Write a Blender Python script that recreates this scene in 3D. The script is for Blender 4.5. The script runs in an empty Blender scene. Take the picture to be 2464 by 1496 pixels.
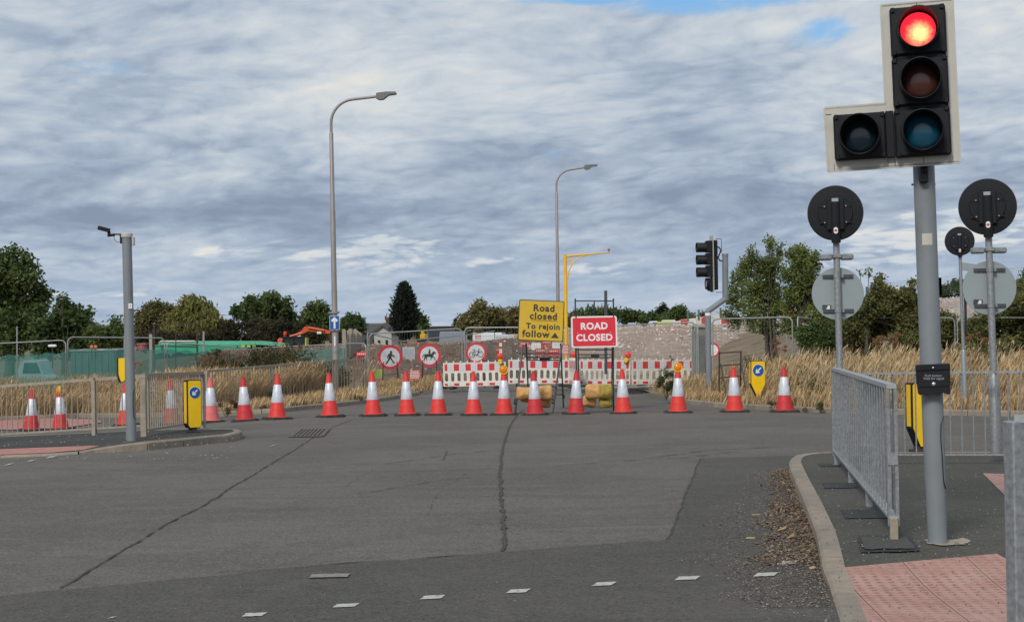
import bpy, math, random
import numpy as np
from mathutils import Vector, Matrix, noise as mnoise
R = math.radians
random.seed(7)
rng = np.random.default_rng(7)
S = bpy.context.scene
C = S.collection
# ------------------------------------------------------------------ camera
FPX, CX, CY = 3670.0, 1232.0, 748.0            # focal length and centre in 2464-px units
CAMZ = 1.5
cam = bpy.data.objects.new('camera', bpy.data.cameras.new('camera')); C.objects.link(cam)
cam.data.sensor_width = 36.0
cam.data.lens = FPX / 2464.0 * 36.0
cam.data.clip_end = 4000; cam.data.clip_start = 0.1
CM = Matrix.Rotation(R(90.64), 3, 'X') @ Matrix.Rotation(R(-0.9), 3, 'Z')
cam.matrix_world = Matrix.Translation((0, 0, CAMZ)) @ CM.to_4x4()
S.camera = cam
S.render.resolution_x, S.render.resolution_y = 1024, 621
# ------------------------------------------------------------------ exposure
S.view_settings.view_transform = 'Standard'
try: S.view_settings.look = 'None'
except Exception: pass
S.view_settings.exposure = 0.0; S.view_settings.gamma = 1.0
S.render.engine = 'CYCLES'
# ------------------------------------------------------------------ sun (behind thin cloud)
SUN_EL, SUN_AZ = 37, 203       # azimuth clockwise from +Y (view direction): behind the camera, a little left
sd = bpy.data.lights.new('sun', 'SUN'); sd.energy = 2.3; sd.angle = R(14); sd.color = (1.0, 0.95, 0.87)
so = bpy.data.objects.new('sun', sd); C.objects.link(so)
sv = Vector((math.sin(R(SUN_AZ)) * math.cos(R(SUN_EL)), math.cos(R(SUN_AZ)) * math.cos(R(SUN_EL)), math.sin(R(SUN_EL))))
so.rotation_euler = sv.to_track_quat('Z', 'Y').to_euler()
so.location = (0, -20, 40)

# ------------------------------------------------------------------ node helpers
class NT:
    def __init__(s, tree): s.t = tree; s.n = tree.nodes; s.l = tree.links
    def new(s, typ, **kw):
        n = s.n.new(typ)
        for k, v in kw.items(): setattr(n, k, v)
        return n
    def put(s, node, key, val):
        if val is None: return
        sock = node.inputs[key]
        if isinstance(val, bpy.types.NodeSocket): s.l.new(val, sock)
        else: sock.default_value = val
    def math(s, op, a, b=None, c=None, clamp=False):
        n = s.new('ShaderNodeMath', operation=op, use_clamp=clamp)
        s.put(n, 0, a); s.put(n, 1, b); s.put(n, 2, c); return n.outputs[0]
    def comb(s, x, y, z):
        n = s.new('ShaderNodeCombineXYZ'); s.put(n, 0, x); s.put(n, 1, y); s.put(n, 2, z); return n.outputs[0]
    def noise(s, vec, scale, detail=4, rough=.55, dist=0.0, out=0):
        n = s.new('ShaderNodeTexNoise'); s.put(n, 'Vector', vec); n.inputs['Scale'].default_value = scale
        n.inputs['Detail'].default_value = detail; n.inputs['Roughness'].default_value = rough
        n.inputs['Distortion'].default_value = dist; return n.outputs[out]
    def ramp(s, fac, stops, interp='LINEAR'):
        n = s.new('ShaderNodeValToRGB'); s.put(n, 0, fac); cr = n.color_ramp; cr.interpolation = interp
        while len(cr.elements) < len(stops): cr.elements.new(.5)
        for e, (p, c) in zip(cr.elements, stops):
            e.position = p; e.color = (c[0], c[1], c[2], 1) if hasattr(c, '__len__') else (c, c, c, 1)
        return n.outputs[0]
    def mix(s, fac, a, b, blend='MIX'):
        n = s.new('ShaderNodeMix', data_type='RGBA', blend_type=blend)
        s.put(n, 0, fac)
        for k, v in ((6, a), (7, b)):
            if not isinstance(v, bpy.types.NodeSocket): v = (v[0], v[1], v[2], 1)
            s.put(n, k, v)
        return n.outputs[2]
    def smooth(s, v, a, b, lo=0., hi=1.):
        n = s.new('ShaderNodeMapRange', interpolation_type='SMOOTHSTEP')
        s.put(n, 0, v); n.inputs[1].default_value = a; n.inputs[2].default_value = b
        n.inputs[3].default_value = lo; n.inputs[4].default_value = hi; return n.outputs[0]

# ------------------------------------------------------------------ world : cloudy sky
W = bpy.data.worlds.new('World'); S.world = W; W.use_nodes = True
w = NT(W.node_tree); w.n.clear()
sky = w.new('ShaderNodeTexSky', sky_type='NISHITA'); sky.sun_disc = False
sky.sun_elevation = R(SUN_EL); sky.sun_rotation = R(SUN_AZ); sky.air_density = 1.2; sky.dust_density = .6; sky.ozone_density = 2.0
tc = w.new('ShaderNodeTexCoord').outputs['Generated']
sp = w.new('ShaderNodeSeparateXYZ'); w.put(sp, 0, tc)
dx, dy, dz = sp.outputs
zz = w.math('MAXIMUM', dz, 0.0)
inv = w.math('DIVIDE', 1.0, w.math('ADD', zz, .28))
u_ = w.math('MULTIPLY', dx, inv); y_ = w.math('MULTIPLY', dy, inv)
v_ = w.math('MULTIPLY', w.math('LOGARITHM', w.math('ADD', zz, .11), 2.71828), 1.12)
v_ = w.math('MULTIPLY_ADD', u_, -.22, v_)
def warp(scale, amt, seed, a, b2, c):
    n_ = w.noise(w.comb(a, b2, w.math('ADD', c, seed)), scale, 3, .5, 0, out=1); q = w.new('ShaderNodeSeparateColor'); w.put(q, 0, n_)
    return [w.math('MULTIPLY_ADD', w.math('SUBTRACT', q.outputs[k], .5), amt, src) for k, src in enumerate((a, b2, c))]
A1 = warp(2.0, .22, 0.0, u_, y_, v_)
A2 = warp(11.0, .075, 5.0, *A1)
def nz(P3, off, scale, detail, rough): return w.noise(w.comb(P3[0], P3[1], w.math('ADD', P3[2], off)), scale, detail, rough)
def puffs(off):
    tot = None
    for sc, amp in ((5.0, .40), (11.0, .30), (24.0, .20)):
        n_ = w.new('ShaderNodeTexVoronoi', feature='F1'); w.put(n_, 'Vector', w.comb(A2[0], A2[1], w.math('ADD', A2[2], off))); n_.inputs['Scale'].default_value = sc
        d_ = n_.outputs['Distance']; q = w.math('SUBTRACT', 1.0, w.math('MULTIPLY', w.math('MULTIPLY', d_, d_), 1.25))
        tot = w.math('MULTIPLY', q, amp) if tot is None else w.math('MULTIPLY_ADD', q, amp, tot)
    return tot
big = nz(A1, 0, 2.1, 3, .5)
m1 = nz(A1, 0, 4.6, 9, .60); m2 = nz(A1, .05, 4.6, 9, .60)
p1 = puffs(0); p2 = puffs(.035)
elr = w.ramp(w.math('MULTIPLY', zz, 4.0, clamp=True), [(0, .45), (.07, .45), (.14, .48), (.20, .46), (.27, .38), (.36, .35), (.46, .44), (.60, .56), (.75, .63), (.92, .62), (1.0, .58)])
b = w.math('MULTIPLY_ADD', w.math('SUBTRACT', big, .5), .95, elr)
b = w.math('MULTIPLY_ADD', w.math('SUBTRACT', m1, .5), .55, b)
b = w.math('MULTIPLY_ADD', w.math('SUBTRACT', m1, m2), .62, b)
b = w.math('MULTIPLY_ADD', w.math('SUBTRACT', p1, .62), .26, b)
b = w.math('MULTIPLY_ADD', w.math('SUBTRACT', p1, p2), .38, b)
def blob(u, v, ru, rv):           # soft spot round one direction of the sky
    d = (CM @ Vector(((u - CX) / FPX, -(v - CY) / FPX, -1))).normalized()
    a = w.math('DIVIDE', w.math('SUBTRACT', dx, d.x), ru / FPX)
    c = w.math('DIVIDE', w.math('SUBTRACT', dz, d.z), rv / FPX)
    q = w.math('ADD', w.math('MULTIPLY', a, a), w.math('MULTIPLY', c, c))
    q = w.math('SUBTRACT', 1.0, w.math('MULTIPLY', q, .5), clamp=True)
    return w.math('MULTIPLY', q, w.math('GREATER_THAN', dy, 0.0))
cs = None
for (u, v, ru, rv) in [(640, 608, 90, 26), (770, 590, 60, 22), (900, 612, 70, 30), (930, 640, 60, 16), (1010, 600, 60, 18), (2160, 580, 90, 26), (2290, 560, 90, 36), (2440, 545, 70, 30), (2140, 625, 110, 12), (130, 690, 50, 16), (1688, 382, 20, 8), (1200, 632, 60, 10), (1420, 640, 60, 14), (320, 705, 50, 10)]:
    q = blob(u, v, ru * 1.5, rv * 1.45); cs = q if cs is None else w.math('MAXIMUM', cs, q)
gate = w.smooth(cs, .05, .40)
cs = w.math('MULTIPLY_ADD', w.math('SUBTRACT', m1, .5), 3.6, cs); cs = w.math('MULTIPLY_ADD', w.math('SUBTRACT', p1, .62), 2.6, cs)
cream = w.math('MULTIPLY', w.smooth(cs, .45, 1.15), gate)
b = w.math('MULTIPLY_ADD', cream, .34, b)
for (u, v, ru, rv, k) in [(300, 60, 600, 120, -.10), (700, 515, 380, 34, -.20), (150, 520, 240, 24, -.22), (1750, 490, 420, 60, -.14), (1400, 210, 700, 130, .09), (60, 320, 250, 50, .10)]:
    b = w.math('MULTIPLY_ADD', blob(u, v, ru, rv), k, b)
cloud = w.ramp(b, [(0.0, (2.5, 3.1, 4.15)), (.22, (3.1, 3.8, 4.9)), (.42, (4.05, 4.85, 5.9)), (.60, (5.2, 5.85, 6.6)), (.78, (6.3, 6.75, 7.15)), (1.0, (7.8, 7.65, 7.25))])
low = w.smooth(zz, .012, .075, .42, 0.0)
cloud = w.mix(w.math('MULTIPLY', low, w.math('SUBTRACT', 1.0, cream)), cloud, (3.9, 4.95, 6.5))
# holes of blue
hole = w.math('ADD', blob(1730, 0, 270, 34), w.math('MULTIPLY', blob(1975, 75, 95, 45), .9))
hole = w.math('ADD', hole, w.math('MULTIPLY', blob(1300, 0, 160, 14), .7))
hole = w.math('ADD', hole, w.math('MULTIPLY', blob(240, 165, 120, 16), .35))
hole = w.math('SUBTRACT', hole, w.math('MULTIPLY', w.math('SUBTRACT', m1, .38), 2.4))
hole = w.smooth(hole, .12, .75)
blue = w.mix(.55, sky.outputs[0], (1.6, 4.6, 9.0))
col = w.mix(hole, cloud, blue)
# below the horizon : dull ground tone
col = w.mix(w.smooth(dz, -.02, 0.0), (1.2, 1.15, 1.0), col)
bg = w.new('ShaderNodeBackground'); w.put(bg, 0, col); bg.inputs[1].default_value = 0.1
wo = w.new('ShaderNodeOutputWorld'); w.l.new(bg.outputs[0], wo.inputs[0])

# ------------------------------------------------------------------ ground shape
def interp(x, pts):
    if x <= pts[0][0]: return pts[0][1]
    for (a, fa), (c, fc) in zip(pts, pts[1:]):
        if x <= c:
            t = (x - a) / (c - a); return fa + (fc - fa) * t
    return pts[-1][1]
def sstep(x, a, c):
    t = min(1, max(0, (x - a) / (c - a))); return t * t * (3 - 2 * t)
ZP = [(9, 0), (12, -.015), (15, -.05), (20, -.15), (25, -.26), (30, -.37), (34, -.45), (42, -.52), (50, -.55), (80, -.6)]
def road_z(x, y):
    z = interp(y, ZP)
    z -= .055 * min(7.0, max(0, -x - 5.5)) * sstep(y, 10, 30)
    return z
def ray(u, v):
    return (CM @ Vector(((u - CX) / FPX, -(v - CY) / FPX, -1.0)))
def at(u, v, Y):                       # the point at depth Y seen at (u, v)
    d = ray(u, v); t = Y / d.y; return Vector((d.x * t, Y, CAMZ + d.z * t))
def ground(u, v, dz=0.0, fn=road_z):   # where the line of sight meets the ground
    d = ray(u, v); Y = 20.0
    for _ in range(60):
        t = Y / d.y; z = fn(d.x * t, Y) + dz
        t2 = (z - CAMZ) / d.z; Y = .5 * Y + .5 * min(120, t2 * d.y)
    t = Y / d.y; return Vector((d.x * t, Y, fn(d.x * t, Y) + dz))

# ------------------------------------------------------------------ mesh helpers
class MB:
    def __init__(s): s.v = []; s.f = []; s.m = []; s.T = Matrix.Identity(4); s.mi = 0
    def add(s, vs, fs):
        o = len(s.v); T = s.T
        s.v += [tuple(T @ Vector(p)) for p in vs]
        s.f += [tuple(i + o for i in f) for f in fs]; s.m += [s.mi] * len(fs); return s
    def box(s, c, d, rz=0, bev=0):
        x, y, z = d[0] / 2, d[1] / 2, d[2] / 2
        if bev:
            b_ = min(bev, x, y, z) ; vs = []; 
            pts = []
            for sx in (-1, 1):
                for sy in (-1, 1):
                    for sz in (-1, 1):
                        pts += [(sx * x, sy * (y - b_), sz * (z - b_)), (sx * (x - b_), sy * y, sz * (z - b_)), (sx * (x - b_), sy * (y - b_), sz * z)]
            idx = {}
            k = 0
            for sx in (0, 1):
                for sy in (0, 1):
                    for sz in (0, 1):
                        idx[(sx, sy, sz)] = (k, k + 1, k + 2); k += 3
            I = idx
            fs = []
            for sx in (0, 1):
                q = [I[(sx, 0, 0)][0], I[(sx, 1, 0)][0], I[(sx, 1, 1)][0], I[(sx, 0, 1)][0]]; fs.append(q if sx else q[::-1])
            for sy in (0, 1):
                q = [I[(0, sy, 0)][1], I[(0, sy, 1)][1], I[(1, sy, 1)][1], I[(1, sy, 0)][1]]; fs.append(q if sy else q[::-1])
            for sz in (0, 1):
                q = [I[(0, 0, sz)][2], I[(1, 0, sz)][2], I[(1, 1, sz)][2], I[(0, 1, sz)][2]]; fs.append(q if sz else q[::-1])
            for a in (0, 1):
                for c_ in (0, 1):
                    fs.append([I[(0, a, c_)][1], I[(1, a, c_)][1], I[(1, a, c_)][2], I[(0, a, c_)][2]])
                    fs.append([I[(a, 0, c_)][0], I[(a, 1, c_)][0], I[(a, 1, c_)][2], I[(a, 0, c_)][2]])
                    fs.append([I[(a, c_, 0)][0], I[(a, c_, 1)][0], I[(a, c_, 1)][1], I[(a, c_, 0)][1]])
            for t in I.values(): fs.append(list(t))
            vs = pts
        else:
            vs = [(i * x, j * y, k * z) for i in (-1, 1) for j in (-1, 1) for k in (-1, 1)]
            fs = [(0, 1, 3, 2), (4, 6, 7, 5), (0, 4, 5, 1), (2, 3, 7, 6), (0, 2, 6, 4), (1, 5, 7, 3)]
        cr, sr = math.cos(rz), math.sin(rz)
        vs = [(c[0] + p[0] * cr - p[1] * sr, c[1] + p[0] * sr + p[1] * cr, c[2] + p[2]) for p in vs]
        return s.add(vs, fs)
    def bar(s, p0, p1, wx, wy=None, up=(0, 0, 1)):       # rectangular bar between two points
        p0, p1 = Vector(p0), Vector(p1); wy = wx if wy is None else wy
        d = (p1 - p0).normalized(); upv = Vector(up)
        if abs(d.dot(upv)) > .98: upv = Vector((0, 1, 0))
        a = d.cross(upv).normalized(); b_ = a.cross(d).normalized()
        vs = []
        for p in (p0, p1):
            for i, j in ((-1, -1), (1, -1), (1, 1), (-1, 1)): vs.append(tuple(p + a * (i * wx / 2) + b_ * (j * wy / 2)))
        return s.add(vs, [(0, 3, 2, 1), (4, 5, 6, 7), (0, 1, 5, 4), (1, 2, 6, 5), (2, 3, 7, 6), (3, 0, 4, 7)])
    def tube(s, pts, r, n=12, cap=True):
        pts = [Vector(p) for p in pts]
        if not hasattr(r, '__len__'): r = [r] * len(pts)
        vs, fs = [], []; prev = None
        for i, p in enumerate(pts):
            if i == 0: d = pts[1] - p
            elif i == len(pts) - 1: d = p - pts[i - 1]
            else: d = (pts[i + 1] - p).normalized() + (p - pts[i - 1]).normalized()
            d = d.normalized() if d.length > 1e-9 else Vector((0, 0, 1))
            if prev is None:
                a = d.cross(Vector((0, 0, 1)) if abs(d.z) < .9 else Vector((0, 1, 0))).normalized()
            else:
                a = (prev - d * prev.dot(d)).normalized()
            prev = a; b_ = d.cross(a)
            for k in range(n):
                t = 2 * math.pi * k / n; vs.append(tuple(p + (a * math.cos(t) + b_ * math.sin(t)) * r[i]))
        for i in range(len(pts) - 1):
            for k in range(n):
                k2 = (k + 1) % n; fs.append((i * n + k, i * n + k2, (i + 1) * n + k2, (i + 1) * n + k))
        if cap: fs.append(tuple(range(n))[::-1]); fs.append(tuple((len(pts) - 1) * n + k for k in range(n)))
        return s.add(vs, fs)
    def lathe(s, prof, n=24, c=(0, 0, 0), cap=True):
        vs, fs = [], []
        for (r, z) in prof:
            for k in range(n):
                t = 2 * math.pi * k / n; vs.append((c[0] + r * math.cos(t), c[1] + r * math.sin(t), c[2] + z))
        for i in range(len(prof) - 1):
            for k in range(n):
                k2 = (k + 1) % n; fs.append((i * n + k, i * n + k2, (i + 1) * n + k2, (i + 1) * n + k))
        if cap: fs.append(tuple(range(n))[::-1]); fs.append(tuple((len(prof) - 1) * n + k for k in range(n)))
        return s.add(vs, fs)
    def prism(s, poly, y0, y1, ax='xz'):        # polygon in the xz plane (or xy) given a thickness
        n = len(poly)
        if ax == 'xz': vs = [(p[0], y0, p[1]) for p in poly] + [(p[0], y1, p[1]) for p in poly]
        elif ax == 'yz': vs = [(y0, p[0], p[1]) for p in poly] + [(y1, p[0], p[1]) for p in poly]
        else: vs = [(p[0], p[1], y0) for p in poly] + [(p[0], p[1], y1) for p in poly]
        fs = [tuple(range(n)), tuple(range(n, 2 * n))[::-1]] + [(i, i + n, (i + 1) % n + n, (i + 1) % n) for i in range(n)]
        return s.add(vs, fs)
    def disc(s, cx, cz, r, y0, y1, n=32):
        return s.prism([(cx + r * math.cos(2 * math.pi * k / n), cz + r * math.sin(2 * math.pi * k / n)) for k in range(n)], y0, y1)
    def ring(s, cx, cz, ro, ri, y0, y1, n=32):
        vs, fs = [], []
        for y in (y0, y1):
            for r in (ro, ri):
                for k in range(n): vs.append((cx + r * math.cos(2 * math.pi * k / n), y, cz + r * math.sin(2 * math.pi * k / n)))
        for k in range(n):
            q = (k + 1) % n
            fs += [(k, q, n + q, n + k), (2 * n + k, 3 * n + k, 3 * n + q, 2 * n + q), (k, 2 * n + k, 2 * n + q, q), (n + k, n + q, 3 * n + q, 3 * n + k)]
        return s.add(vs, fs)
    def ball(s, c, r, n=12, sc=(1, 1, 1)):
        vs, fs = [], []; m = n // 2
        for i in range(m + 1):
            t = math.pi * i / m
            for k in range(n):
                p = 2 * math.pi * k / n
                vs.append((c[0] + r * sc[0] * math.sin(t) * math.cos(p), c[1] + r * sc[1] * math.sin(t) * math.sin(p), c[2] + r * sc[2] * math.cos(t)))
        for i in range(m):
            for k in range(n):
                q = (k + 1) % n; fs.append((i * n + k, (i + 1) * n + k, (i + 1) * n + q, i * n + q))
        return s.add(vs, fs)
    def build(s, name, mat, parent=None, smooth=True, loc=None):
        me = bpy.data.meshes.new(name); me.from_pydata(s.v, [], s.f)
        mats = mat if isinstance(mat, (list, tuple)) else [mat]
        for m_ in mats: me.materials.append(m_)
        if len(mats) > 1: me.polygons.foreach_set('material_index', s.m)
        me.update(); fix_normals(me)
        if smooth:
            try: me.shade_smooth(); me.set_sharp_from_angle(angle=R(35))
            except Exception: pass
        o = bpy.data.objects.new(name, me); C.objects.link(o)
        if parent is not None: o.parent = parent
        if loc is not None: o.location = loc
        return o
import bmesh
def fix_normals(me):
    bm = bmesh.new(); bm.from_mesh(me); bmesh.ops.recalc_face_normals(bm, faces=bm.faces); bm.to_mesh(me); bm.free()

def tag(o, label=None, cat=None, group=None, kind=None):
    if label: o['label'] = label
    if cat: o['category'] = cat
    if group: o['group'] = group
    if kind: o['kind'] = kind
    return o
def thing(name, label, cat, loc=(0, 0, 0), rz=0, group=None, rx=0, ry=0):
    o = bpy.data.objects.new(name, None); C.objects.link(o); o.empty_display_size = .2
    o.location = loc; o.rotation_euler = (rx, ry, rz)
    return tag(o, label, cat, group)
def dup(src, loc=None, rot=None, label=None, group=None):
    def cp(o, par):
        c = o.copy(); C.objects.link(c)
        if par is not None: c.parent = par
        for ch in o.children: cp(ch, c)
        return c
    r = cp(src, None)
    if loc is not None: r.location = loc
    if rot is not None: r.rotation_euler = rot
    if label: r['label'] = label
    if group: r['group'] = group
    return r
def text_mesh(body, size, bold=0.0, align='CENTER', space=1.0, extrude=.001):
    cu = bpy.data.curves.new('lettering', 'FONT'); cu.body = body; cu.size = size; cu.offset = bold
    cu.align_x = align; cu.align_y = 'CENTER'; cu.space_character = space; cu.extrude = extrude; cu.resolution_u = 4
    o = bpy.data.objects.new('lettering', cu); C.objects.link(o)
    bpy.context.view_layer.update()
    me = bpy.data.meshes.new_from_object(o.evaluated_get(bpy.context.evaluated_depsgraph_get()))
    bpy.data.objects.remove(o); bpy.data.curves.remove(cu); return me
def text_obj(name, body, size, mat, parent, loc, bold=0.0, rot=(R(90), 0, 0), space=1.0, align='CENTER'):
    me = text_mesh(body, size, bold, align, space); me.materials.clear(); me.materials.append(mat)
    o = bpy.data.objects.new(name, me); C.objects.link(o); o.parent = parent; o.location = loc; o.rotation_euler = rot
    return o

# ------------------------------------------------------------------ materials
def mat(name, col, rough=.5, metal=0.0, var=.12, scale=8.0, bump=0.0, bscale=40, dirt=None, dirt_amt=.3, spec=.5, emit=None, estr=0, coat=0, alpha=None, trans=0):
    m = bpy.data.materials.new(name); m.use_nodes = True
    t = NT(m.node_tree); bs = t.n['Principled BSDF']
    pos = t.new('ShaderNodeTexCoord').outputs['Object']
    n = t.noise(pos, scale, 5, .6)
    lo = [max(0, c * (1 - var)) for c in col]; hi = [min(1, c * (1 + var)) for c in col]
    c = t.ramp(n, [(.3, lo), (.7, hi)])
    if dirt is not None:
        n2 = t.noise(pos, scale * .6, 8, .7, .4)
        c = t.mix(t.math('MULTIPLY', t.smooth(n2, .48, .72), dirt_amt), c, dirt)
    t.put(bs, 'Base Color', c)
    t.put(bs, 'Roughness', t.math('MULTIPLY_ADD', t.math('SUBTRACT', n, .5), .25, rough))
    bs.inputs['Metallic'].default_value = metal
    bs.inputs['Specular IOR Level'].default_value = spec
    if coat: bs.inputs['Coat Weight'].default_value = coat
    if bump:
        bn = t.new('ShaderNodeBump'); bn.inputs['Strength'].default_value = bump; bn.inputs['Distance'].default_value = .01
        t.put(bn, 'Height', t.noise(pos, bscale, 5, .6)); t.put(bs, 'Normal', bn.outputs[0])
    if emit: bs.inputs['Emission Color'].default_value = (*emit, 1); bs.inputs['Emission Strength'].default_value = estr
    if alpha is not None: bs.inputs['Alpha'].default_value = alpha
    if trans: bs.inputs['Transmission Weight'].default_value = trans
    return m
def asphalt(name, c0, c1, light, amt=.35, patch=.5):
    m = bpy.data.materials.new(name); m.use_nodes = True
    t = NT(m.node_tree); bs = t.n['Principled BSDF']; pos = t.new('ShaderNodeTexCoord').outputs['Object']
    big_ = t.noise(pos, .35, 5, .6, .3); mid = t.noise(pos, 4, 6, .65); fine = t.noise(pos, 90, 3, .7)
    base = t.mix(t.smooth(t.math('MULTIPLY_ADD', t.math('SUBTRACT', mid, .5), .6, big_), .35, .65), c0, c1)
    vo = t.new('ShaderNodeTexVoronoi'); t.put(vo, 'Vector', pos); vo.inputs['Scale'].default_value = 75
    sc = t.new('ShaderNodeSeparateColor'); t.put(sc, 0, vo.outputs['Color'])
    st = t.math('MULTIPLY', t.smooth(sc.outputs[0], .55, .95), amt)
    base = t.mix(st, base, light)
    dk = t.math('MULTIPLY', t.smooth(sc.outputs[1], .6, .95), .4)
    base = t.mix(dk, base, (.018, .018, .018))
    # tyre polish streaks
    mp = t.new('ShaderNodeMapping'); t.put(mp, 0, pos); mp.inputs['Rotation'].default_value = (0, 0, R(-12)); mp.inputs['Scale'].default_value = (.25, 2.2, 1)
    stre = t.noise(mp.outputs[0], 1.6, 6, .65, .6)
    base = t.mix(t.math('MULTIPLY', t.smooth(stre, .54, .72), patch), base, [c * 1.35 for c in c1])
    base = t.mix(t.math('MULTIPLY', t.smooth(stre, .46, .28), patch * .8), base, [c * .62 for c in c0])
    t.put(bs, 'Base Color', base); bs.inputs['Roughness'].default_value = .92; bs.inputs['Specular IOR Level'].default_value = .25
    bn = t.new('ShaderNodeBump'); bn.inputs['Strength'].default_value = .6; bn.inputs['Distance'].default_value = .006
    t.put(bn, 'Height', t.math('ADD', fine, t.math('MULTIPLY', vo.outputs['Distance'], .8))); t.put(bs, 'Normal', bn.outputs[0])
    return m
def vcol_mat(name, rough=.8, transl=.25, spec=.2):
    m = bpy.data.materials.new(name); m.use_nodes = True
    t = NT(m.node_tree); bs = t.n['Principled BSDF']
    a = t.new('ShaderNodeAttribute', attribute_name='Col'); t.put(bs, 'Base Color', a.outputs[0])
    bs.inputs['Roughness'].default_value = rough; bs.inputs['Specular IOR Level'].default_value = spec
    tr = t.new('ShaderNodeBsdfTranslucent'); t.put(tr, 0, a.outputs[0])
    mx = t.new('ShaderNodeMixShader'); mx.inputs[0].default_value = transl
    t.l.new(bs.outputs[0], mx.inputs[1]); t.l.new(tr.outputs[0], mx.inputs[2])
    t.l.new(mx.outputs[0], t.n['Material Output'].inputs[0]); return m

M = {}
M['road'] = asphalt('worn_asphalt', (.114, .103, .090), (.148, .134, .117), (.27, .235, .20), .40, .45)
M['road_new'] = asphalt('newer_asphalt', (.080, .074, .066), (.102, .094, .084), (.19, .17, .148), .35, .26)
M['pave'] = asphalt('pavement_tarmac', (.078, .075, .062), (.098, .093, .078), (.17, .16, .14), .25, .15)
M['island'] = asphalt('island_tarmac', (.05, .049, .046), (.07, .068, .062), (.16, .15, .13), .3, .2)
M['patch'] = mat('black_bitumen', (.022, .023, .024), .7, var=.5, scale=30, bump=.6, bscale=90, dirt=(.09, .085, .075), dirt_amt=.5)
M['crack'] = mat('crack_filler', (.045, .041, .036), .9, var=.4, scale=30, dirt=(.11, .10, .088), dirt_amt=.75)
M['scuff'] = mat('tyre_scuff', (.06, .058, .055), .95, 0, var=.3, scale=6, alpha=.4)
M['kerb'] = mat('kerb_concrete', (.30, .245, .19), .9, var=.14, scale=9, bump=.4, bscale=60, dirt=(.16, .125, .09), dirt_amt=.5)
M['kerb_grey'] = mat('kerb_concrete_grey', (.26, .22, .175), .9, var=.14, scale=9, bump=.4, bscale=60, dirt=(.13, .115, .09), dirt_amt=.45)
M['white_paint'] = mat('worn_road_paint', (.50, .49, .43), .8, var=.12, scale=40, dirt=(.11, .105, .095), dirt_amt=.85)
M['galv'] = mat('galvanised_steel', (.28, .295, .305), .5, .35, var=.28, scale=38, dirt=(.2, .185, .16), dirt_amt=.45)
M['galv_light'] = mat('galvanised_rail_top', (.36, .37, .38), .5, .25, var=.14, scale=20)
M['grey_paint'] = mat('grey_painted_steel', (.205, .225, .24), .5, 0, var=.07, scale=3, dirt=(.14, .135, .125), dirt_amt=.5)
M['beige_paint'] = mat('weathered_rail', (.33, .285, .225), .75, 0, var=.18, scale=14, dirt=(.14, .1, .075), dirt_amt=.4)
M['black'] = mat('black_plastic', (.010, .011, .014), .62, 0, var=.3, scale=10, dirt=(.04, .04, .04), dirt_amt=.2, spec=.25)
M['black_matt'] = mat('black_matt', (.014, .015, .018), .7, 0, var=.2, scale=14, spec=.25)
M['visor'] = mat('black_visor', (.008, .008, .01), .55, 0, var=.3, scale=14)
M['board'] = mat('backboard_face', (.50, .48, .43), .55, 0, var=.05, scale=6, dirt=(.3, .28, .25), dirt_amt=.3)
M['white'] = mat('white_plastic', (.70, .69, .66), .5, 0, var=.06, scale=8, dirt=(.35, .31, .26), dirt_amt=.35)
M['sleeve'] = mat('reflective_sleeve', (.66, .69, .76), .4, .1, var=.10, scale=14, dirt=(.33, .31, .29), dirt_amt=.6)
M['cone_red'] = mat('cone_red', (.72, .045, .035), .5, 0, var=.12, scale=7, dirt=(.34, .06, .045), dirt_amt=.65)
M['cone_dark'] = mat('cone_crimson', (.56, .03, .035), .5, 0, var=.12, scale=7, dirt=(.28, .05, .045), dirt_amt=.6)
M['cone_pink'] = mat('cone_faded', (.70, .16, .15), .6, 0, var=.12, scale=7, dirt=(.45, .1, .09), dirt_amt=.4)
M['rubber'] = mat('dusty_rubber', (.045, .04, .037), .9, 0, var=.3, scale=12, dirt=(.11, .09, .07), dirt_amt=.5)
M['amber'] = mat('amber_lens', (.78, .24, .006), .25, 0, var=.15, scale=30, coat=.4)
M['yellow'] = mat('bollard_yellow', (.90, .56, .006), .45, 0, var=.05, scale=4, dirt=(.4, .27, .03), dirt_amt=.25)
M['sign_yellow'] = mat('sign_yellow', (.60, .38, .012), .5, 0, var=.05, scale=3, dirt=(.36, .25, .02), dirt_amt=.35)
M['yellow_pole'] = mat('yellow_pole', (.80, .45, .02), .5, 0, var=.08, scale=5)
M['sign_black'] = mat('sign_black', (.028, .024, .012), .6, 0, var=.1)
M['sign_red'] = mat('sign_red', (.68, .022, .04), .4, 0, var=.06, scale=5, dirt=(.5, .03, .04), dirt_amt=.4)
M['red_ring'] = mat('ring_red', (.62, .03, .05), .45, 0, var=.1, scale=9)
M['sign_white'] = mat('sign_white', (.78, .77, .76), .45, 0, var=.04, dirt=(.55, .53, .5), dirt_amt=.3)
M['sign_blue'] = mat('sign_blue', (.008, .10, .36), .4, 0, var=.05)
M['frame_black'] = mat('frame_dark_steel', (.022, .024, .035), .55, .2, var=.25, scale=20, dirt=(.08, .06, .05), dirt_amt=.3)
M['frame_grey'] = mat('frame_grey_steel', (.075, .08, .09), .55, .3, var=.25, scale=20)
M['rust'] = mat('rusty_frame', (.065, .035, .028), .8, .1, var=.4, scale=20)
M['sand_tan'] = mat('sandbag_tan', (.58, .33, .12), .8, 0, var=.16, scale=9, bump=.4, bscale=30, dirt=(.3, .18, .08), dirt_amt=.4)
M['sand_olive'] = mat('sandbag_olive', (.36, .27, .055), .8, 0, var=.2, scale=9, bump=.4, bscale=30, dirt=(.2, .15, .05), dirt_amt=.4)
M['barrier_red'] = mat('barrier_red', (.60, .035, .04), .5, 0, var=.1, scale=8)
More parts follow.
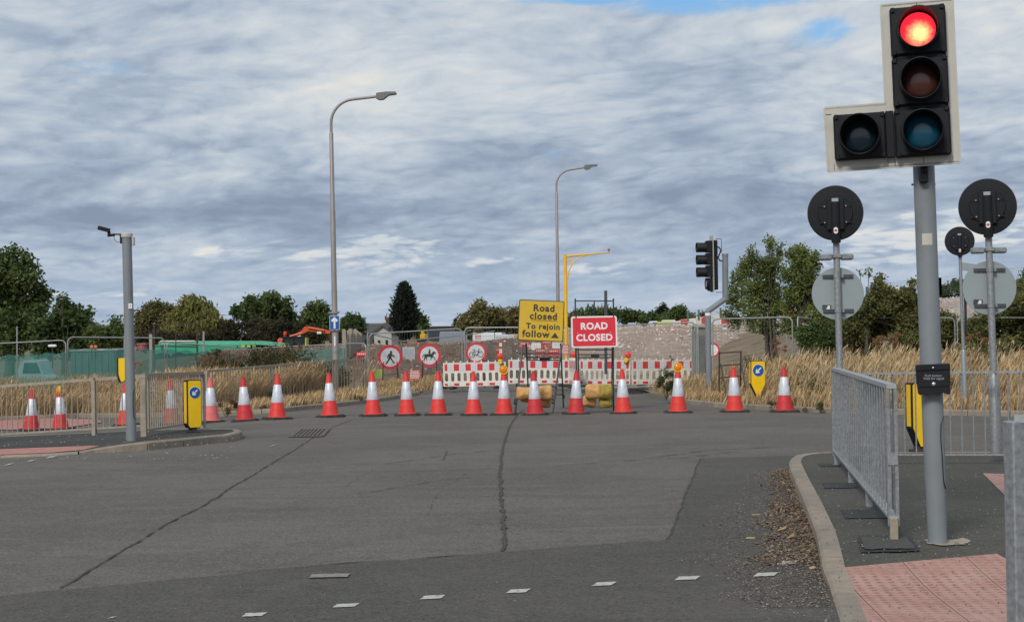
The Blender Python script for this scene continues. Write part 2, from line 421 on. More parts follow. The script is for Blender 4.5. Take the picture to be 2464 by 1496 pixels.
M['barrier_white'] = mat('barrier_white', (.72, .69, .62), .55, 0, var=.08, scale=6, dirt=(.45, .38, .3), dirt_amt=.4)
M['refl_sheet'] = mat('reflective_sheet', (.60, .63, .67), .35, .1, var=.05, scale=20)
M['lamp_col'] = mat('column_steel', (.30, .275, .265), .5, .3, var=.1, scale=3, dirt=(.2, .18, .17), dirt_amt=.3)
M['luminaire'] = mat('luminaire_grey', (.16, .165, .165), .5, .2, var=.1)
M['sign_back'] = mat('sign_back_grey', (.30, .345, .355), .5, .1, var=.04, scale=3, dirt=(.22, .24, .24), dirt_amt=.3)
M['fence_steel'] = mat('fence_tube', (.32, .345, .33), .5, .4, var=.12, scale=10)
M['wire'] = mat('fence_wire', (.22, .22, .21), .6, .3, var=.1)
M['net'] = mat('green_netting', (.045, .19, .165), .8, 0, var=.2, scale=2, alpha=.62)
M['soil'] = mat('brown_soil', (.17, .125, .09), .95, 0, var=.35, scale=1.2, bump=1, bscale=6, dirt=(.27, .2, .15), dirt_amt=.6)
M['brick'] = mat('red_brick', (.17, .058, .042), .85, 0, var=.25, scale=3)
M['slate'] = mat('slate_roof', (.07, .065, .065), .8, 0, var=.2, scale=2)
M['render_wall'] = mat('pale_render', (.42, .42, .40), .85, 0, var=.06)
M['shed'] = mat('dark_cladding', (.028, .032, .045), .6, 0, var=.1, scale=.2)
M['shed_roof'] = mat('pale_roof', (.42, .42, .42), .6, 0, var=.05, scale=.2)
M['orange'] = mat('excavator_orange', (.60, .085, .018), .45, 0, var=.1, scale=2, dirt=(.3, .08, .03), dirt_amt=.4)
M['green'] = mat('plant_green', (.03, .33, .19), .5, 0, var=.15, scale=1, dirt=(.05, .2, .13), dirt_amt=.4)
M['glass'] = mat('dark_glass', (.02, .03, .035), .12, 0, var=.1, spec=.8)
M['tyre'] = mat('tyre_black', (.02, .02, .02), .85, 0, var=.2)
M['lime'] = mat('lime_yellow', (.50, .55, .04), .5, 0, var=.05)
M['timber'] = mat('pale_timber', (.36, .31, .26), .85, 0, var=.15, scale=3)
M['bark'] = mat('bark', (.085, .07, .055), .95, 0, var=.3, scale=6)
M['leaf'] = vcol_mat('foliage', .75, .40)
M['straw'] = vcol_mat('dry_stems', .85, .35)
M['litter'] = vcol_mat('leaf_litter', .95, .0)

def tactile_material():
    m = bpy.data.materials.new('pink_tactile_paving'); m.use_nodes = True
    t = NT(m.node_tree); bs = t.n['Principled BSDF']; pos = t.new('ShaderNodeTexCoord').outputs['UV']
    s_ = t.new('ShaderNodeSeparateXYZ'); t.put(s_, 0, pos)
    P_ = .0667
    def cell(v): return t.math('SUBTRACT', t.math('FRACT', t.math('DIVIDE', v, P_)), .5)
    fx, fy = cell(s_.outputs[0]), cell(s_.outputs[1])
    d = t.math('SQRT', t.math('ADD', t.math('MULTIPLY', fx, fx), t.math('MULTIPLY', fy, fy)))
    bl = t.smooth(d, .30, .17)
    def seam(v, p):
        q = t.math('ABSOLUTE', t.math('SUBTRACT', t.math('FRACT', t.math('DIVIDE', v, p)), .5))
        return t.smooth(q, .492, .499)
    sm = t.math('MAXIMUM', seam(s_.outputs[0], .4), t.math('MULTIPLY', seam(s_.outputs[1], .4), .35))
    n1 = t.noise(pos, 2.2, 6, .65); n2 = t.noise(pos, 28, 4, .6); n3 = t.noise(pos, 130, 2, .6)
    base = t.ramp(t.math('MULTIPLY_ADD', t.math('SUBTRACT', n2, .5), .5, n1), [(.3, (.36, .18, .14)), (.5, (.43, .24, .195)), (.72, (.47, .295, .245))])
    worn = t.smooth(t.noise(pos, 1.3, 3, .5), .40, .62)
    base = t.mix(t.math('MULTIPLY', bl, t.math('MULTIPLY_ADD', worn, .50, .15)), base, (.20, .085, .07))
    base = t.mix(sm, base, (.075, .06, .05))
    base = t.mix(t.math('MULTIPLY', t.smooth(n3, .68, .76), .6), base, (.06, .045, .04))
    t.put(bs, 'Base Color', base); bs.inputs['Roughness'].default_value = .85
    bn = t.new('ShaderNodeBump'); bn.inputs['Strength'].default_value = .9; bn.inputs['Distance'].default_value = .006
    t.put(bn, 'Height', t.math('SUBTRACT', t.math('MULTIPLY_ADD', n2, .12, t.smooth(d, .36, .16)), sm)); t.put(bs, 'Normal', bn.outputs[0])
    return m
M['tactile'] = tactile_material()

def ground_material():
    m = bpy.data.materials.new('verge_earth'); m.use_nodes = True
    t = NT(m.node_tree); bs = t.n['Principled BSDF']; pos = t.new('ShaderNodeTexCoord').outputs['Object']
    n1 = t.noise(pos, .6, 6, .65, .4); n2 = t.noise(pos, 9, 6, .7)
    c = t.ramp(t.math('MULTIPLY_ADD', t.math('SUBTRACT', n2, .5), .6, n1), [(.3, (.11, .085, .055)), (.5, (.19, .14, .085)), (.7, (.27, .2, .12))])
    t.put(bs, 'Base Color', c); bs.inputs['Roughness'].default_value = .95
    bn = t.new('ShaderNodeBump'); bn.inputs['Strength'].default_value = .8; bn.inputs['Distance'].default_value = .05
    t.put(bn, 'Height', n2); t.put(bs, 'Normal', bn.outputs[0]); return m
M['ground'] = ground_material()
def rubble_material():
    m = bpy.data.materials.new('rubble'); m.use_nodes = True
    t = NT(m.node_tree); bs = t.n['Principled BSDF']; pos = t.new('ShaderNodeTexCoord').outputs['Object']
    s_ = t.new('ShaderNodeSeparateXYZ'); t.put(s_, 0, pos)
    n1 = t.noise(pos, .5, 6, .7, .5); n2 = t.noise(pos, 5, 8, .75)
    f = t.math('MULTIPLY_ADD', t.math('SUBTRACT', n2, .5), 1.1, n1)
    pale = t.ramp(f, [(.2, (.30, .205, .15)), (.45, (.48, .36, .28)), (.8, (.62, .51, .42))])
    brown = t.ramp(f, [(.2, (.10, .065, .045)), (.5, (.20, .14, .10)), (.8, (.32, .24, .18))])
    k = t.smooth(t.math('MULTIPLY_ADD', t.math('SUBTRACT', n1, .5), 7.0, s_.outputs[0]), 0.0, 3.5)
    c = t.mix(k, brown, pale)
    gry = t.smooth(t.noise(pos, .28, 4, .6, .3), .57, .66)
    c = t.mix(t.math('MULTIPLY', gry, .55), c, (.16, .15, .145))
    t.put(bs, 'Base Color', c); bs.inputs['Roughness'].default_value = .97
    bn = t.new('ShaderNodeBump'); bn.inputs['Strength'].default_value = 1; bn.inputs['Distance'].default_value = .25
    t.put(bn, 'Height', n2); t.put(bs, 'Normal', bn.outputs[0]); return m
M['rubble'] = rubble_material()

# ================================================================== SETTING
# far edge of the carriageway, as world points (kerb foot)
left_k = [ground(u, v) for u, v in ((-700, 1050), (-200, 1024), (0, 1012), (190, 1003), (400, 1003), (526, 1002), (685, 991), (813, 978), (928, 964), (1010, 950))]
right_k = [ground(u, v) for u, v in ((1600, 958), (1607, 964), (1640, 970), (1717, 979), (1850, 987), (1999, 993.5), (2230, 998), (2464, 1002), (2900, 1012))]
THY = 62.0
EDGE = [(p.x, p.y) for p in left_k] + [(left_k[-1].x + .5, 50.0), (left_k[-1].x + .9, THY), (right_k[0].x - .5, THY), (right_k[0].x - .25, 42.5)] + [(p.x, p.y) for p in right_k]
EDGE.sort()
def yend(x): return interp(x, EDGE)
def lin(a, b_, n): return list(np.linspace(a, b_, n, endpoint=False))
cols = lin(-900, -200, 5) + lin(-200, -40, 10) + lin(-40, -14, 14) + lin(-14, 14, 150) + lin(14, 40, 14) + lin(40, 200, 10) + lin(200, 901, 6)
cols = sorted(cols + [e[0] for e in EDGE] + [EDGE[0][0] - .01])
def verge_z(x, y):
    r = road_z(x, y); d = y - yend(x)
    z = r + .11
    if x > right_k[0].x - .1: z += .62 * sstep(d, 1.5, 12) * sstep(x, 5, 9)
    if x > 8: z += 1.0 * sstep(d, 14, 40) * sstep(x, 8, 13)
    if d > 0 and left_k[-1].x + .9 <= x <= right_k[0].x - .4: z = r - .05
    z += .05 * mnoise.noise(Vector((x * .8, y * .8, 0))) * sstep(d, .3, 2)
    if x < -4: z -= .35 * sstep(y, 55, 75)
    return z
def grid_obj(name, colx, rowfn, nrow, zfn, material):
    vs, fs = [], []
    for x in colx:
        ys = rowfn(x)
        for y in ys: vs.append((x, y, zfn(x, y)))
    for i in range(len(colx) - 1):
        for j in range(nrow - 1):
            a = i * nrow + j; fs.append((a, a + nrow, a + nrow + 1, a + 1))
    me = bpy.data.meshes.new(name); me.from_pydata(vs, [], fs); me.materials.append(material)
    me.update(); me.shade_smooth(); o = bpy.data.objects.new(name, me); C.objects.link(o); return tag(o, kind='structure')
base_rows = [-40, -10, 0, 4, 6, 8, 9, 10, 11, 12, 13, 14, 15, 16.5, 18, 20, 22, 24, 26, 28, 30]
def road_rows(x):
    ye = yend(x); k = 12
    return base_rows + [30 + (ye - 30) * (i + 1) / k for i in range(k)]
grid_obj('road', cols, road_rows, len(base_rows) + 12, road_z, M['road'])
def g_rows(x):
    ye = yend(x); r = []
    for i in range(26): r.append(ye + .04 + (78 - ye) * (i / 25) ** 1.3)
    return r + [90, 110, 150, 220, 350, 600, 1000, 2600]
grid_obj('ground', cols, g_rows, 34, lambda x, y: verge_z(x, y) if y > yend(x) else road_z(x, y), M['ground'])

def sheet(name, poly, material, zfn, lift, step=.35, kind='structure'):
    """polygon (world xy) laid on the ground, subdivided so that it follows it"""
    bm = bmesh.new(); bm.faces.new([bm.verts.new((p[0], p[1], 0)) for p in poly])
    xs = [p[0] for p in poly]; ys = [p[1] for p in poly]
    for axis, lo, hi in ((0, min(xs), max(xs)), (1, min(ys), max(ys))):
        k = lo + step
        while k < hi:
            co = (k, 0, 0) if axis == 0 else (0, k, 0); no = (1, 0, 0) if axis == 0 else (0, 1, 0)
            bmesh.ops.bisect_plane(bm, geom=bm.verts[:] + bm.edges[:] + bm.faces[:], plane_co=co, plane_no=no); k += step
    for v in bm.verts: v.co.z = zfn(v.co.x, v.co.y) + lift
    bmesh.ops.recalc_face_normals(bm, faces=bm.faces)
    if sum(f.normal.z for f in bm.faces) < 0: bmesh.ops.reverse_faces(bm, faces=bm.faces)
    me = bpy.data.meshes.new(name); bm.to_mesh(me); bm.free(); me.materials.append(material)
    o = bpy.data.objects.new(name, me); C.objects.link(o)
    if kind: o['kind'] = kind
    return o
def gxy(u, v, dz=0, fn=road_z):
    p = ground(u, v, dz, fn); return (p.x, p.y)
# newer asphalt patch in the foreground
edge_new = [gxy(u, v) for u, v in ((-400, 1478), (-100, 1444), (150, 1419), (400, 1396), (620, 1375), (870, 1352), (1050, 1341), (1215, 1327), (1370, 1316), (1500, 1306), (1608, 1300), (1625, 1262), (1640, 1215), (1656, 1168), (1672, 1136), (1686, 1103), (1790, 1100), (1910, 1096))]
jit = []
for i in range(len(edge_new) - 1):
    a, b2 = edge_new[i], edge_new[i + 1]; n = max(2, int(math.dist(a, b2) / .12))
    for k in range(n):
        t = k / n; jit.append((a[0] + (b2[0] - a[0]) * t + random.uniform(-.012, .012), a[1] + (b2[1] - a[1]) * t + random.uniform(-.02, .02)))
last = edge_new[-1]
sheet('road_resurfaced_lane', jit + [last, (last[0] + .6, last[1]), (4.6, 12.0), (4.6, 2.0), (-5, 2.0)], M['road_new'], road_z, .004, .5)

# cracks : ragged thin ribbons
def ribbon(name, pts, width, material, lift=.008, seg=.05, rag=.6, wander=.02):
    P = [gxy(u, v) for u, v in pts]; vs, fs = [], []
    path = []
    for a, b2 in zip(P, P[1:]):
        n = max(2, int(math.dist(a, b2) / seg))
        for k in range(n): t = k / n; path.append((a[0] + (b2[0] - a[0]) * t, a[1] + (b2[1] - a[1]) * t))
    path.append(P[-1])
    for i, p in enumerate(path):
        q = path[min(i + 1, len(path) - 1)]; o_ = path[max(i - 1, 0)]
        d = Vector((q[0] - o_[0], q[1] - o_[1])).normalized(); nrm = Vector((-d.y, d.x))
        wob = wander * (mnoise.noise(Vector((i * .13, 1.7, 0))) + .5 * mnoise.noise(Vector((i * .5, 5.1, 0))))
        w_ = width * max(.04, .85 + rag * mnoise.noise(Vector((i * .22, 9, 0))) * 2)
        for sg in (-1, 1):
            x, y = p[0] + nrm.x * (wob + sg * w_ / 2 * random.uniform(.6, 1.3)), p[1] + nrm.y * (wob + sg * w_ / 2 * random.uniform(.6, 1.3))
            vs.append((x, y, road_z(x, y) + lift))
    for i in range(len(path) - 1): fs.append((2 * i, 2 * i + 1, 2 * i + 3, 2 * i + 2))
    mb = MB(); mb.add(vs, fs); o = mb.build(name, material, smooth=False); return tag(o, kind='structure')
ribbon('road_crack', [(150, 1416), (215, 1372), (300, 1322), (400, 1262), (500, 1210), (600, 1148), (700, 1088), (757, 1050), (800, 1028), (845, 1010), (905, 1003)], .019, M['crack'])
ribbon('road_crack', [(1214, 1327), (1210, 1240), (1203, 1170), (1206, 1105), (1214, 1060), (1228, 1022), (1246, 996), (1262, 985)], .034, M['crack'])
ribbon('road_crack', [(1035, 1235), (1040, 1205), (1060, 1185)], .008, M['scuff'], rag=1.6)
ribbon('road_crack', [(1085, 1165), (1120, 1140)], .008, M['scuff'], rag=1.6)
ribbon('road_crack', [(828, 1175), (860, 1150), (900, 1130)], .008, M['scuff'], rag=1.6)
ribbon('road_crack', [(620, 1375), (870, 1352), (1050, 1341), (1215, 1327)], .012, M['crack'], rag=1.4)
ribbon('road_crack', [(1608, 1300), (1640, 1215), (1672, 1136), (1686, 1103)], .014, M['crack'], rag=1.0)
ribbon('road_crack', [(1690, 1102), (1790, 1099), (1905, 1096)], .010, M['crack'], rag=1.0)
ribbon('road_crack', [(1066, 1108), (1075, 1085)], .012, M['crack'], rag=1.4)
# tyre scuffs
for pts, w_ in (([(1340, 1122), (1500, 1108), (1640, 1102), (1760, 1088)], .05), ([(930, 1116), (1100, 1092), (1230, 1080)], .05), ([(1560, 1102), (1700, 1084), (1860, 1076)], .07),
                ([(520, 1378), (620, 1372), (730, 1366)], .02), ([(860, 1190), (1000, 1165), (1150, 1145)], .03)):
    ribbon('tyre_mark', pts, w_, M['scuff'], lift=.006, rag=1.4)
# white studs of the crossing
def quad_on_road(name, u, v, wpx, hpx, material, lift=.009, skew=6):
    p = [gxy(u - wpx / 2 - skew, v + hpx / 2), gxy(u + wpx / 2 - skew, v + hpx / 2 - 2), gxy(u + wpx / 2 + skew, v - hpx / 2 - 2), gxy(u - wpx / 2 + skew, v - hpx / 2)]
    cx = sum(q[0] for q in p) / 4; cy = sum(q[1] for q in p) / 4; out = []
    for i in range(4):
        a, b2 = p[i], p[(i + 1) % 4]
        for k in range(8):
            t = k / 8; out.append((a[0] + (b2[0] - a[0]) * t + random.uniform(-.004, .004), a[1] + (b2[1] - a[1]) * t + random.uniform(-.005, .005)))
    return sheet(name, out, material, road_z, lift, 9)
for u, v, w_ in ((612, 1482, 50), (832, 1460, 54), (1041, 1440, 50), (1247, 1425, 47), (1454, 1408, 48), (1654, 1394, 52), (1843, 1385, 50), (1900, 1356, 36)):
    quad_on_road('road_marking', u, v, w_, 8.5, M['white_paint'])
for u, v, w_ in ((76, 1110, 16), (124, 1101, 20), (22, 1119, 14), (658, 1073, 10), (270, 1489, 14)):
    quad_on_road('road_marking', u, v, w_, 4, M['white_paint'])
# worn metal strip cover
q = quad_on_road('road_cover_strip', 793, 1389, 92, 8.5, mat('dull_metal_strip', (.24, .215, .205), .8, 0, var=.3, scale=25, dirt=(.09, .08, .075), dirt_amt=.6), lift=.012, skew=3)

# ---- right pavement, kerb, tactile paving
def pav_z(x, y): return road_z(x, y) + .022 + .085 * sstep(y, 8.2, 9.7)
c6 = lambda x, y: ((1900 + x / 2.246) / 1.0337, (880 + y / 2.246) / 1.0337)
outer = [(6000, 540), (2400, 546), (1500, 548), (800, 549), (500, 549), (375, 549), (290, 552), (220, 559), (170, 570), (147, 585), (140, 604), (150, 640), (175, 700), (232, 830), (262, 905), (292, 985), (315, 1095), (332, 1190), (365, 1272), (400, 1390), (432, 1496), (480, 1640), (600, 2100)]
OUT = [ground(*c6(x, y), 0, pav_z) for x, y in outer]
def offset_poly(P, d):
    res = []
    for i, p in enumerate(P):
        a = P[max(i - 1, 0)]; b2 = P[min(i + 1, len(P) - 1)]
        t = Vector((b2.x - a.x, b2.y - a.y)).normalized(); res.append((p.x - t.y * d, p.y + t.x * d))
    return res
INN = offset_poly(OUT, .125)
def kerb_strip(name, P, IN, zf, ztop, zbot_f, material_pair, label=None, every=.9, face_bot=-.02):
    """kerb stones : every stone a little apart from the next, one strip"""
    mb = MB(); acc = 0; k = 0; segs = []
    for i in range(len(P) - 1):
        L = math.dist((P[i].x, P[i].y), (P[i + 1].x, P[i + 1].y)); n = max(1, round(L / .30))
        for j in range(n):
            t0, t1 = j / n, (j + 1) / n
            f = lambda t: ((P[i].x + (P[i + 1].x - P[i].x) * t, P[i].y + (P[i + 1].y - P[i].y) * t), (IN[i][0] + (IN[i + 1][0] - IN[i][0]) * t, IN[i][1] + (IN[i + 1][1] - IN[i][1]) * t))
            segs.append((f(t0), f(t1), L / n))
    run = 0
    for (a0, a1), (b0, b1), L in segs:
        run += L
        gap = 0.0
        if run >= every: gap = .022; run = 0; k += 1
        if gap:
            t = 1 - gap / max(L, .02)
            b0 = (a0[0] + (b0[0] - a0[0]) * t, a0[1] + (b0[1] - a0[1]) * t); b1 = (a1[0] + (b1[0] - a1[0]) * t, a1[1] + (b1[1] - a1[1]) * t)
        def pt(p, top, ins=0.0):
            return (p[0], p[1], (zf(*p) + ztop - ins) if top else zbot_f(*p) + face_bot)
        def lerp(p, q2, t): return (p[0] + (q2[0] - p[0]) * t, p[1] + (q2[1] - p[1]) * t)
        sets = []
        for o_, i_ in ((a0, a1), (b0, b1)):
            sets.append([pt(o_, 0), pt(o_, 1, .02), pt(lerp(o_, i_, .14), 1), pt(i_, 1), pt(i_, 0)])
        vs = sets[0] + sets[1]
        mb.mi = k % 2
        mb.add(vs, [(0, 1, 6, 5), (1, 2, 7, 6), (2, 3, 8, 7), (3, 4, 9, 8), (0, 4, 3, 2, 1), (5, 6, 7, 8, 9)])
    o = mb.build(name, material_pair); return tag(o, kind='structure')
kerb_strip('kerb', OUT, INN, pav_z, .006, road_z, [M['kerb'], M['kerb_grey']])
poly = [tuple(p) for p in INN]
poly = [(60, poly[0][1])] + poly + [(poly[-1][0], 3.0), (60, 3.0)]
sheet('pavement', poly, M['pave'], pav_z, 0, .6)
def pz(u, v): return ground(u, v, 0, pav_z)
def tactile(name, poly, zfn, origin, ang, lift=.005):
    o = sheet(name, poly, M['tactile'], zfn, lift, .25)
    uv = o.data.uv_layers.new(name='UVMap'); c_, s_ = math.cos(ang), math.sin(ang)
    for lp in o.data.loops:
        v = o.data.vertices[lp.vertex_index].co; x, y = v.x - origin[0], v.y - origin[1]
        uv.data[lp.index].uv = (x * c_ + y * s_ + .2, -x * s_ + y * c_ + .2)
    return o
seamA, seamB = pz(*c6(597, 1180)), pz(*c6(905, 1490))
ang = math.atan2(seamB.y - seamA.y, seamB.x - seamA.x) + R(90)
tp = [c6(438, 1196), c6(597, 1181), c6(950, 1150), c6(1300, 1118), c6(1450, 1200), c6(1900, 1490), c6(1900, 2100), c6(740, 2000), c6(575, 1500), c6(510, 1360)]
tactile('tactile_paving', [(pz(*q).x, pz(*q).y) for q in tp], pav_z, (seamA.x, seamA.y), ang)
tp = [c6(1222, 668), c6(1345, 671), c6(1700, 680), c6(1700, 1060), c6(1500, 935), c6(1349, 795)]
tactile('tactile_paving', [(pz(*q).x, pz(*q).y) for q in tp], pav_z, (0, 0), ang)
# bitumen patches round the rail feet, mortar at the pole foot
def patch(pts, m, lift=.006, name='pavement_patch'):
    out = []
    P = [pz(*c6(*q)) for q in pts]
    for i in range(len(P)):
        a, b2 = P[i], P[(i + 1) % len(P)]
        for k in range(7):
            t = k / 7; out.append((a.x + (b2.x - a.x) * t + random.uniform(-.008, .008), a.y + (b2.y - a.y) * t + random.uniform(-.01, .01)))
    return sheet(name, out, m, pav_z, lift, 9)
M['patch_in'] = mat('patch_infill', (.06, .06, .054), .9, 0, var=.25, scale=20, bump=.5, bscale=60, dirt=(.1, .09, .075), dirt_amt=.4)
patch([(520, 1020), (820, 1018), (868, 1103), (545, 1112)], M['patch']); patch([(535, 1028), (795, 1026), (840, 1092), (562, 1098)], M['patch_in'], .010)
patch([(437, 873), (640, 868), (690, 918), (455, 922)], M['patch']); patch([(330, 723), (500, 720), (540, 748), (338, 753)], M['patch']); patch([(300, 612), (420, 612), (430, 630), (320, 630)], M['patch'])
M['mortar'] = mat('mortar', (.36, .31, .24), .95, 0, var=.2, scale=20, bump=.6, bscale=60, dirt=(.14, .12, .1), dirt_amt=.6)
patch([(895, 1040), (930, 1035), (1040, 1042), (1120, 1030), (1158, 1052), (1120, 1066), (1000, 1074), (915, 1062)], M['mortar'])

# ---- left traffic island
def isl_z(x, y): return road_z(x, y) + .115 - .10 * (1 - sstep(x, -6.5, -5.35)) * (1 - sstep(y, 21.6, 23.4))
c2 = lambda x, y: ((x / 3.85) / 1.0337, (840 + y / 3.85) / 1.0337)
isl_outer_px = [(-2200, 1185), (-900, 1160), (0, 1133), (500, 1114), (760, 1092), (900, 1066), (1170, 1024), (1420, 998), (1660, 975), (1860, 957), (2050, 938), (2200, 925), (2290, 905), (2322, 890), (2290, 876), (2180, 871), (1960, 868), (1500, 880), (900, 905), (0, 945), (-1500, 1000), (-2400, 1040)]
ISL = [ground(*c2(x, y), 0, isl_z) for x, y in isl_outer_px][::-1]
cxi = sum(p.x for p in ISL) / len(ISL); cyi = sum(p.y for p in ISL) / len(ISL)
area = sum(ISL[i].x * ISL[(i + 1) % len(ISL)].y - ISL[(i + 1) % len(ISL)].x * ISL[i].y for i in range(len(ISL)))
if area < 0: ISL = ISL[::-1]
IIN = offset_poly(ISL + [ISL[0]], .13)
kerb_strip('island_kerb', ISL + [ISL[0]], IIN, isl_z, .004, road_z, [M['kerb'], M['kerb_grey']], every=.9)
sheet('traffic_island', IIN[:-1], M['island'], isl_z, 0, .6)
M['pink'] = mat('pink_paving', (.42, .19, .16), .9, 0, var=.2, scale=9, bump=.4, bscale=40, dirt=(.25, .13, .11), dirt_amt=.5)
def isheet(name, px, m, lift, fn): return sheet(name, [gxy(*c2(x, y), 0, fn) for x, y in px], m, fn, lift, .5)
isheet('tactile_paving', [(-900, 1148), (-900, 1085), (0, 1068), (870, 1034), (960, 1036), (800, 1072), (500, 1100), (0, 1121)], M['pink'], .006, isl_z)
# second refuge behind, where the two leftmost cones stand
def ref_z(x, y): return road_z(x, y) + .05
isheet('refuge_paving', [(-1200, 905), (0, 885), (640, 865), (980, 812), (930, 785), (600, 772), (100, 778), (-1200, 850)], M['pink'], .02, road_z)

# ---- gutter grate
dr = thing('drain_grate', 'rusty slatted drain grate let into the road beside the long crack', 'drain', (0, 0, 0))
p = [ground(u, v) for u, v in ((697, 1052), (775, 1051), (792, 1033), (722, 1034))]
dc = sum((q for q in p), Vector()) / 4; dr.location = dc
fr = MB(); base_ = MB()
P2 = [q - dc + Vector((0, 0, .008)) for q in p]
base_.add([tuple(q) for q in P2], [(0, 1, 2, 3)]); base_.build('flat_recess', M['patch'], dr, False)  # flat dark sheet, its colour stands for the shade between the slats
M['drain'] = mat('rusty_iron', (.13, .10, .093), .8, .2, var=.25, scale=20, dirt=(.09, .055, .05), dirt_amt=.5)
for i in range(4): fr.bar(P2[i] + Vector((0, 0, .008)), P2[(i + 1) % 4] + Vector((0, 0, .008)), .05, .012)
fr.build('frame', M['drain'], dr)
sl = MB()
for k in range(8):
    t = (k + .5) / 8; a = P2[0].lerp(P2[1], t); b2 = P2[3].lerp(P2[2], t); sl.bar(a + Vector((0, 0, .009)), b2 + Vector((0, 0, .009)), .042, .012)
sl.build('slats', M['drain'], dr)

# ---- verge kerbs
def rkz(x, y): return road_z(x, y)
def vkerb(name, pts):
    P = [Vector((p.x, p.y - .06, p.z)) for p in pts]
    IN = offset_poly(P, .13); kerb_strip(name, P, IN, road_z, .115, road_z, [M['kerb'], M['kerb_grey']], every=.9)
vkerb('verge_kerb', left_k[:10])
vkerb('verge_kerb', right_k)
# ---- spoil heap across the closed road
def heap_h(x, y):
    ridge = interp(x, [(-16, .2), (-12, .75), (-7, .80), (-3.5, .95), (-1.5, .85), (0, .95), (1.2, 1.1), (3, 1.35), (7, 1.42), (10, 1.47), (15, 1.6), (30, 1.9)])
    front = 55.5 + interp(x, [(-16, 4), (-6, 1), (0, 0), (4, 1.5), (12, 3)])
    top = interp(x, [(-16, 63), (-2, 62), (2, 76), (12, 86)])
    n = mnoise.fractal(Vector((x * .35, y * .25, 2)), 1, 2, 5) * .34 + mnoise.fractal(Vector((x * 1.3, y * .9, 7)), 1, 2, 4) * .16
    k = sstep(y, front, top); back = 1 - .5 * sstep(y, top + 8, top + 24) if x > 1 else 1 - .8 * sstep(y, top + 2, top + 9)
    k2 = k ** .8 if x < 0 else k ** 1.15
    m_ = .55 * math.exp(-((x - 5.6) / 2.4) ** 2 - ((y - 66) / 2.2) ** 2) + .45 * math.exp(-((x - 2.2) / 1.8) ** 2 - ((y - 69) / 2.5) ** 2)
    return -.62 + (ridge + .62) * k2 * back + n * min(1, k * 1.4) * (1 - .55 * sstep(k, .8, 1)) + m_
vs, fs = [], []; nx, ny = 190, 95
for i in range(nx + 1):
    for j in range(ny + 1):
        x = -16 + 46 * i / nx; y = 54.5 + 62 * (j / ny) ** 1.3; vs.append((x, y, heap_h(x, y)))
for i in range(nx):
    for j in range(ny):
        a = i * (ny + 1) + j; fs.append((a, a + ny + 1, a + ny + 2, a + 1))
mb = MB(); mb.add(vs, fs); o = mb.build('earth_bank', M['rubble']); tag(o, kind='structure')
st_v, st_f, st_c = [], [], []
def stones(n, fx, fz, smin, smax, cols_):
    for _ in range(n):
        x, y = fx(); z = fz(x, y); r = smin * (smax / smin) ** (rng.random() ** 2.2); b_ = len(st_v); a = rng.random() * 6.28
        q = [(math.cos(a + k * 1.571) * r * rng.uniform(.6, 1.1), math.sin(a + k * 1.571) * r * rng.uniform(.6, 1.1)) for k in range(4)]
        for (dx_, dy_) in q: st_v.append((x + dx_, y + dy_, z - r * .3))
        st_v.append((x + rng.uniform(-.3, .3) * r, y + rng.uniform(-.3, .3) * r, z + r * rng.uniform(.5, .9)))
        st_f.extend([(b_, b_ + 1, b_ + 4), (b_ + 1, b_ + 2, b_ + 4), (b_ + 2, b_ + 3, b_ + 4), (b_ + 3, b_, b_ + 4)]); c_ = cols_[rng.integers(len(cols_))]; k = rng.uniform(.75, 1.2); st_c.extend([tuple(t * k for t in c_)] * 4)
stones(9000, lambda: (rng.uniform(-1.5, 14), 64 + 22 * rng.random() ** .8), heap_h, .02, .13, [(.46, .37, .30), (.54, .45, .38), (.36, .28, .22), (.60, .52, .45), (.42, .32, .26)])
stones(5000, lambda: (rng.uniform(-13, -1), rng.uniform(55, 66)), heap_h, .02, .12, [(.20, .14, .09), (.30, .22, .16), (.13, .09, .06), (.36, .28, .22)])
STONES = True
# ================================================================== OBJECTS
def px(Z): return Z / FPX                       # metres per photo unit at depth Z
# ---------------- traffic cones
def make_cone(red, name='traffic_cone', sleeve=None):
    t = thing(name, 'x', 'traffic cone')
    b_ = MB(); c = .30; k = .10
    o8 = [(-c + k, -c), (c - k, -c), (c, -c + k), (c, c - k), (c - k, c), (-c + k, c), (-c, c - k), (-c, -c + k)]
    b_.prism(o8, 0, .032, 'xy'); b_.prism([(x * .9, y * .9) for x, y in o8], .032, .052, 'xy')
    b_.build('base', M['rubber'], t, False)
    low = MB(); low.lathe([(.215, .052), (.205, .066), (.187, .07), (.178, .14), (.163, .22), (.1625, .235), (.156, .24), (.134, .375)], 28)
    low.build('lower_body', red, t)
    sl = MB(); sl.lathe([(.1355, .372), (.1375, .378), (.080, .768), (.077, .772)], 28); sl.build('reflective_sleeve', M['sleeve'], t)
    up = MB(); up.lathe([(.079, .770), (.055, .93), (.053, .945), (.040, .95), (.036, .995), (.030, 1.0)], 24)
    up.tube([(.05, 0, .955), (.062, 0, .975), (.045, 0, .99)], .006, 6)
    up.build('tip', red, t); return t
PROTO = {'red': make_cone(M['cone_red']), 'dark': make_cone(M['cone_dark']), 'pink': make_cone(M['cone_pink'])}
CG = 'traffic cones closing the road'
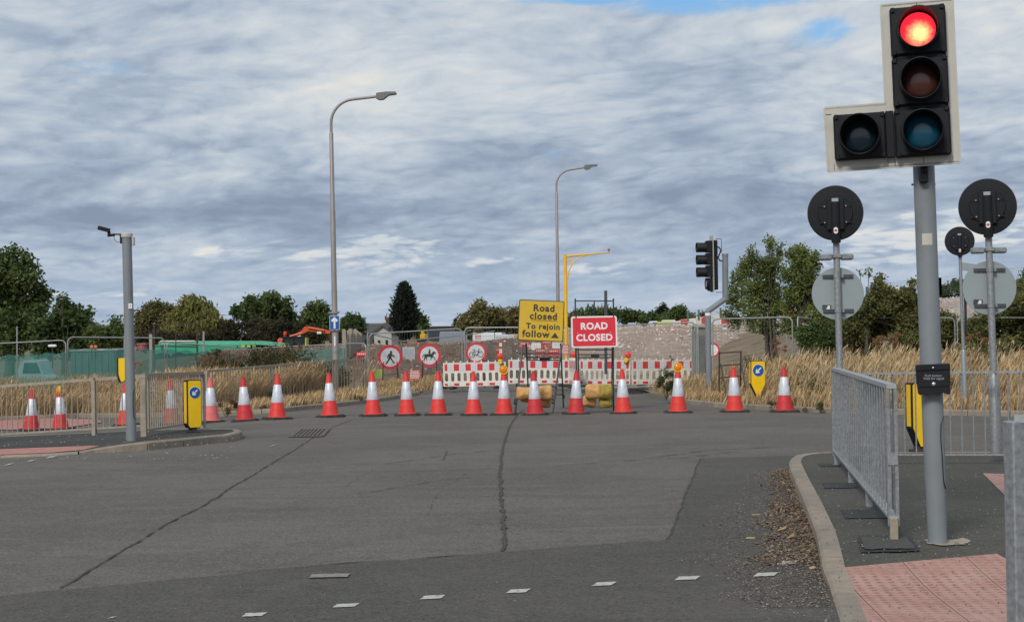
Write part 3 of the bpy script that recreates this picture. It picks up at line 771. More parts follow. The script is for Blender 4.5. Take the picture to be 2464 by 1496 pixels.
CONES = [(75, 1036, 'dark', 'leftmost cone, behind the left railing on pink paving', 3),
 (146, 1034, 'dark', 'cone behind the left railing carrying a side-turned amber lamp', -14),
 (303, 1024, 'red', 'cone mostly hidden behind the grey camera pole', 5),
 (415, 1021, 'dark', 'cone seen through the beige railing bars left of the yellow bollard', 12),
 (507, 1016, 'pink', 'faded pink cone standing right of the yellow bollard', 22),
 (590, 1013, 'dark', 'cone second to the right of the yellow bollard, after the faded one', 17),
 (667, 1008.5, 'red', 'cone in front of the kerb weeds, left of the lamp column', 30),
 (795, 1003, 'red', 'cone standing just in front of the tall lamp column', 26),
 (898, 1001, 'red', 'cone in front of the left end of the mesh fence', 14),
 (980, 999.5, 'red', 'cone in front of the no pedestrians sign gap, right of its fence end', 3),
 (1055, 999, 'red', 'cone below the no horse riding sign', -4),
 (1140, 999.5, 'red', 'cone left of the one with the amber lamp, below the cycle sign', 6),
 (1213, 998.5, 'red', 'cone with a round amber lamp, left of the yellow diversion sign', -5),
 (1288, 998.5, 'dark', 'cone in front of the yellow diversion sign and its sandbags', 4),
 (1386, 996.5, 'dark', 'cone between the yellow sign and the red road closed sign', 9),
 (1500, 995, 'red', 'cone just right of the red road closed sign', -8),
 (1632, 993, 'red', 'cone with a round amber lamp at the corner of the right verge', 2),
 (1768, 991, 'red', 'cone in front of the empty rusty frame on the right verge', 5),
 (1888, 991, 'dark', 'rightmost cone, right of the pointed yellow bollard', 3)]
used = set(); cone_at = {}
for i, (u, v, k, lab, rz) in enumerate(CONES):
    p = ground(u, v, .02 if i < 2 else .0)
    c = PROTO[k] if k not in used else dup(PROTO[k]); used.add(k)
    c.location = p; c.rotation_euler = (R(random.uniform(-1.6, 1.6)), R(random.uniform(-2.4, 2.4)), R(rz))
    c['label'] = lab
    c['group'] = CG; cone_at[i] = p
    s_ = random.uniform(.985, 1.02); c.scale = (s_, s_, s_)
# amber lamps on cones
def amber_lamp(p, rz, label, group='amber warning lamps on cones'):
    t = thing('warning_lamp', label, 'warning lamp', p, rz, group); t.scale = (.82, .82, .82)
    b_ = MB(); b_.ring(0, .11, .125, .105, -.035, .02, 28); b_.build('lens_rim', M['yellow'], t)
    l = MB(); l.disc(0, .11, .106, -.012, .012, 28)
    l.lathe([(.004, .0), (.02, .0)], 8); 
    l.T = Matrix.Translation((0, -.012, .11)) @ Matrix.Rotation(R(90), 4, 'X'); l.lathe([(.105, 0), (.085, .022), (.05, .034), (.015, .038)], 24); l.build('lens', M['amber'], t)
    h = MB(); h.box((.0, .05, -.02), (.11, .07, .12), 0, .015); h.tube([(0, .02, .0), (0, 0, -.05)], .02, 8); h.build('battery_case', M['yellow'], t)
    return t
for i, rz, lab in ((12, 3, 'round amber warning lamp on the cone left of the yellow diversion sign'), (16, 0, 'round amber warning lamp on the cone at the right verge corner')):
    amber_lamp(cone_at[i] + Vector((0, -.06, .93)), R(rz), lab)
amber_lamp(cone_at[1] + Vector((-.02, -.02, .84)), R(-52), 'amber warning lamp turned sideways on the cone behind the left railing')

# ---------------- foreground traffic signal
ZS = 9.45
base = pz(2256, 1306)
PT = at(2222, 385, base.y)
sig = thing('traffic_signal', 'large traffic signal showing red, with filter lamp, on the near grey pole', 'traffic light', base)
ax = Vector((PT.x - base.x, 0, PT.z - base.z)).normalized()
def onpole(z): return Vector((ax.x / ax.z * z, 0, z))
pm = MB(); pm.tube([onpole(-.1), onpole(.12), onpole(.34), onpole(.42), onpole(1.2), onpole(2.95)], [.060, .060, .0615, .0665, .0665, .0665], 32)
pm.build('pole', M['grey_paint'], sig)
cb = MB(); lst = [(2255, 1002), (2252, 1016), (2256, 1080), (2262, 1130), (2266, 1150), (2272, 1172)]
pp = []
for (u, v) in [(2267, 1001), (2258, 1018), (2257, 1050), (2261, 1100), (2264, 1150), (2267, 1165), (2272, 1173)]:
    q = at(u, v, base.y) - base; ctr = onpole(q.z); off = min(.065, max(-.065, q.x - ctr.x)); pp.append((ctr.x + off, -math.sqrt(max(0, .0672 ** 2 - off ** 2)), q.z))
cb.tube(pp, .0035, 6); cb.build('door_seam', M['black_matt'], sig)
stk = MB(); q = at(2211, 577, base.y) - base; ctr = onpole(q.z)
vs = []
for zz_ in (-.036, .036):
    for k in range(6):
        a = R(-128 + k * 11 + 0); vs.append((ctr.x + .0672 * math.cos(a), .0672 * math.sin(a), q.z + zz_))
stk.add(vs, [(k, k + 1, k + 7, k + 6) for k in range(5)]); stk.build('peeled_sticker', M['board'], sig)
# head group
hc = at(2214.2, 197, ZS) - base
H = Matrix.Translation(hc) @ Matrix.Rotation(R(-14), 4, 'Z') @ Matrix.Rotation(R(1.45), 4, 'Y').inverted()
def HM():
    m_ = MB(); m_.T = H; return m_
def rect(x0, z0, x1, z1): return [(x0, z0), (x1, z0), (x1, z1), (x0, z1)]
bb = HM(); bb.prism([(-.585, -.515), (-.01, -.515), (.217, -.512), (.217, .498), (-.217, .498), (-.217, -.118), (-.59, -.118)], .02, .032)
for r_ in (((-.585, -.515), (.217, -.512)), ((.217, -.512), (.217, .498)), ((.217, .498), (-.217, .498)), ((-.217, .498), (-.217, -.118)), ((-.217, -.118), (-.59, -.118)), ((-.59, -.118), (-.585, -.515))):
    (x0, z0), (x1, z1) = r_; bb.bar((x0, .026, z0), (x1, .026, z1), .012, .018)
bb.build('backboard', M['board'], sig)
sm_ = HM()
for x0, z0, x1, z1 in ((-.215, -.509, -.215, -.468), (-.172, -.509, -.172, -.468), (0, -.508, 0, -.468), (-.545, -.513, -.545, -.475), (0, .458, 0, .496), (-.59, -.16, -.548, -.16), (.175, -.508, .175, -.468)):
    sm_.bar((x0, .0185, z0), (x1, .0185, z1), .0025, .003)
sm_.build('backboard_seams', M['black_matt'], sig, False)
def module(cx, cz, w_, h_, lens_mat, name):
    b_ = HM(); b_.box((cx, .0, cz), (w_ - .006, .09, h_ - .008), 0, .012)
    for sx in (-1, 1):
        for sz in (-1, 1): b_.box((cx + sx * (w_ / 2 - .022), -.05, cz + sz * (h_ / 2 - .02)), (.026, .014, .03), 0, .004)
    b_.T = H @ Matrix.Translation((cx, -.045, cz)) @ Matrix.Rotation(R(90), 4, 'X')
    b_.lathe([(.132, 0), (.128, .012), (.112, .014)], 36, cap=False)
    o = b_.build('signal_module', M['black'], sig)
    v_ = MB(); n = 44; vs, fs = [], []
    for k in range(n + 1):                     # hood with the lower front cut back
        a = 2 * math.pi * k / n; depth = .085 + .085 * (.5 + .5 * math.sin(a)) ** .7
        for r_, y in ((.121, -.045), (.121, -.045 - depth), (.1165, -.045 - depth), (.1165, -.045)):
            vs.append((cx + r_ * math.cos(a), y, cz + r_ * math.sin(a)))
    for k in range(n):
        for j in range(3): fs.append((4 * k + j, 4 * k + j + 1, 4 * k + 5 + j, 4 * k + 4 + j))
    v_.T = H; v_.add(vs, fs); v_.build('visor', M['visor'], sig)
    l = HM(); l.T = H @ Matrix.Translation((cx, -.048, cz)) @ Matrix.Rotation(R(90), 4, 'X')
    l.lathe([(.107, 0), (.10, .010), (.08, .020), (.055, .027), (.03, .031), (.008, .033)], 40); l.build('lens', lens_mat, sig)
def lens_off(name, col):
    m = bpy.data.materials.new(name); m.use_nodes = True; t = NT(m.node_tree); bs = t.n['Principled BSDF']
    bs.inputs['Base Color'].default_value = (*col, 1); bs.inputs['Roughness'].default_value = .16; bs.inputs['Specular IOR Level'].default_value = .6; return m
def lens_red():
    m = bpy.data.materials.new('lit_red_lens'); m.use_nodes = True; t = NT(m.node_tree); bs = t.n['Principled BSDF']
    pos = t.new('ShaderNodeTexCoord').outputs['Object']; s_ = t.new('ShaderNodeSeparateXYZ'); t.put(s_, 0, pos)
    cx_, cz_ = hc.x - .3 * math.sin(R(1.45)) * 0, hc.z
    g = .0052
    gx = t.math('ABSOLUTE', t.math('SUBTRACT', t.math('FRACT', t.math('DIVIDE', s_.outputs[0], g)), .5))
    gz = t.math('ABSOLUTE', t.math('SUBTRACT', t.math('FRACT', t.math('DIVIDE', s_.outputs[2], g)), .5))
    grid = t.smooth(t.math('MAXIMUM', gx, gz), .36, .5, 1, .45)
    lc = H @ Vector((0, 0, .315 - .028))
    a = t.math('SUBTRACT', s_.outputs[0], lc.x - .01); c = t.math('SUBTRACT', s_.outputs[2], lc.z)
    d = t.math('SQRT', t.math('ADD', t.math('MULTIPLY', a, a), t.math('MULTIPLY', c, c)))
    core = t.smooth(t.math('MULTIPLY_ADD', t.math('SUBTRACT', t.noise(pos, 45, 3, .6), .5), .05, d), .10, .02)
    c_ = t.mix(core, (1.0, .025, .055), (1.0, .42, .16))
    t.put(bs, 'Emission Color', c_); t.put(bs, 'Emission Strength', t.math('MULTIPLY', grid, t.math('MULTIPLY_ADD', core, 1.7, 1.15)))
    bs.inputs['Base Color'].default_value = (.25, .005, .01, 1); bs.inputs['Roughness'].default_value = .3; return m
module(0, .315, .341, .305, lens_red(), 'red')
module(0, 0, .341, .305, lens_off('unlit_amber_lens', (.065, .022, .016)), 'amber')
module(0, -.315, .341, .305, lens_off('unlit_green_lens', (.006, .065, .11)), 'green')
module(-.378, -.315, .325, .292, lens_off('unlit_filter_lens', (.006, .016, .024)), 'filter')
g_ = HM(); g_.box((-.195, .006, -.315), (.05, .07, .29), 0, .004); g_.box((0, .006, .157), (.32, .06, .014)); g_.box((0, .006, -.157), (.32, .06, .014))
g_.box((0, .07, 0), (.26, .08, .9), 0, .02); g_.build('housing_spine', M['black_matt'], sig)
br = MB(); 
for zz_ in (hc.z + .40, hc.z - .44):
    br.bar((hc.x + .02, hc.y + .06, zz_), (onpole(zz_).x, 0, zz_), .04, .03)
br.build('mounting_bracket', M['black_matt'], sig)
sn = MB(); q = at(2222, 415, base.y - .09) - base; sn.box((q.x, q.y, q.z), (.048, .06, .135), 0, .008); sn.ball((q.x, q.y - .03, q.z + .01), .017, 10); sn.build('sensor', M['black'], sig)
clp = MB(); q = at(2222, 444, base.y) - base
for sg in (-1, 1): clp.ball((q.x + sg * .07, 0, q.z), .008, 8)
clp.build('clamp_bolt', M['grey_paint'], sig)
# push button box : own thing on the pole
q = at(2245.5, 913, base.y - .11)
pbx = thing('push_button_unit', 'black pedestrian push button unit fixed to the near signal pole', 'push button', q, R(-12))
b_ = MB(); b_.T = Matrix.Rotation(R(1.2), 4, 'Y').inverted()
b_.prism([(-.102, .088), (-.096, .094), (.098, .097), (.103, .09), (.100, -.03), (.098, -.088), (.085, -.094), (.06, -.084), (-.06, -.086), (-.085, -.094), (-.092, -.085), (-.1, 0)], -.03, .075)
b_.prism([(-.094, .05), (.094, .052), (.088, -.04), (-.086, -.042)], -.036, -.029)
b_.prism([(-.1, .062), (.1, .064), (.1, .092), (-.1, .09)], -.038, -.029); b_.build('case', M['black'], pbx)
b_ = MB(); b_.ball((0, -.04, -.026), .0135, 14, (1, .6, 1)); b_.ball((-.002, -.04, .074), .007, 10); b_.build('button', mat('polished_steel', (.75, .75, .75), .15, .9, var=.02), pbx)
M['grey_letter'] = mat('grey_lettering', (.22, .23, .24), .6, 0, var=.02)
text_obj('lettering', 'Push button', .021, M['grey_letter'], pbx, (-.002, -.0375, .026), .0004)
text_obj('lettering', 'Wait for signal', .021, M['grey_letter'], pbx, (0, -.0375, .008), .0004)

# ---------------- guard rails with bars on alternating sides
def guard_rail(name, label, group, p0, p1, height, gap, width, bar, spacing, posts, mat_top, mat_bar, zf, foot_mat=None, plates=(), double=True, rail_t=.03, post_w=.05, ends=True):
    p0, p1 = Vector((*p0, zf(*p0))), Vector((*p1, zf(*p1)))
    t = thing(name, label, 'guard rail', p0, 0, group)
    d = p1 - p0; L = d.length; dn = d.normalized(); s2 = Vector((-dn.y, dn.x, 0)).normalized()
    a, b2 = Vector((0, 0, height)), d + Vector((0, 0, height))
    m_ = MB(); m_.bar(a, b2, width, rail_t); m_.build('top_rail', mat_top, t, False)
    a2, b3 = Vector((0, 0, gap)), d + Vector((0, 0, gap))
    m_ = MB(); m_.bar(a2, b3, width, rail_t * .6); m_.build('bottom_rail', mat_top, t, False)
    n = int(L / spacing); m_ = MB(); hw = width / 2 - bar / 2
    for k in range(n + 1):
        p = dn * (L * k / n) + (s2 * (hw if k % 2 else -hw) if double else Vector())
        if ends and double and k in (0, n): continue
        m_.tube([p + Vector((0, 0, gap)), p + Vector((0, 0, height - .01))], bar / 2, 6, False)
    m_.build('infill_bars', mat_bar, t)
    if double and ends:
        for p in (dn * .012, dn * (L - .012)):
            for sg in (-1, 1): m_ = MB(); m_.bar(p + s2 * sg * (width / 2 - .008) + Vector((0, 0, .09)), p + s2 * sg * (width / 2 - .008) + Vector((0, 0, height)), .018, .022, (1, 0, 0)); m_.build('end_bar', mat_bar, t, False)
    for k in posts:
        p = dn * (L * k); m_ = MB(); m_.box((p.x, p.y, (gap if foot_mat else height - .02) / 2 - .02 + p.z), (post_w, post_w, (gap if foot_mat else height - .02) + .04), math.atan2(dn.y, dn.x), .004)
        m_.build('post', (foot_mat if k == posts[0] else mat_bar) if foot_mat else mat_bar, t, False)
    for k, z_ in plates:
        p = dn * (L * k); m_ = MB(); m_.bar(p + s2 * (-width / 2) + Vector((0, 0, z_)), p + s2 * (width / 2) + Vector((0, 0, z_)), .014, .075); m_.build('spacer_plate', mat_bar, t, False)
    return t
RG = 'galvanised rails round the right pavement'
M['foot_tan'] = mat('foot_post', (.34, .29, .23), .85, .1, var=.15, scale=30, dirt=(.16, .09, .06), dirt_amt=.5)
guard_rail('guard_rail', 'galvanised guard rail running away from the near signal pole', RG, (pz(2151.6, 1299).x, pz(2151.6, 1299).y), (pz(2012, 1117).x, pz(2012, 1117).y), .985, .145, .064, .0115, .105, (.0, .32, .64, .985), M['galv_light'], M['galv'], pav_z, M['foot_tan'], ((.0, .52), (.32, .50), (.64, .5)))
guard_rail('guard_rail', 'thin-barred galvanised rail crossing behind the near signal pole', RG, (pz(2012, 1117).x + .04, pz(2012, 1117).y + .1), (6.3, 15.05), .93, .095, .05, .016, .112, (.33, .98), M['galv'], M['galv'], pav_z, M['galv'], (), False, .022)
# nearest rail at the right edge of the frame
nr = thing('guard_rail', 'closest rail end, thick grey post cut by the right picture edge', 'guard rail', (0, 0, 0), 0, RG)
pn = at(2440, 1012, 6.35); nr.location = (pn.x, pn.y, 0)
m_ = MB(); m_.box((0, 0, (pn.z) / 2), (.062, .075, pn.z), R(16), .006); m_.build('post', M['galv'], nr)
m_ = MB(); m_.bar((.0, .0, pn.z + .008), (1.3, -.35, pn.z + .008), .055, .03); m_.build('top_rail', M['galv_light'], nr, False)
m_ = MB()
for k in range(1, 10): m_.bar((.13 * k, -.035 * k, .1), (.13 * k, -.035 * k, pn.z - .01), .013, .013)
m_.bar((0, 0, .13), (1.3, -.35, .13), .05, .02); m_.build('infill_bars', M['galv'], nr, False)

# ---------------- backs of the lit signs
def back_sign(u_top, v_top, r1, u_g, v_g, r2, u_b, v_b, Z, label, dia, flare=True, second=True, lamp=True, zb=None):
    top = at(u_top, v_top, Z); foot = at(u_b, v_b, Z)
    if zb is not None:
        k = (zb - top.z) / (foot.z - top.z); foot = top.lerp(foot, k)
    t = thing('round_sign', label, 'road sign', foot, 0, 'backs of round signs on the right')
    A = (top - foot); an = A.normalized(); rr = r1 * px(Z)
    def P_(z): return an * (z / an.z)
    m_ = MB(); m_.tube([P_(0), P_(A.z - rr * .7)], dia / 2, 16)
    m_.build('pole', M['galv'], t)
    if flare: m_ = MB(); zf_ = (at(u_b, 912, Z).z - foot.z) if flare is True else flare; m_.tube([P_(-.02), P_(zf_), P_(zf_ + .06)], [dia * .82, dia * .82, dia * .5], 16); m_.build('base_sleeve', M['galv'], t)
    yaw = -math.atan2(foot.x, foot.y)
    Rr = Matrix.Translation(P_(A.z)) @ Matrix.Rotation(math.atan2(an.x, an.z), 4, 'Y') @ Matrix.Rotation(yaw, 4, 'Z')
    m_ = MB(); m_.T = Rr @ Matrix.Rotation(R(90), 4, 'X')
    m_.lathe([(rr, -.06), (rr * 1.0, -.03), (rr * .97, .005), (rr * .62, .012), (rr * .60, .03), (rr * .2, .034)], 44); m_.build('lamp_housing', M['black'], t)
    m_ = MB(); m_.T = Rr
    for sx in (-1, 1):
        for z_ in (.22, -.36): m_.box((sx * rr * .43, -.032, z_ * rr), (rr * .26, .012, rr * .05))
    m_.box((0, -.04, -.05 * rr), (rr * .62, .03, rr * 1.15), 0, .01)
    m_.tube([(0, -.065, rr * .38), (0, -.065, -rr * .6), (0, -.035, -rr * 1.08)], [dia * .62, dia * .68, dia * .7], 14)
    m_.build('mounting_ribs', M['black_matt'], t)
    m_ = MB(); m_.T = Rr
    for sx in (-1, 1):
        for z_ in (.22, -.36): m_.ball((sx * rr * .38, -.045, z_ * rr), rr * .032, 8)
    m_.box((0, -.105, rr * .44), (rr * .23, .004, rr * .12)); 
    m_.build('bolt_heads', M['sign_back'], t)
    m_ = MB(); m_.T = Rr; m_.disc(0, -rr * .62, rr * .075, -.112, -.109, 16); m_.disc(0, -rr * .7, rr * .075, -.112, -.109, 16); m_.build('sticker', M['sign_white'], t)
    m_ = MB(); m_.T = Rr; m_.prism([(-.012 * rr / .28, -rr * .70), (.012 * rr / .28, -rr * .70), (.009 * rr / .28, -rr * .62), (-.009 * rr / .28, -rr * .62)], -.1155, -.1125); m_.build('sticker_mark', M['sign_red'], t)
    if lamp:
        zl = at(u_g, v_g - r2 - 20, Z).z - foot.z
        m_ = MB(); c_ = P_(zl)
        for sg in (-1, 1):
            m_.box((c_.x + sg * r2 * px(Z) * .40, .02, zl + .02), (r2 * px(Z) * .46, .12, .062), 0, .015); m_.bar((c_.x, 0, zl), (c_.x + sg * .07, 0, zl + .03), .03, .03)
        m_.box((c_.x, .0, zl + .03), (.09, .09, .05), 0, .01)
        m_.build('sign_light', M['luminaire' if False else 'galv'], t)
    if second:
        g = at(u_g, v_g, Z) - foot; r_ = r2 * px(Z)
        m_ = MB(); m_.disc(g.x, g.z, r_, .055, .06, 48); m_.build('sign_plate', M['sign_back'], t, False)
        for z_ in (.66, -.66): m_ = MB(); m_.bar((g.x - r_ * .58, .045, g.z + z_ * r_), (g.x + r_ * .58, .045, g.z + z_ * r_), .02, .035); m_.build('fixing_rail', M['frame_grey'], t, False)
        m_ = MB()
        for z_ in (.66, -.66): m_.T = Matrix.Translation(P_(g.z + z_ * r_)); m_.lathe([(dia * .56, -.02), (dia * .56, .02)], 14); m_.box((.05, 0, 0), (.02, .05, .03))
        m_.build('clamps', M['galv'], t)
        m_ = MB(); m_.prism([(g.x - r_ * .62, g.z - r_ * .6), (g.x - r_ * .28, g.z - r_ * .62), (g.x - r_ * .26, g.z - r_ * .44), (g.x - r_ * .60, g.z - r_ * .42)], .049, .0535); m_.build('sticker', M['frame_grey'], t, False)
        m_ = MB(); m_.prism([(g.x - r_ * .46, g.z - r_ * .59), (g.x - r_ * .32, g.z - r_ * .59), (g.x - r_ * .32, g.z - r_ * .46), (g.x - r_ * .40, g.z - r_ * .46)], .0462, .0488); m_.build('sticker_mark', M['sign_white'], t, False)
    return t
back_sign(2010, 512, 66.5, 2019, 706, 63, 2027, 1100, 15.75, 'back of the round sign pair left of the near signal pole', .068, False)
back_sign(2376, 497, 68, 2385, 692, 65, 2398, 1090, 15.75, 'back of the larger round sign pair at the right, on a wide-based pole', .070)
back_sign(2309, 580, 35, 2330, 700, 35, 2322, 960, 31.0, 'small distant round sign back between the signal pole and the right sign pair', .066, .95, False, False)
o = [x for x in C.objects if x.name.startswith('round_sign')][-1]
m_ = MB(); a = at(2312, 640, 31) - o.location; b2 = at(2345, 645, 31) - o.location; m_.bar(a, b2, .03, .16); m_.build('side_bracket', M['sign_back'], o, False)
m_ = MB(); a = at(2321.5, 672, 30.9) - o.location; b2 = at(2324.5, 800, 30.9) - o.location; m_.bar(a, b2, .04, .05); m_.build('edge_on_plate', M['frame_black'], o, False)

# ---------------- keep-left bollards
def arrow_poly(cx, cz, r, ang):
    """arrow pointing along ang (0 = up) inside a disc of radius r"""
    pts = [(-.12, -.66), (.12, -.66), (.12, .22), (.40, -.06), (.40, .26), (0, .68), (-.40, .26), (-.40, -.06), (-.12, .22)]
    ca, sa = math.cos(ang), math.sin(ang)
    return [(cx + r * (x * ca - y * sa), cz + r * (x * sa + y * ca)) for x, y in pts]
def bollard(label, loc, rz, w_, h_, dep, point=.28, rb=.0, foot=.1, lean=0, face=True, z0=0, blunt=.12, r_disc=None):
    t = thing('bollard', label, 'bollard', loc, rz, 'yellow traffic bollards', ry=lean)
    hw = w_ / 2
    def shape(i):
        a = hw - i; zt = h_ - i; zb = point * h_; zl = i * 1.2
        bw = max(blunt * w_, i * .3)
        return [(-bw, zl), (bw, zl), (a, zb), (a, zt - .02), (a - .015, zt), (-a + .015, zt), (-a, zt - .02), (-a, zb)]
    T_ = Matrix.Translation((0, 0, z0 + foot))
    m_ = MB(); m_.T = T_; m_.prism(shape(0), -dep / 2, dep / 2); m_.build('shell', M['black'], t, False)
    for sg, nm in ((-1, 'front_panel'), (1, 'rear_panel')):
        m_ = MB(); m_.T = T_; y = sg * dep / 2; m_.prism(shape(.012), min(y, y + sg * .012), max(y, y + sg * .012)); m_.build(nm, M['yellow'], t, False)
    m_ = MB(); m_.T = T_
    for sx in (-1, 1): m_.box((sx * (hw + .0015), 0, h_ * (.5 + point / 2)), (.008, dep * .6, h_ * (1 - point) * .92))
    m_.build('side_panel', M['yellow'], t, False)
    if face:
        cz = h_ * .74; r_ = r_disc or hw * .80; y = -dep / 2 - .012
        m_ = MB(); m_.T = T_; m_.disc(0, cz, r_, y - .004, y, 36); m_.build('white_border', M['sign_white'], t, False)
        m_ = MB(); m_.T = T_; m_.disc(0, cz, r_ * .94, y - .008, y - .005, 36); m_.build('blue_disc', M['sign_blue'], t, False)
        m_ = MB(); m_.T = T_; m_.prism(arrow_poly(0, cz, r_ * .94, R(135)), y - .012, y - .009); m_.build('arrow', M['sign_white'], t, False)
    if foot:
        m_ = MB(); m_.T = Matrix.Translation((0, 0, z0)); m_.box((0, 0, foot * .6), (w_ * .36, dep * .9, foot * 1.2), 0, .01); m_.box((0, 0, .015), (w_ * .62, dep * 1.5, .03), 0, .006); m_.build('foot', M['rubber'], t)
    return t
p = ground(464, 1040, 0, isl_z)
bollard('yellow keep-left bollard with rounded body at the tip of the left traffic island', (p.x, p.y, p.z), R(33), .245, .80, .19, .07, foot=.075, blunt=.34)
p = ground(1822, 968, .12); p2 = at(1822, 956, p.y - .3)
BOL = p2
bollard('pointed yellow keep-left bollard leaning in dry grass at the right verge', (p2.x, p2.y, p2.z), R(14), .36, .86, .10, .36, foot=.0, lean=R(1), blunt=.05)
p = ground(2209, 1087, 0, pav_z)
bollard('yellow bollard standing right behind the near signal pole', (p.x + .015, p.y, p.z), R(16), .25, .74, .14, .30, foot=.055, face=False, blunt=.10)
# ---------------- left pole with camera
p = ground(317, 1060, 0, isl_z); top = at(305, 563, p.y)
lp = thing('camera_pole', 'grey pole on the left island with a small detector camera on top', 'pole', p)
A = top - p; an = A.normalized()
def q_(u, v, dy=0): return at(u, v, p.y + dy) - p
m_ = MB(); m_.tube([(0, 0, -.05), an * A.length], [.0725, .0725], 28); m_.build('pole', M['grey_paint'], lp)
m_ = MB(); m_.T = Matrix.Translation(an * A.length); m_.lathe([(.086, -.05), (.088, .0), (.08, .012)], 24); m_.build('cap', M['board'], lp)
m_ = MB(); c_ = q_(321, 580); m_.box(c_, (.03, .08, .13), 0, .006); m_.build('junction_box', M['board'], lp)
m_ = MB(); m_.tube([q_(294, 584), q_(292, 568), q_(288, 564), q_(273, 564)], .011, 8); m_.tube([q_(273, 565), q_(276, 578), q_(282, 583), q_(293, 582)], .004, 6); m_.bar(q_(291, 562), q_(292, 586), .035, .03); m_.build('bracket', M['black'], lp)
m_ = MB(); m_.bar(q_(237, 548), q_(263, 555), .09, .062); m_.bar(q_(262, 556), q_(263, 566), .04, .04); m_.bar(q_(259, 567), q_(276, 565), .035, .04); m_.build('camera', M['black'], lp, False)
m_ = MB(); c_ = q_(313.5, 736, -.075); m_.box(c_, (.055, .006, .078)); m_.build('number_plate', M['sign_white'], lp, False)
text_obj('lettering', '1', .055, M['sign_black'], lp, (c_.x, c_.y - .004, c_.z), .0005)
m_ = MB(); m_.tube([q_(325, 934, -.03), q_(321, 942, -.055), q_(320, 965, -.06), q_(321, 1000, -.06), q_(326, 1008, -.035)], .004, 6); m_.build('door_seam', M['black_matt'], lp)
# push button box seen edge-on behind the pole
q2 = at(293, 890, p.y + .75)
zb2 = isl_z(q2.x, q2.y)
pb = thing('push_button_unit', 'yellow push button unit with black back, beside the left camera pole', 'push button', (q2.x, q2.y, zb2))
m_ = MB(); k = q2.z - zb2; m_.prism([(.055, .19 + k), (.055, -.16 + k), (.0, -.19 + k), (-.03, -.12 + k), (-.045, -.06 + k), (-.045, .185 + k)], -.03, .1); m_.build('case', M['yellow'], pb, False)
m_ = MB(); m_.prism([(-.046, .19 + k), (-.046, -.06 + k), (-.03, -.13 + k), (.0, -.20 + k), (-.035, -.195 + k), (-.065, -.12 + k), (-.065, .18 + k)], -.035, .1); m_.build('back_plate', M['black'], pb, False)
m_ = MB(); m_.tube([(.10, .03, 0), (.10, .03, k + .1)], .055, 16); m_.build('pole', M['grey_paint'], pb)
# ---------------- left beige rails
LG = 'weathered beige rails by the left island'
def rail_px(label, a, b2, height, zf, posts, spacing=.105, gap=.12, width=.05, bar=.02, pw=.075):
    return guard_rail('guard_rail', label, LG, a, b2, height, gap, width, bar, spacing, posts, M['beige_paint'], M['beige_paint'], zf, None, (), False, .055, pw)
pA = at(226, 912, 27.3); pB = at(345, 908, 24.7); pC = at(487, 903, 28.2); p0_ = at(-160, 920, 28.6); pA2 = at(338, 908, 26.6)
hgt = pA.z - isl_z(pA.x, pA.y)
rail_px('left beige rail running out of the picture with two cones behind it', (p0_.x, p0_.y), (pA.x, pA.y), 1.0, isl_z, (1.0, .3), .12)
rail_px('short beige rail partly hidden by the grey camera pole', (pA.x + .05, pA.y), (pA2.x, pA2.y + .5), 1.0, isl_z, (1.0,), .12)
rail_px('beige rail on the island tip behind the yellow bollard', (pB.x, pB.y), (pC.x, pC.y), .99, isl_z, (0.0, 1.0), .12, .1, .06, .022, .09)
# long rail on the verge behind
def vz(x, y): return road_z(x, y) + .10
pD, pE, pF, pG = at(497, 903, 40.5), at(652, 893, 44), at(806, 884, 47), at(877, 879, 48.5)
for i, (a, b2, lab) in enumerate(((pD, pE, 'long verge rail panel nearest the yellow left bollard'), (pE, pF, 'middle verge rail panel left of the tall lamp column'), (pF, pG, 'last verge rail panel between lamp column and mesh fence'))):
    rail_px(lab, (a.x, a.y), (b2.x, b2.y), 1.03, vz, (0.0, 1.0) if i == 2 else (0.0,), .155, .14, .06, .024, .085)

# ---------------- road columns
def column(u_b, v_b, u_t, v_t, Z, arm, arm_end_rise, label, lum_len, r_scale=1.0):
    foot = at(u_b, v_b, Z); top = at(u_t, v_t, Z)
    t = thing('street_lamp', label, 'street lamp', foot, 0, 'tall street lamps')
    A = top - foot; an = A / A.z
    def P_(z): return Vector((an.x * z, 0, z))
    r = .105 * r_scale; h = A.z
    m_ = MB(); m_.tube([P_(-.1), P_(h * .24), P_(h * .245), P_(h * .35), P_(h * .35 + .05), P_(h * .62), P_(h * .62 + .05), P_(h * .885), P_(h * .89)], [r * .98, r * .98, r * .86, r * .86, r * .82, r * .78, r * .66, r * .60, r * .42], 18)
    m_.build('column', M['lamp_col'], t)
    m_ = MB(); rb = .75; z0 = h * .885; zt = h; pts = [P_(z0), P_(zt - rb)]
    for k in range(1, 9):
        a = R(90 * k / 8 * .95); pts.append(P_(zt - rb) + Vector((rb * (1 - math.cos(a)), 0, rb * math.sin(a))))
    e = pts[-1] + Vector((arm - rb, 0, arm_end_rise)); pts.append(e)
    m_.tube(pts, [.045] * len(pts), 12); m_.build('arm', M['lamp_col'], t)
    m_ = MB(); L_ = lum_len
    m_.prism([(e.x - .02, e.z - .07), (e.x + .12 * L_, e.z - .11), (e.x + .33 * L_, e.z - .10), (e.x + .6 * L_, e.z + .03), (e.x + .95 * L_, e.z + .055), (e.x + L_, e.z + .07), (e.x + .97 * L_, e.z + .125), (e.x + .5 * L_, e.z + .13), (e.x + .1 * L_, e.z + .105), (e.x - .02, e.z + .09)], -.13, .13)
    m_.build('luminaire', M['luminaire'], t, False)
    return t, foot, P_
t, foot, P_ = column(809, 950, 795.5, 240, 48, 1.52, .08, 'nearer tall street lamp carrying the blue ahead-only sign', .62)
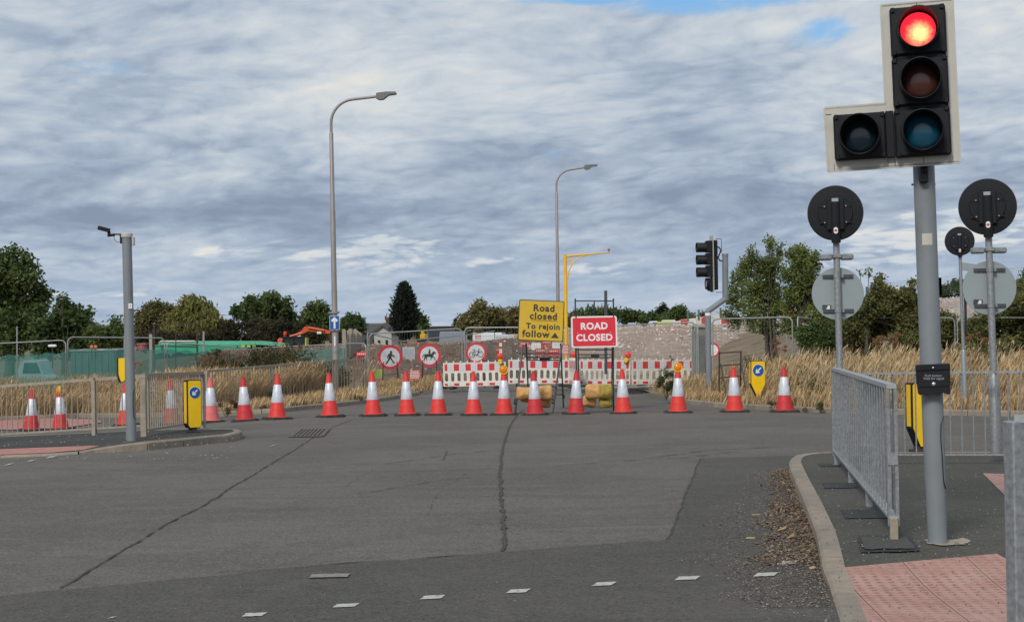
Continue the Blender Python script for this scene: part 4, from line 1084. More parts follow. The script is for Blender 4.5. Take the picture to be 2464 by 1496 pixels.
m_ = MB(); z_ = at(805, 752, 48).z - foot.z; c_ = P_(z_); m_.box((c_.x - .03, 0, z_), (.36, .06, .035)); m_.T = Matrix.Translation((c_.x, 0, z_)); m_.lathe([(.15, -.03), (.15, .03)], 16); m_.build('collar', M['galv'], t)
m_ = MB(); z_ = at(806, 940, 48).z - foot.z; m_.T = Matrix.Translation(P_(z_ - .12)); m_.lathe([(.109, -.2), (.109, .2)], 18); m_.build('base_band', M['black_matt'], t)
m_ = MB(); z_ = at(806, 820, 48).z - foot.z; c_ = P_(z_); m_.box((c_.x, -.105, z_), (.045, .01, .3)); m_.build('label_strip', M['sign_white'], t, False)
m_ = MB(); z_ = at(806, 846, 48).z - foot.z; c_ = P_(z_); m_.T = Matrix.Translation(c_); m_.lathe([(.112, -.02), (.112, .02)], 16)
m_.build('strap', M['galv'], t)
bs_ = at(805, 776, 47.8)
sg_ = thing('direction_sign', 'blue ahead-only sign with white arrow on the nearer street lamp', 'road sign', bs_)
m_ = MB(); w2, h2 = .155, .225; m_.prism([(-w2, -h2), (w2, -h2), (w2, h2), (-w2, h2)], -.0, .015); m_.build('border', M['sign_white'], sg_, False)
m_ = MB(); w2, h2 = .143, .212; m_.prism([(-w2, -h2), (w2, -h2), (w2, h2), (-w2, h2)], -.006, -.002); m_.build('blue_plate', M['sign_blue'], sg_, False)
m_ = MB(); m_.prism([(-.03, -.18), (.03, -.18), (.03, .05), (.065, .02), (.10, .055), (.10, .085), (0, .18), (-.10, .085), (-.10, .055), (-.065, .02), (-.03, .05)], -.011, -.008); m_.build('arrow', M['sign_white'], sg_, False)
column(1345, 900, 1338.5, 409, 74, 1.45, .1, 'farther street lamp rising behind the yellow diversion sign', .62)
# yellow mast
f_ = at(1363, 868, 58); tp_ = at(1360, 612, 58)
ym = thing('yellow_mast', 'yellow mast with a curved brace and a long arm', 'mast', f_)
A = tp_ - f_; r = .068
m_ = MB(); m_.tube([(0, 0, -.2), (A.x * .6, 0, A.z * .75), (A.x * .61, 0, A.z * .755), (A.x, 0, A.z)], [r * 1.05, r, r * .92, r * .92], 14); m_.build('post', M['yellow_pole'], ym)
q3 = lambda u, v: at(u, v, 58) - f_
m_ = MB(); m_.tube([q3(1362, 617), q3(1468, 607)], [.045, .022], 10); m_.build('arm', M['yellow_pole'], ym)
m_ = MB(); m_.tube([q3(1366, 672), q3(1368, 655), q3(1374, 640), q3(1383, 629), q3(1395, 620), q3(1412, 614)], .02, 8); m_.build('brace', M['yellow_pole'], ym)
m_ = MB(); c_ = q3(1372, 628); m_.ring(c_.x, c_.z, .115, .095, -.01, .01, 20)
for k in (-.045, -.015, .015, .045): m_.bar((c_.x + k, 0, c_.z - .06), (c_.x + k, 0, c_.z + .06), .012)
m_.build('round_badge', M['yellow_pole'], ym)
m_ = MB(); c_ = q3(1465, 601); m_.box(c_, (.09, .09, .09), 0, .015); m_.bar(q3(1465, 604), q3(1465, 608), .03); m_.build('sensor_head', mat('rust_cap', (.28, .13, .09), .6), ym)

# ---------------- signal on cranked pole, seen from the side
fo = ground(1706, 946, .08, lambda x, y: road_z(x, y) + .05); Z2 = 39.5
f_ = at(1706, 946, Z2)
ts = thing('traffic_signal', 'side-on traffic signal on a cranked grey pole in the right verge', 'traffic light', f_)
q3 = lambda u, v, dy=0: at(u, v, Z2 + dy) - f_
m_ = MB(); m_.tube([q3(1706, 965), q3(1703.5, 749)], .078, 18); m_.tube([q3(1703.5, 752), q3(1704.5, 748), q3(1744, 720), q3(1745.5, 716)], .076, 18); m_.tube([q3(1745.5, 722), q3(1745, 612)], .078, 18); m_.build('pole', M['grey_paint'], ts)
m_ = MB(); m_.T = Matrix.Translation(q3(1745, 612)); m_.lathe([(.085, -.03), (.085, .02)], 16); m_.build('cap', M['galv'], ts)
m_ = MB(); a, b2 = q3(1703, 760), q3(1703, 766); m_.T = Matrix.Translation(q3(1703.7, 756)); m_.lathe([(.0805, -.035), (.0805, .035)], 18); m_.build('number_band', M['sign_white'], ts)
# head faces left : local -X is the front
Hh = Matrix.Translation(q3(1713, 636)) @ Matrix.Rotation(R(-86), 4, 'Z')
def HB(): m = MB(); m.T = Hh; return m
m_ = HB(); m_.prism(rect(-.24, -.72, .24, .74), -.006, .006); m_.build('backboard', M['board'], ts, False)
m_ = HB(); m_.box((0, .07, -.02), (.30, .12, 1.28), 0, .02)
for z_ in (.46, .14, -.18): m_.box((0, -.08, z_), (.31, .14, .30), 0, .012)
m_.box((0, -.06, -.52), (.26, .1, .34), 0, .02); m_.build('signal_body', M['black'], ts)
for z_ in (.44, .12, -.20):
    m_ = HB(); m_.T = Hh @ Matrix.Translation((0, -.14, z_)) @ Matrix.Rotation(R(90), 4, 'X') ; m_.lathe([(.122, 0), (.128, .26), (.12, .26), (.115, .02)], 24, cap=False); m_.build('visor', M['visor'], ts)
m_ = HB(); m_.ring(0, -.50, .15, .12, -.17, -.1, 24); m_.build('sign_rim', M['black'], ts)
m_ = HB(); m_.disc(0, -.50, .12, -.15, -.12, 24); m_.build('mandatory_sign', mat('pale_pink_sign', (.55, .42, .42), .5), ts)
m_ = MB(); m_.tube([q3(1722, 575), q3(1736, 575), q3(1736, 608)], .010, 6); m_.tube([q3(1722, 703), q3(1740, 703)], .010, 6); m_.build('bracket', M['frame_grey'], ts)
m_ = MB(); m_.tube([q3(1722, 594), q3(1730, 595), q3(1735, 602), q3(1731, 612), q3(1728, 620), q3(1732, 627), q3(1740, 628)], .018, 8); m_.build('cable', M['black'], ts)

# ---------------- temporary signs on A-frames
def aframe(u0, u1, v_top, v_front, v_back, Z, dep, label, name='sign_frame'): pass
# yellow diversion sign
Zy = 35.0; cpt = at(1302, 771.5, Zy)
pf = at(1285, 990.5, Zy); zb = pf.z
ys = thing('diversion_sign', 'yellow board reading Road closed, To rejoin follow, on a tall dark frame', 'road sign', (cpt.x, Zy, zb))
o0 = Vector((cpt.x, Zy, zb))
def Y(u, v, dy=0): return at(u, v, Zy + dy) - o0
cc = Y(1302, 771.5)
PR = Matrix.Translation(cc) @ Matrix.Rotation(R(3.3), 4, 'Y') @ Matrix.Rotation(R(-6), 4, 'X')
def rrect(w_, h_, r, n=5):
    pts = []
    for sx, sz, a0 in ((1, 1, 0), (-1, 1, 90), (-1, -1, 180), (1, -1, 270)):
        for k in range(n + 1):
            a = R(a0 + 90 * k / n); pts.append((sx * (w_ / 2 - r) + r * math.cos(a), sz * (h_ / 2 - r) + r * math.sin(a)))
    return pts
m_ = MB(); m_.T = PR; m_.prism(rrect(1.045, .945, .05), -.0, .03); m_.build('rim', M['sign_black'], ys, False)
m_ = MB(); m_.T = PR; m_.prism(rrect(1.005, .905, .035), -.006, -.001); m_.build('yellow_face', M['sign_yellow'], ys, False)
def ytext(s, size, x, z, bold=.006, sp=1.05):
    me = text_mesh(s, size, bold, space=sp); me.materials.clear(); me.materials.append(M['sign_black']); o = bpy.data.objects.new('lettering', me); C.objects.link(o); o.parent = ys
    o.matrix_local = PR @ Matrix.Translation((x, -.009, z)) @ Matrix.Rotation(R(90), 4, 'X'); return o
ytext('Road', .215, .055, .285, .0075, 1.14); ytext('closed', .215, .05, .10, .0075, 1.14); ytext('To rejoin', .178, .05, -.135, .006, 1.14); ytext('follow', .215, -.11, -.315, .0075, 1.14)
m_ = MB(); m_.T = PR; m_.prism([(-.23, .0), (.37, .0), (.37, .009), (-.23, .009)], -.011, -.007); m_.build('divider_line', M['sign_black'], ys, False)
m_ = MB(); m_.T = PR; m_.prism([(.24, -.385), (.42, -.385), (.33, -.26)], -.011, -.007); m_.build('triangle_symbol', M['sign_black'], ys, False)
m_ = MB(); m_.T = PR
for x, z in ((-.36, .34), (.37, .34), (-.39, -.36), (.40, -.35), (-.15, -.27), (-.11, .05), (.19, .05)): m_.ball((x, -.008, z), .012, 8)
m_.build('rivets', mat('brass_rivet', (.6, .5, .25), .35, .5), ys)
def frame_part(thing_, Yf, name, pts, material, w_=.032):
    m_ = MB()
    for a, b2 in pts: m_.bar(Yf(*a), Yf(*b2), w_, w_)
    m_.build(name, material, thing_, False)
frame_part(ys, Y, 'leg', [((1258, 830, .02), (1240, 992, -.45))], M['frame_grey']); frame_part(ys, Y, 'leg', [((1352, 830, .02), (1330, 991, -.45))], M['frame_grey'])
frame_part(ys, Y, 'leg', [((1266, 826, .06), (1273, 981, .55))], M['frame_black']); frame_part(ys, Y, 'leg', [((1349, 826, .06), (1356, 980, .55))], M['frame_black'])
frame_part(ys, Y, 'crossbars', [((1249, 850.5, 0), (1353, 850.5, 0)), ((1268, 860, .2), (1351, 861, .2)), ((1268, 866.5, .2), (1352, 866.5, .2)), ((1250, 930, -.35), (1338, 930, -.35)), ((1335, 949, .5), (1357, 949, .5))], M['frame_black'], .026)
m_ = MB(); a = Y(1311, 864, .18); m_.box(a, (.24, .02, .085)); m_.build('name_plate', M['frame_black'], ys, False)
frame_part(ys, Y, 'feet', [((1241, 960, -.35), (1240, 972, -.4)), ((1331, 960, -.35), (1330, 970, -.4)), ((1356, 950, .5), (1356, 958, .5))], M['frame_black'], .06)
# red road closed sign
Zr = 35.2; o1 = at(1430, 988, Zr)
rs = thing('road_closed_sign', 'red board with white lettering ROAD CLOSED on a dark frame', 'road sign', o1)
def Yr(u, v, dy=0): return at(u, v, Zr + dy) - o1
PRr = Matrix.Translation(Yr(1429.8, 798)) @ Matrix.Rotation(R(-.3), 4, 'Y') @ Matrix.Rotation(R(-4), 4, 'X')
m_ = MB(); m_.T = PRr; m_.prism(rrect(1.06, .725, .055), 0, .025); m_.build('white_border', M['sign_white'], rs, False)
m_ = MB(); m_.T = PRr; m_.prism(rrect(.985, .655, .03), -.006, -.001); m_.build('red_face', M['sign_red'], rs, False)
for s, z in (('ROAD', .125), ('CLOSED', -.14)):
    me = text_mesh(s, .212, .008, space=1.09); me.materials.clear(); me.materials.append(M['sign_white']); o = bpy.data.objects.new('lettering', me); C.objects.link(o); o.parent = rs
    o.matrix_local = PRr @ Matrix.Translation((.0, -.009, z)) @ Matrix.Rotation(R(90), 4, 'X')
m_ = MB(); m_.T = PRr
for x, z in ((-.38, -.02), (.38, -.02), (.44, -.28)): m_.ball((x, -.008, z), .011, 8)
m_.build('rivets', M['sign_white'], rs)
frame_part(rs, Yr, 'leg', [((1384, 718, .05), (1388, 985, .1))], M['frame_black']); frame_part(rs, Yr, 'leg', [((1476, 718, .05), (1476, 988, -.05))], M['frame_black'])
frame_part(rs, Yr, 'leg', [((1391, 836, .2), (1393, 975, .7))], M['frame_black'], .026); frame_part(rs, Yr, 'leg', [((1473, 836, .2), (1472, 978, .7))], M['frame_black'], .026)
frame_part(rs, Yr, 'upper_bars', [((1384, 724, .05), (1476, 724, .05)), ((1430, 724, .05), (1430, 762, .05)), ((1386, 746, .03), (1386, 765, .03))], M['frame_black'], .026)
frame_part(rs, Yr, 'crossbars', [((1389, 841, .1), (1475, 841, .1)), ((1391, 853, .12), (1474, 853, .12)), ((1391, 860, .12), (1474, 860, .12)), ((1390, 930, -.02), (1476, 932, -.02)), ((1392, 952, .5), (1476, 952, .5))], M['frame_black'], .026)
m_ = MB(); m_.box(Yr(1432, 855.5, .09), (.19, .02, .085)); m_.build('name_plate', M['frame_black'], rs, False)
m_ = MB(); m_.bar(Yr(1457.5, 699, 9), Yr(1458, 900, 9), .085, .085); gp = m_.build('steel_post', M['frame_grey'], None, False)
gp.location = o1; tag(gp, 'plain grey steel post standing up behind the red road closed sign', 'post')
# sandbags
def sandbag(u, v, w_, h_, Z, material, label, rz=0, ry=0, dep=.2, drape=False):
    c_ = at(u, v, Z); W2, H2 = w_ * px(Z) / 2, h_ * px(Z) / 2
    vs, fs = [], []; n, m2 = 22, 16; e = .42; sd_ = random.random() * 50
    def spw(c, p): return math.copysign(abs(c) ** p, c)
    for i in range(m2 + 1):
        th = -math.pi / 2 + math.pi * i / m2
        for k in range(n):
            ph = 2 * math.pi * k / n
            x = spw(math.cos(th), .8) * spw(math.cos(ph), e); z = spw(math.cos(th), .8) * spw(math.sin(ph), e); y = math.sin(th)
            nn = mnoise.noise(Vector((x * 1.6 + sd_, z * 1.6, y))) * .22 + mnoise.noise(Vector((x * 3.4 + sd_, z * 3.4, y * 2))) * .13
            y2 = y * (dep / 2) * (1 + nn * 1.5) * (1 - .45 * max(0, z))
            ex = 1 + .05 * max(0, -z)
            vs.append((x * W2 * ex * (1 + nn * .4), y2, z * H2 * (1 + nn * .5)))
    for i in range(m2):
        for k in range(n): q = (k + 1) % n; fs.append((i * n + k, i * n + q, (i + 1) * n + q, (i + 1) * n + k))
    mb = MB(); mb.add(vs, fs); o = mb.build('sandbag', material, None)
    try: o.data.set_sharp_from_angle(angle=R(80))
    except Exception: pass
    o.location = c_; o.rotation_euler = (R(random.uniform(-8, 8)), R(ry), R(rz)); tag(o, label, 'sandbag', 'sandbags weighing down the sign frames'); return o
sandbag(1261, 945, 37, 31, 34.6, M['sand_tan'], 'tan sandbag draped on the yellow sign frame, upper left of its cone', ry=2)
sandbag(1312, 945, 34, 36, 34.6, M['sand_tan'], 'tan sandbag on the yellow sign frame, right of the cone', ry=-1)
sandbag(1268, 960, 30, 16, 34.75, M['sand_tan'], 'crumpled tan bag end hanging low left of the cone under the yellow sign', ry=12)
sandbag(1312, 969, 26, 24, 34.8, M['sand_tan'], 'tan sandbag on the road under the yellow sign', ry=4)
sandbag(1324, 951, 16, 12, 34.7, M['sand_tan'], 'small tan bag corner at the right leg of the yellow sign', ry=-8)
sandbag(1427, 941, 38, 36, 34.9, M['sand_tan'], 'upper tan sandbag on the red sign frame', ry=1)
sandbag(1458, 941, 31, 35, 34.85, M['sand_olive'], 'upper olive sandbag on the red sign frame', ry=3)
sandbag(1418, 965, 33, 29, 35.05, M['sand_tan'], 'lower tan sandbag on the road under the red sign', ry=8)
sandbag(1457, 967, 31, 27, 35.0, M['sand_olive'], 'lower olive sandbag on the road under the red sign', ry=-2)

# ---------------- plastic barriers
def make_barrier(L=2.0, Hh_=.84, flip=0):
    t = thing('plastic_barrier', 'x', 'barrier')
    cells = 10; cw = L / cells
    fr = MB(); zb, z1, z2, zt = .09, .22, .56, Hh_
    fr.mi = 0
    fr.prism(rect(-L / 2, zb, L / 2, z1), -.02, .02); fr.prism(rect(-L / 2, z2, L / 2, zt), -.02, .02)
    for k in range(cells):
        x0 = -L / 2 + k * cw; xc = x0 + cw / 2; rx, rz_ = cw * .27, (z2 - z1) / 2 - .03; zc = (z1 + z2) / 2
        inner = []
        n = 16
        for j in range(n):
            a = 2 * math.pi * (j + .5) / n; zz2 = math.sin(a)
            inner.append((xc + rx * math.cos(a), zc + (rz_ - rx) * (1 if zz2 > 0 else -1) + rx * zz2))
        outer_ = []
        for (ix, iz) in inner:
            dx_, dz_ = ix - xc, iz - zc; k_ = min((cw / 2) / max(abs(dx_), 1e-6), ((z2 - z1) / 2) / max(abs(dz_), 1e-6)); outer_.append((xc + dx_ * k_, zc + dz_ * k_))
        # force rect corners by snapping nearest outline points
        for cx_, cz_ in ((x0, z1), (x0 + cw, z1), (x0, z2), (x0 + cw, z2)):
            i_ = min(range(n), key=lambda q: math.dist(outer_[q], (cx_, cz_))); outer_[i_] = (cx_, cz_)
        for y in (-.018, .018):
            vs = [(p[0], y, p[1]) for p in outer_] + [(p[0], y, p[1]) for p in inner]
            fr.add(vs, [(j, (j + 1) % n, n + (j + 1) % n, n + j) for j in range(n)])
        vs = [(p[0], -.018, p[1]) for p in inner] + [(p[0], .018, p[1]) for p in inner]
        fr.add(vs, [(j, (j + 1) % n, n + (j + 1) % n, n + j) for j in range(n)])
    fr.box((-L / 2 + .02, 0, (zb + zt) / 2), (.04, .05, zt - zb)); fr.box((L / 2 - .02, 0, (zb + zt) / 2), (.04, .05, zt - zb))
    fr.box((0, 0, zt + .008), (L, .055, .02))
    for k in range(9): fr.box((-L / 2 + .11 + k * (L - .22) / 8, 0, zt + .045), (.035, .035, .06))
    fr.build('frame', M['barrier_white'], t, False)
    n = 10; rw = MB(); ww = MB(); bw = L * .94 / n
    for k in range(n + 1):
        x0 = -L * .47 + (k - .5) * bw; x1 = x0 + bw * .90; x0 = max(x0, -L * .475); x1 = min(x1, L * .475)
        red_ = k % 2 == flip
        tg = MB(); tg.prism(rect(x0, z2 + .035, x1, zt - .03), -.026, -.0205); tg.build('red_panel' if red_ else 'reflective_panel', M['barrier_red'] if red_ else M['refl_sheet'], t, False)
        if red_: tg = MB(); tg.prism(rect(x0, zb + .025, x1, z1 - .025), -.026, -.0205); tg.build('lower_red_panel', M['barrier_red'], t, False)
    ft = MB(); ft.box((-L * .35, 0, .05), (.12, .55, .1), 0, .02); ft.box((L * .35, 0, .05), (.12, .55, .1), 0, .02); ft.build('feet', M['rubber'], t)
    return t
bp = make_barrier(); BGp = 'red and white plastic barriers across the closed road'
def place_barrier(u0, u1, v_top, Z0, Z1, label, first=False):
    a, b2 = at(u0, v_top[0], Z0), at(u1, v_top[1], Z1)
    t = bp if first else dup(bp)
    L = math.dist((a.x, a.y), (b2.x, b2.y)); mid = (a + b2) / 2
    t.location = (mid.x, mid.y, mid.z - .87); t.rotation_euler = (0, -math.atan2(b2.z - a.z, L), math.atan2(b2.y - a.y, b2.x - a.x)); t.scale = (L / 2.0, 1, 1)
    t['label'] = label; t['group'] = BGp; return t
place_barrier(1067, 1218, (872, 869), 49.5, 49, 'plastic barrier under the cycle sign, leftmost of the row', True)
place_barrier(1222, 1369, (864, 864), 49, 49, 'plastic barrier behind the yellow diversion sign legs')
place_barrier(1370, 1388, (864, 866), 48.5, 47, 'short turned barrier between yellow and red signs')
place_barrier(1393, 1515, (865, 865), 48, 48, 'plastic barrier behind the legs of the red road closed sign')
place_barrier(1519, 1670, (865, 864), 47.5, 48, 'plastic barrier at the right end, behind the roadside weed')
def red_lamp(u, v, Z, label, lean=0):
    p = at(u, v, Z); t = thing('warning_lamp', label, 'warning lamp', p, 0, 'red warning lamps on the barriers', ry=R(lean))
    m_ = MB(); m_.disc(0, 0, .105, -.03, .03, 24); m_.T = Matrix.Translation((0, -.03, 0)) @ Matrix.Rotation(R(90), 4, 'X'); m_.lathe([(.10, 0), (.08, .018), (.02, .026)], 20); m_.build('lens', M['cone_red'], t)
    m_ = MB(); m_.box((0, 0, -.17), (.11, .09, .15), 0, .01); m_.build('battery_case', M['yellow'], t); return t
red_lamp(1203, 857, 48.9, 'red lamp with yellow battery case on the barrier under the cycle sign')
red_lamp(1381, 853, 49.2, 'red lamp on the barrier seen between the legs of the yellow sign')
red_lamp(1511, 854, 47.9, 'tilted red lamp on the barrier right of the red road closed sign', 22)

# ---------------- mesh fence panels
def fence_panel(a, b2, label, height=2.0, net=False, grp='temporary mesh fence panels', wires=True, tr=.021):
    """a, b2 : world points of the two top corners"""
    t = thing('mesh_fence_panel', label, 'fence panel', (a.x, a.y, a.z - height), 0, grp)
    d = Vector((b2.x - a.x, b2.y - a.y, b2.z - a.z)); L = d.length; dn = d.normalized(); r = .16; up = Vector((0, 0, 1))
    m_ = MB(); pts = [Vector((0, 0, -.02)), up * (height - r)]
    for k in range(1, 6): g = R(90 * k / 5); pts.append(up * (height - r) + dn * r * (1 - math.cos(g)) + up * r * math.sin(g))
    pts.append(dn * (L - r) + up * height)
    for k in range(1, 6): g = R(90 * k / 5); pts.append(dn * (L - r) + dn * r * math.sin(g) + up * (height - r) + up * r * math.cos(g))
    pts.append(dn * L - up * .02)
    m_.tube(pts, tr, 8); m_.tube([up * .14, dn * L + up * .14], tr * .8, 6); m_.build('frame', M['fence_steel'], t)
    if wires:
        m_ = MB(); n = max(3, int(L / .09))
        for k in range(1, n): p = dn * (L * k / n); m_.tube([p + up * .14, p + up * (height - .01)], .0019, 3, False)
        for k in range(1, 8): m_.tube([up * (.14 + k * (height - .2) / 8), dn * L + up * (.14 + k * (height - .2) / 8)], .0022, 3, False)
        m_.build('wire_mesh', M['wire'], t, False)
    if net:
        m_ = MB(); n = 30; vs = []
        for k in range(n + 1):
            for z_, q in ((.02, 0), (.5, 1), (1.0, 2), (net, 3)):
                w_ = .05 * mnoise.noise(Vector((k * .5, z_ * 2, L))); p = dn * (L * k / n) + up * (z_ + (.03 * math.sin(k * 1.1) if q == 3 else 0)) + Vector((w_, w_ - .05, 0)); vs.append(tuple(p))
        m_.add(vs, [(4 * k + j, 4 * k + 4 + j, 4 * k + 5 + j, 4 * k + 1 + j) for k in range(n) for j in range(3)]); m_.build('netting', M['net'], t)
    return t
FP = fence_panel
FP(at(888, 803, 50), at(1111, 790, 50.5), 'mesh fence panel in front of the no pedestrians and horse signs')
FP(at(1118, 788, 50.5), at(1371, 787, 50), 'mesh fence panel in front of the cycle sign, behind the yellow sign')
FP(at(1386, 787, 46.5), at(1675, 775, 45), 'mesh fence panel in front of the rubble bank, right of the red sign')
FP(at(884, 801, 50), at(967, 821, 64), 'mesh fence panel receding from the left end of the fence', wires=False)
FP(at(968, 821, 64), at(1112, 806, 56), 'slanting mesh fence panel behind the no horse riding sign', wires=False)
FP(at(1122, 806, 57), at(1190, 796, 66), 'receding mesh fence panel behind the cycle sign', wires=False)
FP(at(-75, 830, 46.5), at(158, 818, 47), 'green-netted mesh fence panel at the left picture edge', net=1.62, wires=False, grp='green netted fence panels')
FP(at(163, 811, 48.5), at(396, 813, 50), 'green-netted mesh fence panel passing behind the grey camera pole', net=1.62, wires=False, grp='green netted fence panels')
FP(at(402, 823, 52), at(600, 838, 54), 'green-netted mesh fence panel below the green boom', net=1.75, wires=False, grp='green netted fence panels')
FP(at(604, 838, 54), at(829, 827, 53), 'mesh fence panel below the orange excavator', wires=False, net=1.85, grp='green netted fence panels')
FP(at(832, 826, 53), at(880, 826, 52), 'narrow mesh fence panel right of the nearer street lamp', wires=False)
FP(at(1714, 767.5, 44), at(1906, 762.5, 43), 'mesh fence panel in front of the leafy saplings')
FP(at(1702, 795, 56), at(1893, 795, 56), 'lower mesh fence panel farther back behind the saplings', wires=False)
FP(at(1919, 762.5, 43), at(1996, 774, 52), 'receding mesh fence panel behind the left round sign pair', wires=False)
FP(at(2080, 764.5, 50), at(2297, 764.5, 50), 'mesh fence panel in the bushes behind the near signal pole', wires=False)
FP(at(2303, 764, 50), at(2530, 764, 50), 'mesh fence panel at the right picture edge', wires=False)
FP(at(1664, 786, 45), at(1684, 787, 54), 'mesh fence panel seen edge-on, first of the stack by the cranked pole')
FP(at(1671, 789, 45.5), at(1692, 789, 54), 'mesh fence panel seen edge-on, middle of the stack by the cranked pole')
FP(at(1679, 787, 45), at(1699, 788, 53), 'mesh fence panel seen edge-on, last of the stack by the cranked pole')
def little_sign(u, v, w_, h_, Z, m, label, lines=0, line_mat=None, rz=0):
    p = at(u, v, Z); a, c_ = w_ * px(Z) / 2, h_ * px(Z) / 2
    t = thing('notice_board', label, 'notice', p, R(rz)); m_ = MB(); m_.prism(rect(-a, -c_, a, c_), -.004, .004); m_.build('board', m, t, False)
    if lines:
        m_ = MB()
        for k in range(lines):
            z_ = c_ * (.72 - 1.44 * k / max(1, lines - 1)); x = -a * .8
            rr_ = random.Random(k + int(u))
            while x < a * .75:
                w2 = rr_.uniform(.1, .35) * a; m_.prism(rect(x, z_ - c_ * .28 / lines * 1.6, min(x + w2, a * .85), z_ + c_ * .28 / lines * 1.6), -.009, -.006); x += w2 + a * .06
        m_.build('illegible_print', line_mat, t, False)
    return t
M['notice_green'] = mat('notice_lime', (.38, .45, .10), .6); M['notice_red'] = mat('notice_red', (.50, .06, .05), .6, dirt=(.45, .3, .25), dirt_amt=.4); M['dark_green'] = mat('print_green', (.12, .22, .05), .6)
little_sign(983.5, 849, 29, 29, 52, mat('notice_pale', (.50, .53, .54), .6), 'pale notice sheet hanging behind the fence between two round signs', 7, mat('pale_print', (.36, .38, .42), .7), 6)
little_sign(907, 899, 24, 21, 49.8, M['notice_green'], 'lime green notice low on the left end of the fence', 5, M['dark_green'])
little_sign(998, 901, 27, 21, 49.6, M['notice_red'], 'red notice low on the fence between two cones', 5, M['sign_white'])
little_sign(1359, 841, 20, 25, 49.6, M['notice_red'], 'red notice with white lines right of the yellow sign legs', 6, M['sign_white'])
little_sign(1941, 781.5, 20, 9, 43, M['sign_white'], 'small white name plate on the mesh fence left of the round sign pair', 1, M['sign_black'])
little_sign(1744, 788, 10, 7.5, 44, M['sign_white'], 'small white tag on the fence in front of the saplings', 1, M['sign_blue'])
# rubber block under the fence
for u, v, Z, lab in ((1098, 954, 50, 'dark block holding the fence posts below the horse sign'), (1535, 940, 46, 'low block holding the fence behind the right cones')):
    p = at(u, v, Z); t = MB(); t.prism([(-.33, -.06), (.33, -.06), (.33, .04), (.29, .07), (-.29, .07), (-.33, .04)], -.14, .14); o = t.build('fence_foot', M['rubber'], None, False); o.location = p; tag(o, lab, 'fence foot', 'blocks holding the mesh fence')

# ---------------- prohibition signs
def proh(u, v, r, Z, label, rz=0):
    c_ = at(u, v, Z); zb = at(u, 945, Z).z
    t = thing('prohibition_sign', label, 'road sign', (c_.x, c_.y, zb), R(rz), 'round no-entry signs behind the fence'); h = c_.z - zb; rr = r * px(Z)
    m_ = MB(); m_.T = Matrix.Translation((0, 0, h)); m_.disc(0, 0, rr * .80, -.006, .004, 40); m_.build('white_face', mat('dull_white_face', (.60, .62, .64), .5, dirt=(.4, .4, .4), dirt_amt=.3), t, False)
    m_ = MB(); m_.T = Matrix.Translation((0, 0, h)); m_.ring(0, 0, rr, rr * .78, -.012, .008, 40); m_.build('red_ring', M['red_ring'], t, False)
    m_ = MB()
    for sx in (-1, 1): m_.bar((sx * .22, .02, h - .1), (sx * .30, -.25, 0), .025); m_.bar((sx * .22, .03, h - .1), (sx * .28, .45, 0), .025)
    m_.bar((-.26, -.1, h * .52), (.26, -.1, h * .52), .022); m_.build('frame', M['rust'], t, False)
    return t, h, rr
t, h, rr = proh(938.8, 858.8, 29.5, 51.5, 'round no pedestrians sign with walking figure', 8)
k = rr / 250
def P2d(pts, cx_, cy_, k_): return [((x - cx_) * k_, -(y - cy_) * k_) for x, y in pts]
m_ = MB(); m_.T = Matrix.Translation((0, 0, h)); 
m_.prism(P2d([(580, 815), (620, 812), (632, 850), (690, 882), (690, 892), (640, 885), (616, 868), (607, 905), (640, 960), (660, 1000), (680, 1005), (675, 1015), (645, 1022), (615, 970), (588, 928), (560, 960), (520, 1020), (490, 1050), (485, 1030), (520, 980), (548, 930), (555, 890), (545, 868), (537, 920), (522, 915), (530, 870), (550, 830)], 585, 895, k), -.02, -.008)
m_.disc((605 - 585) * k, (895 - 790) * k, 24 * k, -.02, -.008, 20); m_.build('walking_figure', M['sign_black'], t, False)
t, h, rr = proh(1033, 854.7, 28, 51.8, 'round no horse riding sign with horse and rider', 0)
k = rr / 232
m_ = MB(); m_.T = Matrix.Translation((0, 0, h))
m_.prism(P2d([(1300, 840), (1330, 832), (1400, 835), (1440, 828), (1470, 790), (1480, 772), (1488, 785), (1520, 797), (1527, 825), (1515, 832), (1500, 814), (1490, 830), (1475, 860), (1462, 880), (1490, 888), (1514, 935), (1503, 947), (1490, 912), (1460, 895), (1440, 905), (1430, 948), (1414, 950), (1428, 895), (1400, 888), (1345, 885), (1340, 908), (1357, 952), (1340, 954), (1323, 905), (1305, 922), (1300, 962), (1280, 964), (1292, 905), (1305, 880), (1293, 860), (1275, 852), (1268, 902), (1253, 905), (1262, 853), (1280, 842)], 1395, 860, k), -.02, -.008)
m_.prism(P2d([(1390, 760), (1414, 760), (1420, 800), (1414, 838), (1378, 838), (1380, 790)], 1395, 860, k), -.024, -.0205); m_.disc((1403 - 1395) * k, (860 - 745) * k, 13 * k, -.02, -.008, 16); m_.build('horse_and_rider', M['sign_black'], t, False)
t, h, rr = proh(1145.8, 848.5, 25.5, 53, 'round no cycling sign with bicycle symbol', -4)
k = rr / 143
m_ = MB(); m_.T = Matrix.Translation((0, -.014, h))
def bl(a, b2, w_=.012): pa, pb_ = P2d([a, b2], 1705, 990, k); m_.bar((pa[0], 0, pa[1]), (pb_[0], 0, pb_[1]), w_, w_)
for cx_, cy_ in ((1647, 1015), (1765, 1008)):
    (x, z), = P2d([(cx_, cy_)], 1705, 990, k); m_.ring(x, z, 39 * k, 33 * k, -.006, .006, 24)
